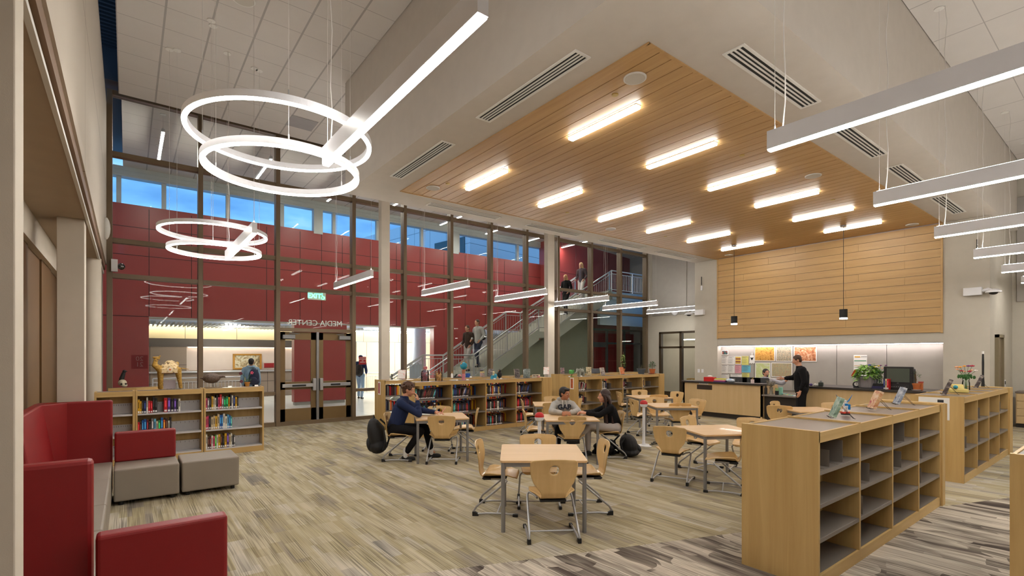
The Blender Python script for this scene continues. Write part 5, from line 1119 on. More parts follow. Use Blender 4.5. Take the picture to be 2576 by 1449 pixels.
# ================================================================== THINGS ON SHELVES, DESK AND WALLS
def ax(u, Y): return aty(u, 0, Y).x
def mk(name, col, **k): return plain(name, srgb(*col), **k)
def book_display(x, y, z, hd, label, cov, w_=.15, h_=.21, th=.03, lean=22, easel=True):
    """a book leaning on a small wire easel; cover faces the heading"""
    h = R(hd) - pi / 2; ln = R(lean)
    a = thing('display_book', label, 'book', (x, y, z), h, 'books stood face out on the cases')
    M = Matrix.Rotation(ln, 3, 'X') if False else Matrix.Rotation(ln, 3, 'X')
    def P_(px, py, pz): v = M @ Vector((px, py, pz)); return v + Vector((0, .03, .018))
    m = MB(); m.add([P_(*p) for p in ((-w_/2, -th, 0), (w_/2, -th, 0), (w_/2, 0, 0), (-w_/2, 0, 0), (-w_/2, -th, h_), (w_/2, -th, h_), (w_/2, 0, h_), (-w_/2, 0, h_))], [(0,3,2,1),(4,5,6,7),(0,1,5,4),(2,3,7,6),(3,0,4,7),(1,2,6,5)])
    m.build('cover', cov, a)
    m = MB(); m.add([P_(*p) for p in ((w_/2-.004, -th+.004, .004), (w_/2+.001, -th+.004, .004), (w_/2+.001, -.004, .004), (w_/2-.004, -.004, .004), (w_/2-.004, -th+.004, h_-.004), (w_/2+.001, -th+.004, h_-.004), (w_/2+.001, -.004, h_-.004), (w_/2-.004, -.004, h_-.004))], [(0,3,2,1),(4,5,6,7),(0,1,5,4),(1,2,6,5),(2,3,7,6),(3,0,4,7)]); m.build('pages', pages, a)
    if easel:
        e = thing('wire_easel', 'easel holding ' + label, 'easel', (x, y, z), h, 'wire book easels')
        for s_ in (-1, 1):
            q = s_ * .035; MB().tube([(q, .052, .02), (q, .036, .005), (q, -.005, .01), P_(q, -th - .004, .0) , P_(q, -th - .004, .13), (q * .6, -.16, .003), (q * .4, -.17, .003)], .0025, 5).build('wire', black, e)
        MB().tube([(-.035, .052, .02), (.035, .052, .02)], .0025, 5).build('lip', black, e)
    return a
def blotcov(name, cols, scale=14): return painted(name, [srgb(*c) for c in cols], scale, .4, 1.2)
ca, cb, cc_ = blotcov('cover_green', [(60, 90, 84), (140, 170, 150), (206, 210, 196)]), blotcov('cover_red', [(170, 30, 34), (214, 170, 120), (230, 210, 190)]), blotcov('cover_blue', [(40, 52, 96), (150, 160, 176), (220, 224, 224)])
cd, ce, cf, cg_ = blotcov('cover_dark', [(34, 30, 32), (90, 80, 80), (170, 160, 150)]), blotcov('cover_white', [(232, 226, 218), (238, 232, 226), (220, 90, 70)]), blotcov('cover_orange', [(196, 84, 40), (220, 140, 90), (90, 50, 40)]), blotcov('cover_pink', [(208, 150, 150), (80, 70, 76), (220, 200, 196)])
p_ = atz(2098, 1052, 1.22); book_display(p_.x, p_.y, 1.22, 122, 'green and white book on the near empty bookcase, closest to the camera', ca, .16, .2)
p_ = atz(2196, 1030, 1.22); book_display(p_.x, p_.y, 1.22, 128, 'red and cream book on the near empty bookcase', cb, .14, .205, .035)
p_ = atz(2258, 1018, 1.22); book_display(p_.x, p_.y, 1.22, 122, 'dark blue and silver book on the near empty bookcase', cc_, .15, .21)
p_ = atz(2376, 992, 1.22); book_display(p_.x, p_.y, 1.22, 100, 'brown book with cream pages on the second empty bookcase, nearer one', cd, .16, .24, .05)
p_ = atz(2456, 975, 1.22); book_display(p_.x, p_.y, 1.22, 100, 'dark book with cream pages on the second empty bookcase, farther one', cd, .16, .24, .05)
# robot figure
p_ = atz(2127, 1043, 1.22); a = thing('winged_figure', 'small white and blue winged toy robot on the near empty bookcase', 'figurine', (p_.x, p_.y, 1.22), R(-37)); 
tb = mk('toy_blue', (20, 120, 190), rough=.35); tw = mk('toy_white', (224, 222, 220), rough=.4); tr_ = mk('toy_red', (206, 70, 50), rough=.4)
m = MB(); m.box((-.018, -.012, .075), (.018, .012, .12)); m.cap((-.012, 0, .075), (-.022, 0, .03), .009); m.cap((.012, 0, .075), (.018, 0, .03), .009); m.cap((-.022, 0, .11), (-.045, .005, .08), .008); m.ell((0, 0, .135), .012); m.build('body', tw, a, smooth=50)
MB().box((-.035, -.02, .01), (-.008, .03, .03)).box((.006, -.02, .01), (.034, .03, .03)).build('foot', tr_, a, bevel=.004); MB().box((-.016, -.014, .09), (.016, -.01, .112)).build('chest_plate', tb, a)
for s_ in (-1, 1): MB().add([(s_ * .01, .012, .11), (s_ * .05, .016, .135), (s_ * .085, .018, .20), (s_ * .045, .014, .15), (s_ * .01, .018, .11), (s_ * .05, .022, .135), (s_ * .085, .023, .20), (s_ * .045, .02, .15)], [(0,1,2,3),(7,6,5,4),(0,4,5,1),(1,5,6,2),(2,6,7,3),(3,7,4,0)]).build('wing', tb, a)
MB().box((.02, -.012, .05), (.045, .004, .105)).build('shield', tb, a, bevel=.004)
MB().cyl((0, 0), .04, 0, .01, 24).build('base', black, a); MB().tube([(0, .02, .01), (.005, .02, .06), (0, .01, .09)], .005, 6).build('support', black, a)
# sign folded over the end of the second bookcase
a = thing('folded_notice', 'white notice with a small picture taped round the end of the second empty bookcase', 'sign', (9.355, 1.95, 1.0)); bx((-.006, -.09, .12), (0, .24, .20)).build('sheet', white, a); bx((-.006, -.115, -.12), (0, -.09, .20)).build('flap', white, a); bx((-.008, -.05, .13), (-.006, .02, .17)).build('picture', mk('photo_dark', (40, 44, 52)), a)
def leafy(mat, n, rx, ry, rz, cz, size, par, seed=1, droop=.0, name='foliage', stems=None, narrow=.35, cx=0, cy=0):
    rn = random.Random(seed); m = MB()
    for k in range(n):
        th = rn.uniform(0, 2 * pi); r = rn.uniform(.3, 1) ** .6; ph = rn.uniform(-.3, 1.3)
        p = Vector((cx + rx * r * cos(th) * cos(ph), cy + ry * r * sin(th) * cos(ph), cz + rz * r * sin(ph)))
        d = Vector((cos(th), sin(th), rn.uniform(-.2, .9) - droop * r)).normalized(); s_ = d.cross(Vector((rn.uniform(-.3, .3), rn.uniform(-.3, .3), 1))).normalized(); L_ = size * rn.uniform(.7, 1.2); w_ = L_ * narrow
        u_ = s_.cross(d).normalized()
        m.add([p, p + d * L_ * .5 + s_ * w_ * .5, p + d * L_ - u_ * -L_ * .0 + Vector((0, 0, -L_ * .15)), p + d * L_ * .5 - s_ * w_ * .5, p + d * L_ * .5 + u_ * .0015 + Vector((0, 0, -.002))], [(0, 1, 2, 3), (0, 3, 4), (4, 3, 2)])
    return m.build(name, mat, par)
green1 = painted('leaf_bright', [srgb(70, 130, 40), srgb(130, 180, 70), srgb(190, 214, 130)], 60, .5); green2 = painted('leaf_dark', [srgb(28, 66, 26), srgb(52, 104, 44), srgb(80, 134, 60)], 50, .5)
terra = mk('terracotta', (186, 104, 52), rough=.8); soil = mk('soil', (50, 36, 26), rough=.9)
def pot(par, r0, r1, h_, mat, rim=True): 
    MB().lathe([(r0 * .97, 0), (r1, h_ - .02), (r1 + (.008 if rim else 0), h_ - .02), (r1 + (.008 if rim else 0), h_), (r1 - .006, h_), (r1 - .01, h_ - .015)], (0, 0), 28).build('pot', mat, par, smooth=35); MB().cyl((0, 0), r1 - .012, h_ - .02, h_ - .014, 20).build('soil', soil, par)
# vase of flowers on the second bookcase
def vase_flowers(x, y, z, lab, h_, cols, seed, spread=.12, r=.05, tall=.2):
    a = thing('flower_vase', lab, 'vase', (x, y, z)); MB().lathe([(r * .9, 0), (r, .01), (r * .95, h_ * .6), (r * .8, h_ * .8), (r, h_)], (0, 0), 24, cap=False).build('vase', glass('vase_glass%d' % seed, (.85, .92, .9, 1), .1), a, smooth=40)
    rn = random.Random(seed); st_ = MB(); lf = MB()
    for k, c_ in enumerate(cols):
        an = 2.4 * k + .4; rr = spread * rn.uniform(.35, 1); top = Vector((rr * cos(an), rr * sin(an), h_ + tall * rn.uniform(.45, 1)))
        st_.tube([(.012 * cos(an + 3), .012 * sin(an + 3), .01), (0, 0, h_ * .8), (top.x * .6, top.y * .6, h_ + (top.z - h_) * .6), top], .0028, 5)
        f = MB(); s_ = rn.uniform(.022, .034)
        for j in range(9): b_ = j * 2 * pi / 9; f.ell(top + Vector((cos(b_) * s_ * .6, sin(b_) * s_ * .6, .004 * (j % 2))), (s_ * .45, s_ * .45, s_ * .35), n=6, m=4)
        f.ell(top + Vector((0, 0, .008)), s_ * .4, n=6, m=4); f.build('flower', c_, a)
        for j in range(2): q = top * .75; lf.ell((q.x + .02 * rn.uniform(-1, 1), q.y + .02 * rn.uniform(-1, 1), h_ + (q.z - h_) * .4), (.006, .018, .03), n=6, m=4)
    st_.build('stems', green2, a); lf.build('leaves', green2, a); return a
fp, fo, fr, fy, fb, fm, fw = mk('petal_peach', (232, 170, 130)), mk('petal_orange', (240, 160, 40)), mk('petal_crimson', (176, 30, 60)), mk('petal_yellow', (240, 200, 40)), mk('petal_blue', (40, 50, 170)), mk('petal_purple', (120, 50, 120)), mk('petal_white', (226, 216, 210))
p_ = atz(2430, 981, 1.22); vase_flowers(p_.x, p_.y, 1.22, 'glass vase of peach and crimson flowers on the second empty bookcase', .2, [fp, fo, fr, fp, fr, fm, fp, fw, fr, fo, fp], 4, .17, .055, .22)
p_ = atz(2467, 974, 1.22); a = thing('recorder', 'tall black recorder standing upright on the second empty bookcase', 'recorder', (p_.x + .2, p_.y, 1.22)); MB().lathe([(.028, 0), (.022, .1), (.016, .2), (.018, .45), (.014, .62)], (0, 0), 16).build('body', black, a, smooth=40); MB().cyl((0, 0), .017, .62, .67, 14).build('tip', white, a); 
p_ = atz(2408, 987, 1.22); a = thing('tape_dispenser', 'yellow old fashioned desk machine on the second empty bookcase', 'machine', (p_.x, p_.y, 1.22), R(20)); bx((-.14, -.12, 0), (.14, .12, .06)).build('base', mk('cream_yellow', (206, 186, 110)), a, bevel=.015); MB().prism([(-.1, .06), (.1, .06), (.06, .13), (-.04, .13)], -.07, .07, 'Y').build('body', MATS['cream_yellow'], a, bevel=.01); MB().ell((-.12, .04, .09), (.05, .03, .03)).build('knob', mk('teal_enamel', (40, 140, 160)), a)
a = thing('pebble_dish', 'small brown dish beside the yellow desk machine', 'dish', (p_.x + .45, p_.y, 1.22)); MB().lathe([(.03, 0), (.06, .02), (.055, .025), (.02, .01)], (0, 0), 16).build('dish', mk('brown_glaze', (130, 96, 70)), a)
# low left cases: camel, bird, orchid, skull with raven
YT = 10.6
cx_ = (ax(398, YT) + ax(450, YT)) / 2
cam_ = thing('camel_figure', 'patchwork camel figure in mustard cloth with a decorated saddle blanket', 'figurine', (cx_, YT, 1.22), R(4))
must = painted('mustard_cloth', [srgb(120, 88, 30), srgb(176, 136, 56), srgb(196, 160, 84)], 30, .8); blanket = painted('blanket_cloth', [srgb(90, 60, 40), srgb(214, 188, 140), srgb(226, 206, 164), srgb(206, 176, 120)], 26, .8, .4)
m = MB(); m.ell((0, 0, .355), (.165, .075, .09), n=16, m=12); m.ell((.03, 0, .455), (.07, .045, .05)); m.ell((.125, 0, .44), (.03, .03, .045)); m.cap((-.13, 0, .36), (-.20, 0, .42), .06, .042); m.cap((-.2, 0, .42), (-.185, 0, .505), .042, .03); m.cap((-.185, 0, .505), (-.15, 0, .545), .03, .028); m.cap((-.16, 0, .55), (-.215, 0, .555), .026, .018); m.cap((-.14, .02, .56), (-.125, .03, .585), .01); m.cap((-.14, -.02, .56), (-.125, -.03, .585), .01)
for x_, y_, dx_ in ((-.115, .035, -.01), (-.115, -.035, .0), (.135, .035, .05), (.135, -.035, .04)): m.cap((x_, y_, .33), (x_ + dx_ * .5, y_, .17), .052, .034); m.cap((x_ + dx_ * .5, y_, .17), (x_ + dx_, y_, .028), .034, .028)
m.cap((.16, 0, .37), (.3, 0, .345), .012, .007); m.build('body', must, cam_, remesh=.007)
m = MB(); m.ell((.005, 0, .375), (.135, .083, .092), n=18, m=12); m.ell((.02, 0, .45), (.08, .055, .06)); m.ell((.115, 0, .43), (.035, .035, .05)); m.box((-.115, -.084, .285), (.125, .084, .37))
m.build('blanket', blanket, cam_, remesh=.007)
for s_ in (-1, 1):
    f = MB(); cen = Vector((.01, s_ * .088, .345))
    for k in range(16): an = 2 * pi * k / 16; f.tube([cen + Vector((cos(an) * .018, 0, sin(an) * .018)), cen + Vector((cos(an) * .046, -s_ * .004, sin(an) * .046))], .0022, 4)
    f.build('sun_rays', white, cam_); MB().ell(cen, (.016, .004, .016)).build('sun_disc', mk('sun_orange', (206, 110, 40)), cam_)
f = MB(); 
for k in range(14): f.ell((-.19 + .013 * (k % 5), -.03 + .01 * (k % 7), .50 + .012 * (k // 3)), .008, n=6, m=4)
for k in range(9): f.ell((-.075 + .012 * k, -.035, .44 + .006 * sin(k)), .008, n=6, m=4)
f.build('beads', mk('dark_beads', (70, 50, 60)), cam_)
MB().tube([(-.11, -.086, .285), (0, -.09, .282), (.12, -.086, .285)], .004, 5).build('blanket_hem', mk('hem_brown', (90, 40, 36)), cam_); MB().ell((.16, -.03, .28), (.02, .03, .06)).build('rear_patch', blotcov('patch_purple', [(110, 40, 70), (190, 110, 60), (60, 40, 70)], 40), cam_)
a = thing('acrylic_box', 'pale translucent stand under the camel figure', 'stand', (cx_ + .02, YT + .12, 1.22)); bx((-.09, -.01, 0), (.09, .01, .16)).build('panel', mk('frosted', (206, 196, 204), rough=.3), a, bevel=.004)
bx_ = (ax(508, YT) + ax(565, YT)) / 2
b_ = thing('bird_sculpture', 'dark bronze guinea fowl sculpture on thin legs at the left', 'sculpture', (bx_, YT, 1.22), R(0)); bz = painted('bronze_patina', [srgb(44, 34, 30), srgb(84, 66, 56), srgb(120, 100, 86)], 60, .5)
m = MB(); m.ell((-.03, 0, .175), (.14, .08, .095), n=16, m=12); m.cap((.06, 0, .19), (.13, 0, .205), .05, .028); m.ell((.155, 0, .205), (.038, .026, .028)); m.cap((.17, 0, .19), (.205, 0, .172), .012, .005); m.cap((-.12, 0, .18), (-.2, 0, .18), .035, .012); m.build('body', bz, b_, remesh=.006)
for s_ in (-1, 1): MB().tube([(.01 + .02 * s_, s_ * .02, .11), (.02 * s_ + .02, s_ * .02, .012)], .004, 6).build('leg', bz, b_)
MB().prism([(-.15, -.05), (.14, -.06), (.16, .03), (-.1, .06)], 0, .012).build('base', wood('bark', srgb(96, 72, 40), srgb(140, 110, 70)), b_)
a = thing('orchid_pot', 'small orange pot with dark red flowers at the right end of the left cases', 'plant', (ax(622, YT), YT, 1.22)); pot(a, .035, .042, .085, mk('ochre_pot', (176, 120, 46)))
MB().tube([(0, 0, .08), (-.03, 0, .16), (-.10, 0, .26)], .004, 5).tube([(0, 0, .08), (.03, 0, .18), (.07, 0, .27)], .004, 5).tube([(0, 0, .08), (-.02, 0, .13), (-.08, 0, .1)], .003, 5).build('stems', green2, a)
for k, (q, c_) in enumerate((((-.11, 0, .25), 'wine_petal'), ((.08, 0, .26), 'rose_petal'), ((-.1, 0, .10), 'wine_petal'))):
    f = MB(); 
    for j in range(5): an = j * 1.257; f.ell((q[0] + .018 * cos(an), q[1], q[2] + .018 * sin(an)), (.014, .008, .014), n=6, m=4)
    f.build('flower', MATS.get(c_) or mk(c_, (96, 24, 44) if c_ == 'wine_petal' else (190, 70, 100)), a)
leafy(green2, 14, .03, .03, .04, .09, .07, a, 3, narrow=.25)
def card(x, y, z, lab, hd=0): a = thing('label_card', lab, 'card', (x, y, z), R(hd), 'small folded name cards'); MB().prism([(-.02, 0), (.02, 0), (0, .028)], -.03, .03, 'X').build('card', white, a)
card(ax(578, YT - .06), YT - .06, 1.22, 'small white card between the bird sculpture and the orchid pot'); card(ax(645, YT - .03), YT - .03, 1.22, 'small white card right of the orchid pot')
a = thing('skull_ornament', 'cream skull ornament on the curved case by the glass', 'ornament', (ax(308, 12.95), 12.95, 1.16)); sk = mk('bone', (206, 196, 170)); m = MB(); m.ell((0, 0, .09), (.075, .085, .07)); m.ell((.03, -.03, .04), (.055, .05, .04)); m.build('skull', sk, a, remesh=.007)
for s_ in (-1, 1): MB().ell((.035 * s_ + .02, -.075, .07), (.018, .012, .018)).build('eye_socket', black, a)
r_ = thing('raven_figure', 'small black raven perched on the cream skull ornament', 'figurine', (ax(306, 12.95), 12.98, 1.30)); m = MB(); m.cap((0, 0, .03), (.03, 0, .14), .045, .035); m.ell((.045, 0, .185), (.035, .03, .03)); m.cap((.07, 0, .185), (.105, 0, .175), .012, .005); m.cap((-.01, 0, .03), (-.05, 0, -.06), .03, .015); m.build('body', black, r_, remesh=.008)
if False: a = thing('wood_tray', 'pale wooden tray end on the case below the skull', 'tray', (ax(280, 12.6), 12.55, 1.165)); 
# full bookcase top
ye = 10.22
def jar(u, y, z, lab, h_, r, col, fillm, seed):
    a = thing('glass_jar', lab, 'jar', (ax(u, y), y, z)); MB().lathe([(r * .9, 0), (r, .012), (r, h_ * .8), (r * .86, h_ * .92), (r * .92, h_)], (0, 0), 24, cap=False).build('jar', glass('jar_glass%d' % seed, col, .12), a, smooth=40); rn = random.Random(seed); m = MB()
    for k in range(22): m.cap((rn.uniform(-.6, .6) * r, rn.uniform(-.6, .6) * r, rn.uniform(.02, h_ * .6)), (rn.uniform(-.6, .6) * r, rn.uniform(-.6, .6) * r, rn.uniform(.05, h_ * .85)), .009, n=6)
    m.build('filling', fillm, a); return a
j_ = jar(1069, 10.15, 1.22, 'tall grey glass jar of pink folded paper on the full bookcase', .26, .09, (.7, .68, .74, 1), mk('pink_paper', (206, 130, 136)), 11)
f = MB(); 
for k in range(8): an = k * .8; f.ell((.03 * cos(an) + .01, .03 * sin(an), .30 + .02 * sin(k * 2)), (.022, .02, .02), n=8, m=6)
f.build('paper_flower', mk('rose_paper', (200, 120, 120)), j_)
jar(1104, 10.1, 1.22, 'amber glass jar of cream sticks on the full bookcase', .22, .085, (.92, .80, .62, 1), mk('cream_stick', (224, 196, 160)), 12)
a = thing('shell_dish', 'flat white shell dish on the full bookcase', 'dish', (ax(1140, 10.12), 10.12, 1.22)); MB().ell((0, 0, .012), (.10, .06, .012)).build('dish', white, a); card(ax(1149, 10.05), 10.05, 1.22, 'small white card beside the flat white dish on the full bookcase')
a = thing('globe_sculpture', 'hand sculpture on a pink pedestal holding a blue globe on the full bookcase', 'sculpture', (ax(1166, 10.2), 10.2, 1.22)); MB().cyl((0, 0), .042, 0, .15, 16).build('pedestal', mk('pink_pedestal', (214, 134, 150)), a); 
m = MB(); m.cap((0, 0, .15), (0, 0, .22), .035, .045); hand(m, (.0, .02, .2), (.3, 0, 1), (0, -1, .2), 1, .9, 1, .9); m.build('hand', mk('clay', (178, 116, 84)), a, remesh=.007)
gl_ = painted('globe_blue', [srgb(20, 100, 150), srgb(30, 150, 190), srgb(60, 150, 90)], 22, .5, .3); MB().ell((0, -.01, .34), .088, n=20, m=14).build('globe', gl_, a, smooth=60)
f = MB(); 
for k, (x_, z_) in enumerate(((.075, .36), (.09, .31), (-.08, .39), (.05, .42), (-.06, .43))): f.ell((x_, -.03, z_), .018, n=8, m=6)
f.build('bumps', mk('bump_orange', (206, 140, 70)), a)
card(ax(1176, 10.04), 10.04, 1.22, 'small white card in front of the pink pedestal')
YD = 11.72; zD = 1.2
a = thing('glue_bottle', 'small white bottle with an orange tip on the case by the glass', 'bottle', (ax(1137, YD), YD, zD)); MB().lathe([(.028, 0), (.03, .02), (.03, .09), (.012, .12), (.008, .13)], (0, 0), 16).build('bottle', white, a, smooth=40); MB().lathe([(.01, .13), (.004, .17)], (0, 0), 10).build('tip', mk('tip_orange', (206, 150, 80)), a)
a = thing('brain_model', 'pink brain model on a dark stand on the case by the glass', 'model', (ax(1152, YD), YD, zD)); MB().ell((.05, 0, .05), (.05, .045, .04)).build('brain', mk('brain_pink', (206, 130, 130), bump=1, bscale=60), a, smooth=60); bx((-.06, -.05, 0), (.1, .05, .018)).build('stand', black, a); MB().prism([(-.14, 0), (-.1, 0), (-.02, .1), (-.05, .1)], -.02, .02, 'Y').build('prop', blackp, a)
a = thing('blue_box', 'small blue box behind the globe sculpture', 'box', (ax(1177, YD), YD, zD)); bx((-.05, -.04, 0), (.05, .04, .11)).build('box', mk('box_blue', (28, 80, 160)), a, bevel=.004)
card(ax(1184, YD - .1), YD - .1, zD, 'small white card beside the small blue box'); pass
a = thing('painted_jar', 'glass jar painted with a face, under a grey mask, on the case by the glass', 'jar', (ax(1213, YD), YD, zD)); MB().lathe([(.055, 0), (.065, .02), (.065, .1), (.05, .13)], (0, 0), 20).build('jar', blotcov('face_paint', [(90, 60, 56), (190, 186, 180), (176, 60, 50)], 30), a, smooth=40); MB().lathe([(.068, .12), (.068, .15)], (0, 0), 20).build('lid', mk('yellow_lid', (200, 180, 120)), a); MB().ell((-.02, 0, .19), (.06, .04, .035)).build('mask', mk('mask_grey', (110, 108, 112), metal=.5, rough=.4), a)
a = thing('bust_sculpture', 'cyan block sculpture with a cream head on the full bookcase', 'sculpture', (ax(1242, 10.2), 10.2, 1.22)); m = MB(); m.box((-.07, -.04, 0), (.06, .05, .05)); m.box((-.06, -.05, .05), (.0, .04, .09)); m.ell((.05, 0, .08), (.05, .04, .045)); m.build('block', mk('cyan_glaze', (60, 170, 206), rough=.35), a, bevel=.006); m = MB(); m.cap((-.01, 0, .09), (.0, 0, .14), .022, .02); m.ell((-.005, -.005, .165), (.03, .03, .035)); m.build('head', mk('cream_clay', (214, 200, 160)), a, remesh=.006)
card(ax(1244, 10.04), 10.04, 1.22, 'small white card before the cyan sculpture')
book_display(ax(1234, YD), YD, zD, 215, 'grey patterned book on the case behind the cyan sculpture', cd, .16, .22, .02)
a = thing('penguin_figure', 'black penguin figure on the full bookcase', 'figurine', (ax(1257, 10.2), 10.2, 1.22)); m = MB(); m.ell((0, 0, .1), (.045, .04, .10)); m.ell((0, 0, .2), (.034, .034, .038)); m.ell((.045, 0, .1), (.012, .03, .07)); m.ell((-.045, 0, .1), (.012, .03, .07)); m.build('body', black, a, remesh=.007); MB().cap((-.03, -.01, .2), (-.055, -.015, .195), .01, .004).build('beak', mk('beak_orange', (220, 120, 40)), a); card(ax(1260, 10.04), 10.04, 1.22, 'small white card before the black penguin')
book_display(ax(1301, 10.2), 10.2, 1.22, 260, 'dark brown book on an easel on the full bookcase, beside the grey jar', cd, .15, .23, .02, 16)
a = thing('grey_jar', 'crumpled silver grey glass jar at the right of the full bookcase', 'jar', (ax(1325, 10.2), 10.2, 1.22)); MB().lathe([(.085, 0), (.095, .02), (.095, .21), (.085, .225), (.09, .235)], (0, 0), 24).build('jar', painted('crumpled', [srgb(70, 84, 84), srgb(130, 144, 142), srgb(190, 200, 198)], 24, .25, 3), a, smooth=40)
a = thing('name_plaque', 'low white plaque with dark letters at the right end of the full bookcase', 'sign', (ax(1348, 10.15), 10.15, 1.22)); bx((-.14, -.01, 0), (.14, .01, .08)).build('plaque', mk('plaque_cream', (226, 214, 190)), a); text('letters', 'FREE INK', .05, mk('letters_dark', (60, 20, 30)), (-.015, -.012, .045), (R(90), 0, 0), a, .002); bx((.04, -.014, 0), (.14, -.010, .03)).build('pink_strip', mk('pink_strip', (224, 150, 160)), a)
book_display(ax(1374, 11.72), 11.72, 1.2, 225, 'white and red book on the case beside the pier', ce, .17, .23, .035, 14)
book_display(ax(1415, 11.72), 11.72, 1.2, 232, 'pink and grey patterned book left of the elephant figure', cg_, .12, .2, .02, 10)
book_display(ax(1010, 11.75), 11.75, 1.2, 225, 'white and red book on the case beside the left column', ce, .19, .23, .03, 16)
a = thing('small_trophy', 'tiny dark trophy beside the white and red book by the left column', 'ornament', (ax(986, 11.8), 11.8, 1.2)); MB().lathe([(.03, 0), (.03, .04), (.01, .06), (.03, .09), (.025, .14)], (0, 0), 12).build('cup', mk('grey_metal', (110, 112, 104), metal=.5), a)
# elephant, tree, plants on the bookcase behind the girl
yf = 10.0
a = thing('elephant_figure', 'grey elephant figure with raised head on the case behind the girl', 'figurine', (ax(1460, yf), yf, 1.22), R(0)); eg = mk('elephant_grey', (150, 152, 142), rough=.6)
m = MB(); m.ell((.02, 0, .14), (.12, .07, .07), n=14, m=10); m.ell((-.10, 0, .16), (.055, .05, .055)); m.cap((-.14, 0, .14), (-.19, 0, .09), .022, .015); m.cap((-.19, 0, .09), (-.26, 0, .10), .014, .01)
for x_, y_ in ((-.05, .04), (-.05, -.04), (.1, .04), (.1, -.04)): m.cap((x_, y_, .11), (x_, y_, .02), .03, .026)
m.ell((-.08, .055, .19), (.035, .01, .045)); m.ell((-.06, -.055, .19), (.035, .01, .045)); m.cap((.13, 0, .15), (.15, 0, .22), .014, .01); m.cap((.08, 0, .2), (.09, 0, .25), .012, .008); m.build('body', eg, a, remesh=.007)
t_ = thing('toy_tree', 'small green model tree left of the elephant figure', 'model', (ax(1438, yf), yf, 1.22)); MB().tube([(0, 0, .01), (.01, 0, .06), (-.01, 0, .1)], .014, 6).build('trunk', mk('trunk_brown', (120, 76, 50)), t_); m = MB()
for k in range(10): m.ell((.05 * cos(k * 1.3), .04 * sin(k * 1.3), .13 + .03 * sin(k * 2.1)), .032, n=8, m=6)
m.build('crown', mk('tree_green', (90, 170, 90)), t_); MB().cyl((0, 0), .08, 0, .012, 18).build('base', MATS['tree_green'], t_); card(ax(1432, yf - .2), yf - .2, 1.22, 'small white card left of the elephant figure'); card(ax(1462, yf - .2), yf - .2, 1.22, 'small white card below the elephant figure')
book_display(ax(1481, yf), yf, 1.22, 236, 'cream and brown book right of the elephant figure', blotcov('cover_cream', [(60, 50, 40), (206, 190, 150), (226, 220, 200)]), .15, .24, .025, 10)
book_display(ax(1516, yf), yf, 1.22, 262, 'grey and brown book in the middle of the case behind the girl', blotcov('cover_greybrown', [(96, 70, 60), (170, 160, 156), (214, 206, 200)]), .15, .22, .03, 16)
book_display(ax(1565, yf), yf, 1.22, 262, 'orange book toward the right of the case behind the girl', cf, .16, .22, .035, 18)
a = thing('grey_planter', 'dark grey planter with sparse twigs on the case behind the girl', 'plant', (ax(1613, yf), yf, 1.22)); pot(a, .09, .13, .17, mk('slate_pot', (84, 90, 96))); m = MB()
for k, (x_, z_) in enumerate(((-.08, .24), (.03, .33), (.09, .25), (-.12, .22), (.05, .27))): m.tube([(0, 0, .15), (x_ * .5, .01 * k, .2), (x_, .01, z_)], .004, 5)
m.build('twigs', mk('twig', (96, 86, 60)), a); leafy(green2, 16, .11, .06, .1, .22, .04, a, 6)
a = thing('potted_plant', 'green shrub in a terracotta pot at the right end of the case behind the girl', 'plant', (ax(1641, yf), yf, 1.22)); pot(a, .07, .095, .15, terra); MB().cyl((0, 0), .12, 0, .014, 24).build('saucer', mk('saucer_red', (150, 60, 44)), a); MB().tube([(0, 0, .13), (.01, 0, .25), (.03, 0, .38)], .008, 6).build('stem', mk('stem_brown', (90, 70, 40)), a); leafy(green2, 190, .095, .085, .17, .22, .055, a, 8, narrow=.6)
a = thing('vine_plant', 'tall trailing vine in a hidden pot by the glass at the right', 'plant', (ax(1566, 12.0), 12.0, 1.2)); pot(a, .07, .09, .12, terra); MB().tube([(0, 0, .1), (.02, 0, .4), (.05, 0, .75)], .006, 5).build('stem', MATS['stem_brown'], a)
leafy(painted('vine_leaf', [srgb(90, 110, 40), srgb(130, 150, 70), srgb(90, 130, 50)], 40), 150, .1, .08, .42, .3, .06, a, 9, droop=1.2, narrow=.4, cx=.03)
a = thing('dark_box', 'dark grey box on the case by the glass behind the girl', 'box', (ax(1502, 11.8), 11.8, 1.2)); bx((-.17, -.1, 0), (.17, .1, .15)).build('box', mk('box_grey', (92, 94, 100)), a, bevel=.006)
def endpic(x, y, z, lab, cols): a = thing('end_picture', lab, 'picture', (x, y, z)); bx((-.008, -.07, -.16), (0, .07, .16)).build('frame', white, a); bx((-.011, -.045, -.13), (-.008, .045, .13)).build('print', blotcov('print_' + lab[:4].strip(), cols, 20), a)
endpic(4.93, 11.75, 1.0, 'tall narrow red picture on the end of the case by the glass', [(120, 30, 34), (200, 90, 90), (50, 40, 80)]); endpic(9.78, 9.95, 1.03, 'blue and orange picture on the end of the case behind the grey hoodie boy', [(40, 40, 90), (214, 110, 40), (60, 40, 80)])
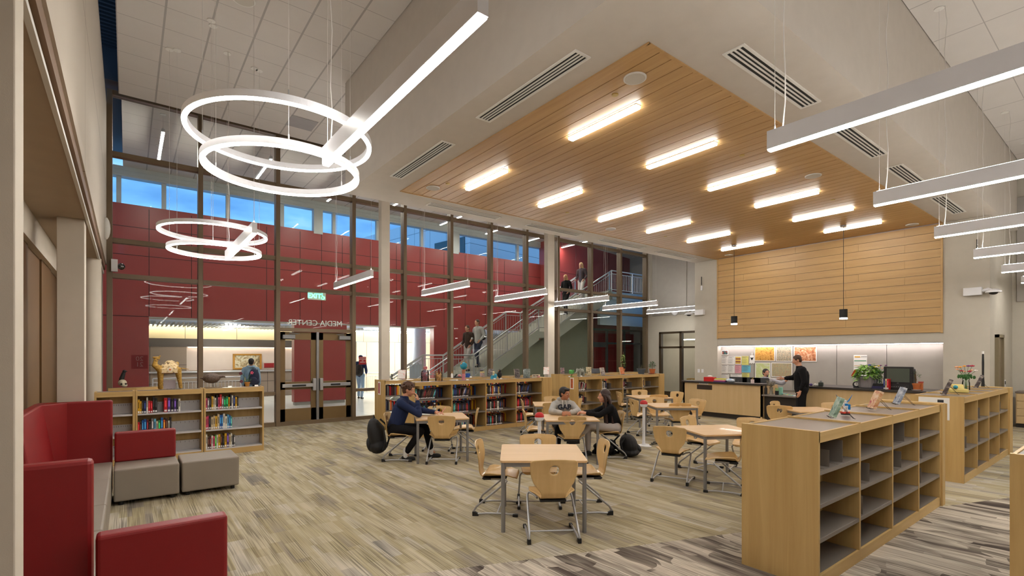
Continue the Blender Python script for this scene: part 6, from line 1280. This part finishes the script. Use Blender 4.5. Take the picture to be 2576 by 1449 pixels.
# red topped book return stands
def stand(x, y, lab):
    a = thing('charging_post', lab, 'post', (x, y, 0), R(20), 'red and white domed posts')
    m = MB(); 
    pts = [(.15 * cos(2*pi*k/36) * (1 + .25 * cos(3 * 2*pi*k/36)), .15 * sin(2*pi*k/36) * (1 + .25 * cos(3 * 2*pi*k/36))) for k in range(36)]; m.prism(pts, 0, .022); m.build('base', whitem, a, bevel=.006); MB().lathe([(.05, .02), (.03, .06), (.027, .1), (.027, .78)], (0, 0), 24).build('pole', whitem, a, smooth=40)
    MB().lathe([(.03, .775), (.062, .79), (.075, .82), (.075, .838)], (0, 0), 28).build('lower_bowl', whitem, a, smooth=40); MB().lathe([(.075, .84), (.074, .865), (.06, .895), (.035, .912), (.004, .918)], (0, 0), 28).build('dome', mk('dome_red', (190, 22, 24), rough=.3) if 'dome_red' not in MATS else MATS['dome_red'], a, smooth=40)
    c_ = Vector((-cos(R(52)) , -sin(R(52)), 0)); c_.rotate(Matrix.Rotation(R(-20), 3, 'Z')); M = Vector((c_.x, c_.y, .75)).normalized().to_track_quat('Z', 'Y').to_matrix().to_4x4()
    M = Matrix.Translation(Vector((c_.x, c_.y, 0)) * .052 + Vector((0, 0, .882))) @ M
    MB().lathe([(.026, 0), (.026, .006)], (0, 0), 20, M=M).build('ring', mk('ring_grey', (150, 160, 164)) if 'ring_grey' not in MATS else MATS['ring_grey'], a); MB().lathe([(.014, .004), (.014, .009)], (0, 0), 16, M=M).build('button', steel, a)
stand(5.16, 5.98, 'white post with a red dome, left of the table of the grey hoodie boy'); stand(8.18, 6.29, 'white post with a red dome standing right of the girl')
a = thing('power_cable', 'black cable curled on the carpet at the foot of the right white post', 'cable', (8.4, 6.25, 0)); MB().tube([(-.12, .0, .012)] + [(.1 + .16 * t_ + .1 * cos(t_ * 7), .06 * t_ + .1 * sin(t_ * 7), .012) for t_ in [i / 12 for i in range(22)]], .007, 6).build('cable', black, a)
# ---------------------------------------------------------------- desk items
zt = 1.035
def dsk(u, v, z=zt): p = atz(u, v, z); return p
def on_desk(u, dx=.14): p = atx(u, 900, XD + dx); return p.x, p.y
x_, y_ = on_desk(1786, .1); a = thing('red_tub', 'red tub with white tissues on the left part of the desk', 'tub', (x_, y_, zt)); bx((-.08, -.16, 0), (.08, .16, .13)).build('tub', mk('tub_red', (206, 34, 34), rough=.4), a, bevel=.01); MB().ell((0, 0, .15), (.05, .08, .03)).build('tissues', white, a)
x_, y_ = on_desk(1811, .02)
for k, (c_, w_, lab) in enumerate((((70, 60, 130), .17, 'purple'), ((206, 70, 100), .165, 'pink'), ((226, 222, 210), .15, 'white'), ((206, 200, 60), .14, 'yellow'))): a = thing('game_box', '%s flat box in the pile beside the red tub, %s from bottom' % (lab, ORD[k]), 'box', (x_ + .03, y_, zt + .026 * k), R(5 * k), 'flat boxes on the desk'); bx((-.09, -w_, 0), (.09, w_, .025)).build('box', mk('gamebox%d' % k, c_), a, bevel=.003)
x_, y_ = on_desk(1837, .08); a = thing('wipes_pack', 'blue and white packet of wipes on the desk', 'packet', (x_, y_, zt)); MB().ell((0, 0, .055), (.07, .13, .055)).build('pack', blotcov('wipes', [(60, 140, 206), (226, 230, 236), (90, 170, 220)], 10), a, smooth=60)
for k, u_ in enumerate((1857, 1890, 1910)):
    p = atx(u_, 950, 14.25); a = thing('monitor', 'dark computer monitor seen from behind on the desk, %s from the left' % ORD[k], 'monitor', (14.25, p.y, .752), 0, 'monitors behind the desk'); bx((0, -.27, .12), (.04, .27, .42)).build('screen', mk('monitor_grey', (60, 62, 64), rough=.4) if 'monitor_grey' not in MATS else MATS['monitor_grey'], a, bevel=.008); bx((.0, -.04, 0), (.03, .04, .2)).build('neck', blackp, a); bx((-.06, -.12, 0), (.12, .12, .015)).build('base', blackp, a)
    if k == 0: text('letters', 'e', .05, steel, (-.002, .0, .3), (R(90), 0, R(-90)), a, .001)
x_, y_ = on_desk(1893, .1); a = thing('pen_mug', 'pale pink mug with pens at the right end of the left desk', 'mug', (x_, y_, zt)); MB().lathe([(.04, 0), (.045, .02), (.045, .11)], (0, 0), 18).build('mug', mk('mug_pink', (226, 206, 206)), a, smooth=40); MB().tube([(0, 0, .1), (.0, -.03, .17)], .005).tube([(0.01, 0, .1), (.0, .02, .15)], .005).build('pens', mk('pen_yellow', (206, 180, 90)), a)
x_, y_ = on_desk(1846, .2); a = thing('desk_mug', 'silver mug before the first monitor', 'mug', (x_, y_, zt)); MB().cyl((0, 0), .04, 0, .1, 18).build('mug', steel, a, smooth=40)
def low(u, v): p = atz(u, v, .755); return (max(p.x, XD + .05), p.y)
x_, y_ = low(1933, 989); x_ = XD + .15; a = thing('wire_sculpture', 'twisted grey wire sculpture on a flared foot on the low desk', 'sculpture', (x_, 6.38, .755)); MB().lathe([(.07, 0), (.05, .02), (.035, .12), (.05, .2)], (0, 0), 18).build('stem', mk('pewter', (140, 134, 120), metal=.3), a, smooth=40); rn = random.Random(2); m = MB()
for k in range(40): 
    p0 = Vector((0, 0, .2)); p1 = Vector((rn.uniform(-.08, .08), rn.uniform(-.1, .1), rn.uniform(.25, .36))); p2 = p1 + Vector((rn.uniform(-.04, .04), rn.uniform(-.05, .05), rn.uniform(-.03, .05))); m.tube([p0, p1, p2], .006, 5)
m.build('wires', MATS['pewter'], a)
a = thing('black_bottle', 'black bottle beside the wire sculpture on the low desk', 'bottle', (XD + .1, 6.50, .755)); MB().lathe([(.035, 0), (.035, .16), (.015, .2), (.015, .24)], (0, 0), 16).build('bottle', blackp, a, smooth=40)
a = thing('pen_holder', 'black holder of yellow and green pens on the low desk', 'holder', (XD + .12, 6.22, .755)); MB().cyl((0, 0), .045, 0, .11, 18).build('cup', blackp, a, smooth=40); m = MB()
for k in range(9): m.tube([(.02 * cos(k), .02 * sin(k), .08), (.035 * cos(k), .035 * sin(k), .17 + .01 * (k % 3))], .006, 5)
m.build('pens', blotcov('pens', [(200, 200, 60), (90, 190, 150), (206, 190, 40)], 30), a)
a = thing('green_cup', 'pale green cup behind the pen holder', 'cup', (XD + .3, 6.2, .755)); MB().cyl((0, 0), .05, 0, .2, 16).build('cup', mk('mint', (150, 206, 184)), a, smooth=40)
a = thing('note_pads', 'yellow sticky pads heaped on the low desk', 'paper', (XD + .2, 5.95, .755)); 
for k in range(5): bx((-.05 + .02 * k, -.12 + .05 * k, .008 * k), (.06 + .01 * k, .0 + .05 * k, .008 * k + .008)).build('pad', mk('note_yellow', (226, 214, 130)) if k % 2 else (MATS.get('note_cyan') or mk('note_cyan', (90, 180, 206))), a)
a = thing('papers', 'white sheets lying on the low desk by the standing man', 'paper', (XD + .2, 5.7, .755), R(20)); bx((-.12, -.13, 0), (.12, .13, .006)).build('sheet', white, a)
# right desk items
def rdk(u, dx): p = atx(u, 970, XD + dx); return p.x, p.y
x_, y_ = rdk(2154, .3); a = thing('desk_clock', 'small round black desk clock with a white face', 'clock', (x_, y_, zt), R(200)); MB().lathe([(.075, 0), (.075, .04)], (0, 0), 24, M=Matrix.Translation((0, 0, .075)) @ Matrix.Rotation(R(90), 4, 'Y')).build('case', blackp, a, smooth=40); MB().lathe([(.045, .04), (.045, .045)], (0, 0), 24, M=Matrix.Translation((0, 0, .085)) @ Matrix.Rotation(R(90), 4, 'Y')).build('face', white, a); bx((-.02, -.06, 0), (.05, .06, .02)).build('foot', blackp, a)
MB().tube([(.048, 0, .085), (.048, .0, .12)], .003, 4).tube([(.048, 0, .085), (.048, .022, .085)], .003, 4).build('hands', black, a)
x_, y_ = rdk(2182, .35); a = thing('large_planter', 'big ribbed grey planter with a bushy variegated plant on the desk', 'plant', (x_, y_, zt)); m = MB(); prf = [(.15, 0), (.17, .02), (.215, .24), (.215, .27)]
n_ = 48; vs = [Vector(((r + (.004 if k % 2 else 0)) * cos(2*pi*k/n_), (r + (.004 if k % 2 else 0)) * sin(2*pi*k/n_), z)) for r, z in prf for k in range(n_)]; m.add(vs, [(i*n_+k, i*n_+(k+1)%n_, (i+1)*n_+(k+1)%n_, (i+1)*n_+k) for i in range(3) for k in range(n_)] + [tuple(range(n_))[::-1]]); m.build('pot', mk('ribbed_grey', (142, 136, 138)), a); MB().cyl((0, 0), .205, .24, .25, 24).build('soil', soil, a)
leafy(green1, 420, .24, .24, .30, .28, .13, a, 12, droop=.5, narrow=.38)
fl = thing('rainbow_flag', 'small rainbow flag stuck beside the big planter', 'flag', (x_ - .12, y_ + .22, zt + .34), R(-38)); MB().tube([(.12, 0, .12), (-.02, 0, .02), (.1, .0, -.1)], .004, 5).build('stick', mk('stick', (180, 150, 100)), fl)
for k, c_ in enumerate(((226, 40, 40), (240, 140, 30), (240, 220, 50), (40, 150, 70), (50, 80, 190), (120, 50, 150))): MB().add([(-.0 + .018 * k, 0, .10 - .012 * k), (.018 + .018 * k, 0, .09 - .012 * k), (-.07 + .018 * k, .0, -.06 - .008 * k), (-.09 + .018 * k, .0, -.055 - .008 * k), (-.0 + .018 * k, .003, .10 - .012 * k), (.018 + .018 * k, .003, .09 - .012 * k), (-.07 + .018 * k, .003, -.06 - .008 * k), (-.09 + .018 * k, .003, -.055 - .008 * k)], [(0,1,2,3),(7,6,5,4),(0,4,5,1),(1,5,6,2),(2,6,7,3),(3,7,4,0)]).build('stripe', mk('flag%d' % k, c_), fl)
x_, y_ = rdk(2212, .35); vase_flowers(x_, y_, zt + .12, 'glass vase of yellow, blue and purple flowers on the desk', .24, [fy, fy, fb, fb, fm, fp, fb, fm, mk('petal_cyan', (110, 190, 206)), fw], 21, .2, .045, .2)
a = thing('disc_box', 'black box under the vase of blue and yellow flowers', 'box', (x_, y_, zt)); bx((-.12, -.15, .06), (.12, .15, .118)).build('lid', blackp, a); bx((-.12, -.15, 0), (.12, .15, .058)).build('drawer', mk('indigo', (50, 46, 90)), a)
x_, y_ = rdk(2226, .22)
for k, (c_, n_) in enumerate((('dark blue', 'dark blue'), ('cream', 'cream'), ('red', 'red'))):
    o = bpy.data.objects.new('book', book_mesh(c_)); C.objects.link(o); o.scale = (.035, .14, .24); p = rdk(2222 + 4.4 * k, .06); o.location = (p[0], p[1] , zt + .001); o.rotation_euler = (0, 0, R(-90)); o['label'] = '%s book standing upright left of the television' % n_; o['category'] = 'book'; o['group'] = 'books beside the television'
x_, y_ = rdk(2262, .32); tv = thing('television', 'old black tube television with built in player on the desk', 'television', (x_, y_, zt), R(182)); bx((-.0, -.27, 0), (.1, .27, .52)).build('front_shell', blackp, tv, bevel=.015); bx((-.34, -.24, .02), (0, .24, .48)).build('rear_shell', blackp, tv, bevel=.04)
bx((.095, -.21, .17), (.104, .21, .48)).build('screen', mk('tube_glass', (84, 92, 84), rough=.12), tv, bevel=.02); bx((.1, -.2, .04), (.106, .2, .12)).build('tape_slot', mk('slot_grey', (40, 40, 42)), tv)
m = MB()
for k in range(8): m.box((.105, -.16 + .04 * k, .06), (.11, -.14 + .04 * k, .07))
m.build('buttons', steel, tv); text('letters', 'JVC', .022, steel, (.106, 0, .147), (R(90), 0, R(90)), tv, .001)
x_, y_ = rdk(2304, .3); a = thing('jade_plant', 'small jade plant in a terracotta pot right of the television', 'plant', (x_, y_, zt)); MB().lathe([(.08, 0), (.1, .02)], (0, 0), 24).build('saucer', white, a); MB().lathe([(.06, .02), (.085, .13), (.09, .13), (.09, .155), (.08, .155)], (0, 0), 24).build('pot', terra, a, smooth=35); m = MB()
for k, (q, z_) in enumerate(((-.09, .34), (-.03, .36), (.06, .42), (.1, .3))): m.tube([(0, 0, .16), (q * .4, 0, .24), (q, .01 * k, z_)], .007, 5)
m.build('stems', MATS['stem_brown'], a); leafy(green2, 60, .11, .08, .14, .30, .05, a, 14, narrow=.35)
x_, y_ = rdk(2315, .3); a = thing('small_pot', 'small square terracotta pot tucked beside the jade plant', 'pot', (x_ + .05, y_, zt)); bx((-.035, -.035, 0), (.035, .035, .17)).build('pot', terra, a, bevel=.006); bx((-.04, -.04, .165), (.04, .04, .195)).build('rim', mk('rim_red', (160, 60, 44)), a)
x_, y_ = rdk(2065, .2); a = thing('stapler', 'small dark metal sharpener by the standing man', 'sharpener', (x_, y_, zt)); bx((-.04, -.05, 0), (.04, .05, .1)).build('body', mk('gunmetal', (70, 76, 70), metal=.4), a, bevel=.015); MB().cyl((0, 0), .025, .1, .14, 14).build('knob', steel, a)
for k, (u_, c_, lab) in enumerate(((2040, (90, 70, 130), 'purple'), (2051, (220, 214, 206), 'white'), (2057, (206, 206, 200), 'pale grey'))): x_, y_ = rdk(u_, .2); a = thing('stone', 'small %s stone on the desk right of the standing man' % lab, 'stone', (x_, y_, zt), 0); MB().ell((0, 0, .03), (.035, .04, .032)).build('stone', mk('stone%d' % k, c_), a, smooth=60)
# ---------------------------------------------------------------- pinboard sheets
XP = XW + .255
def sheet(g, lab, mat, name='poster', cat='poster', grp=None, border=True, lines=0, lc=None):
    (u0_, v0_), (u1_, v1_) = g; p0, p1 = atx(u0_, v0_, XP), atx(u1_, v1_, XP); y0_, y1_ = min(p0.y, p1.y), max(p0.y, p1.y); z0_, z1_ = min(p0.z, p1.z), max(p0.z, p1.z)
    a = thing(name, lab, cat, (XP, (y0_ + y1_) / 2, z0_), 0, grp); w_, h_ = (y1_ - y0_) / 2, z1_ - z0_
    bx((-.004, -w_, 0), (.004, w_, h_)).build('sheet', white if border else mat, a)
    if border: bx((-.006, -w_ + .02, .02), (-.004, w_ - .02, h_ - .02)).build('print', mat, a)
    if lines:
        m = MB(); m.box((-.008, -w_ * .8, h_ * .9), (-.006, w_ * .8, h_ * .94))
        for k in range(lines): z = h_ * (.82 - .74 * k / lines); m.box((-.008, -w_ * (.2 + .5 * ((k * 7) % 5) / 5), z), (-.0055, w_ * .7, z + .006)); m.box((-.008, w_ * .8, z), (-.0055, w_ * .88, z + .01))
        m.build('text_lines', lc or mk('ink%d' % len(MATS), (90, 84, 90)), a)
    return a
mapA = painted('map_ochre', [srgb(110, 66, 20), srgb(196, 140, 60), srgb(214, 164, 80), srgb(196, 144, 60)], 7, .8, 3); mapB = painted('map_grey', [srgb(70, 66, 60), srgb(140, 140, 124), srgb(196, 180, 150), srgb(160, 90, 60)], 14, .8, 4); mapC = painted('map_sepia', [srgb(110, 54, 30), srgb(190, 120, 80), srgb(206, 150, 110), srgb(230, 206, 180)], 6, .8, 3); mapD = painted('map_green', [srgb(210, 214, 190), srgb(190, 200, 130), srgb(214, 214, 206)], 4, .8, 1); mapE = painted('map_antique', [srgb(150, 90, 60), srgb(190, 170, 130), srgb(150, 156, 130), srgb(196, 110, 80)], 12, .8, 4)
sheet(((1898, 872), (1949.5, 908.5)), 'ochre antique style map, upper left on the pinboard', mapA); sheet(((1952, 871), (1993, 909.5)), 'grey detailed map, upper middle on the pinboard', mapB); sheet(((1997, 872), (2054.5, 910)), 'sepia and rust map, upper right on the pinboard behind the standing man', mapC)
sheet(((1900, 912), (1938, 960)), 'pale green map behind the head of the seated man', mapD); sheet(((1940.5, 912), (1993, 949.5)), 'antique coloured world style map, lower middle on the pinboard', mapE)
sheet(((1815.5, 881), (1832, 893)), 'small bright patterned card at the top left of the pinboard', blotcov('card_bright', [(60, 150, 140), (40, 30, 50), (220, 120, 90)], 16))
gw = 'white printed lists on the pinboard'
for g, lab in ((((1815, 896), (1831, 917)), 'upper left'), (((1831.5, 896), (1848, 917)), 'upper right'), (((1815, 918), (1831, 939)), 'lower left'), (((1831.5, 918), (1848, 939)), 'lower right')): sheet(g, 'white printed list on the pinboard, %s of the four' % lab, white, 'notice_sheet', 'notice', gw, False, 7)
sheet(((1849, 896), (1865, 917)), 'maroon and gold striped sheet on the pinboard', gridmat('stripe_gold', srgb(206, 170, 80), srgb(120, 30, 40), 0, .09, 0, 0, .03, plane='YZ'), 'notice_sheet', 'notice')
sheet(((1849, 918), (1865, 939)), 'pink printed sheet on the pinboard', mk('sheet_pink', (224, 160, 170)), 'notice_sheet', 'notice', None, False, 6); sheet(((1866, 896), (1883, 918)), 'upper yellow printed sheet on the pinboard', mk('sheet_yellow', (222, 216, 120)), 'notice_sheet', 'notice', None, False, 6); sheet(((1866, 919), (1888, 937)), 'blue printed sheet on the pinboard', mk('sheet_blue', (110, 190, 214)), 'notice_sheet', 'notice', None, False, 6); sheet(((1867, 938), (1885, 951)), 'lower yellow printed sheet on the pinboard', MATS['sheet_yellow'], 'notice_sheet', 'notice', None, False, 5)
sheet(((1811, 941), (1834, 953)), 'white landscape sheet low at the left of the pinboard', white, 'notice_sheet', 'notice', None, False, 3); sheet(((1838, 941), (1866, 953)), 'white landscape sheet low on the pinboard under the pink sheet', white, 'notice_sheet', 'notice', None, False, 3)
po = sheet(((2147.5, 893), (2181, 946)), 'white information poster with green and orange bands above the planter', white, border=False)
w_ = .155; bx((-.008, -w_ * .9, .40), (-.006, w_ * .9, .42)).build('green_band', mk('band_green', (40, 130, 90)), po); bx((-.008, -w_ * .9, .27), (-.006, w_ * .9, .28)).build('orange_band', mk('band_orange', (214, 160, 40)), po); bx((-.008, .0, .50), (-.006, w_ * .85, .53)).build('logo_band', MATS['band_orange'], po); text('letters', 'KNOW', .04, black, (-.007, -.09, .52), (R(90), 0, R(-90)), po, .001)
p_ = atx(1892, 905, XP); a = thing('pennant', 'white fringed hanging with a black face like emblem on the pinboard', 'hanging', (XP, p_.y, p_.z)); MB().prism([(-.06, .14), (.06, .14), (.09, -.12), (.05, -.10), (.02, -.13), (-.02, -.10), (-.05, -.13), (-.09, -.1)], -.012, 0, 'X').build('cloth', white, a); MB().prism([(-.05, .08), (0, .06), (.05, .08), (.03, .02), (0, -.02), (-.03, .02)], -.016, -.012, 'X').build('emblem', black, a); MB().tube([(-.006, 0, .14), (-.006, 0, .22)], .01, 6).build('loop', white, a)
p0_, p1_ = aty(330, 928, YC - .03), aty(372, 893, YC - .03); a = thing('glass_sticker', 'dark red square with reversed numerals stuck on the glass at the left', 'sign', ((p0_.x + p1_.x) / 2, YC + .012, p0_.z)); hw, hh_ = (p1_.x - p0_.x) / 2, p1_.z - p0_.z
bx((-hw, 0, 0), (hw, .003, hh_)).build('sheet', mk('sticker_red', (130, 20, 28)), a); nl = mk('sticker_grey', (150, 96, 96))
bx((-hw, .004, 0), (hw, .005, 0.001)).build('edge', nl, a)
for t__, z_ in (('20', .72), ('21', .3)): text('letters', t__, hh_ * .46, nl, (0, -.0015, hh_ * z_), (R(90), 0, R(180)), a, .001)
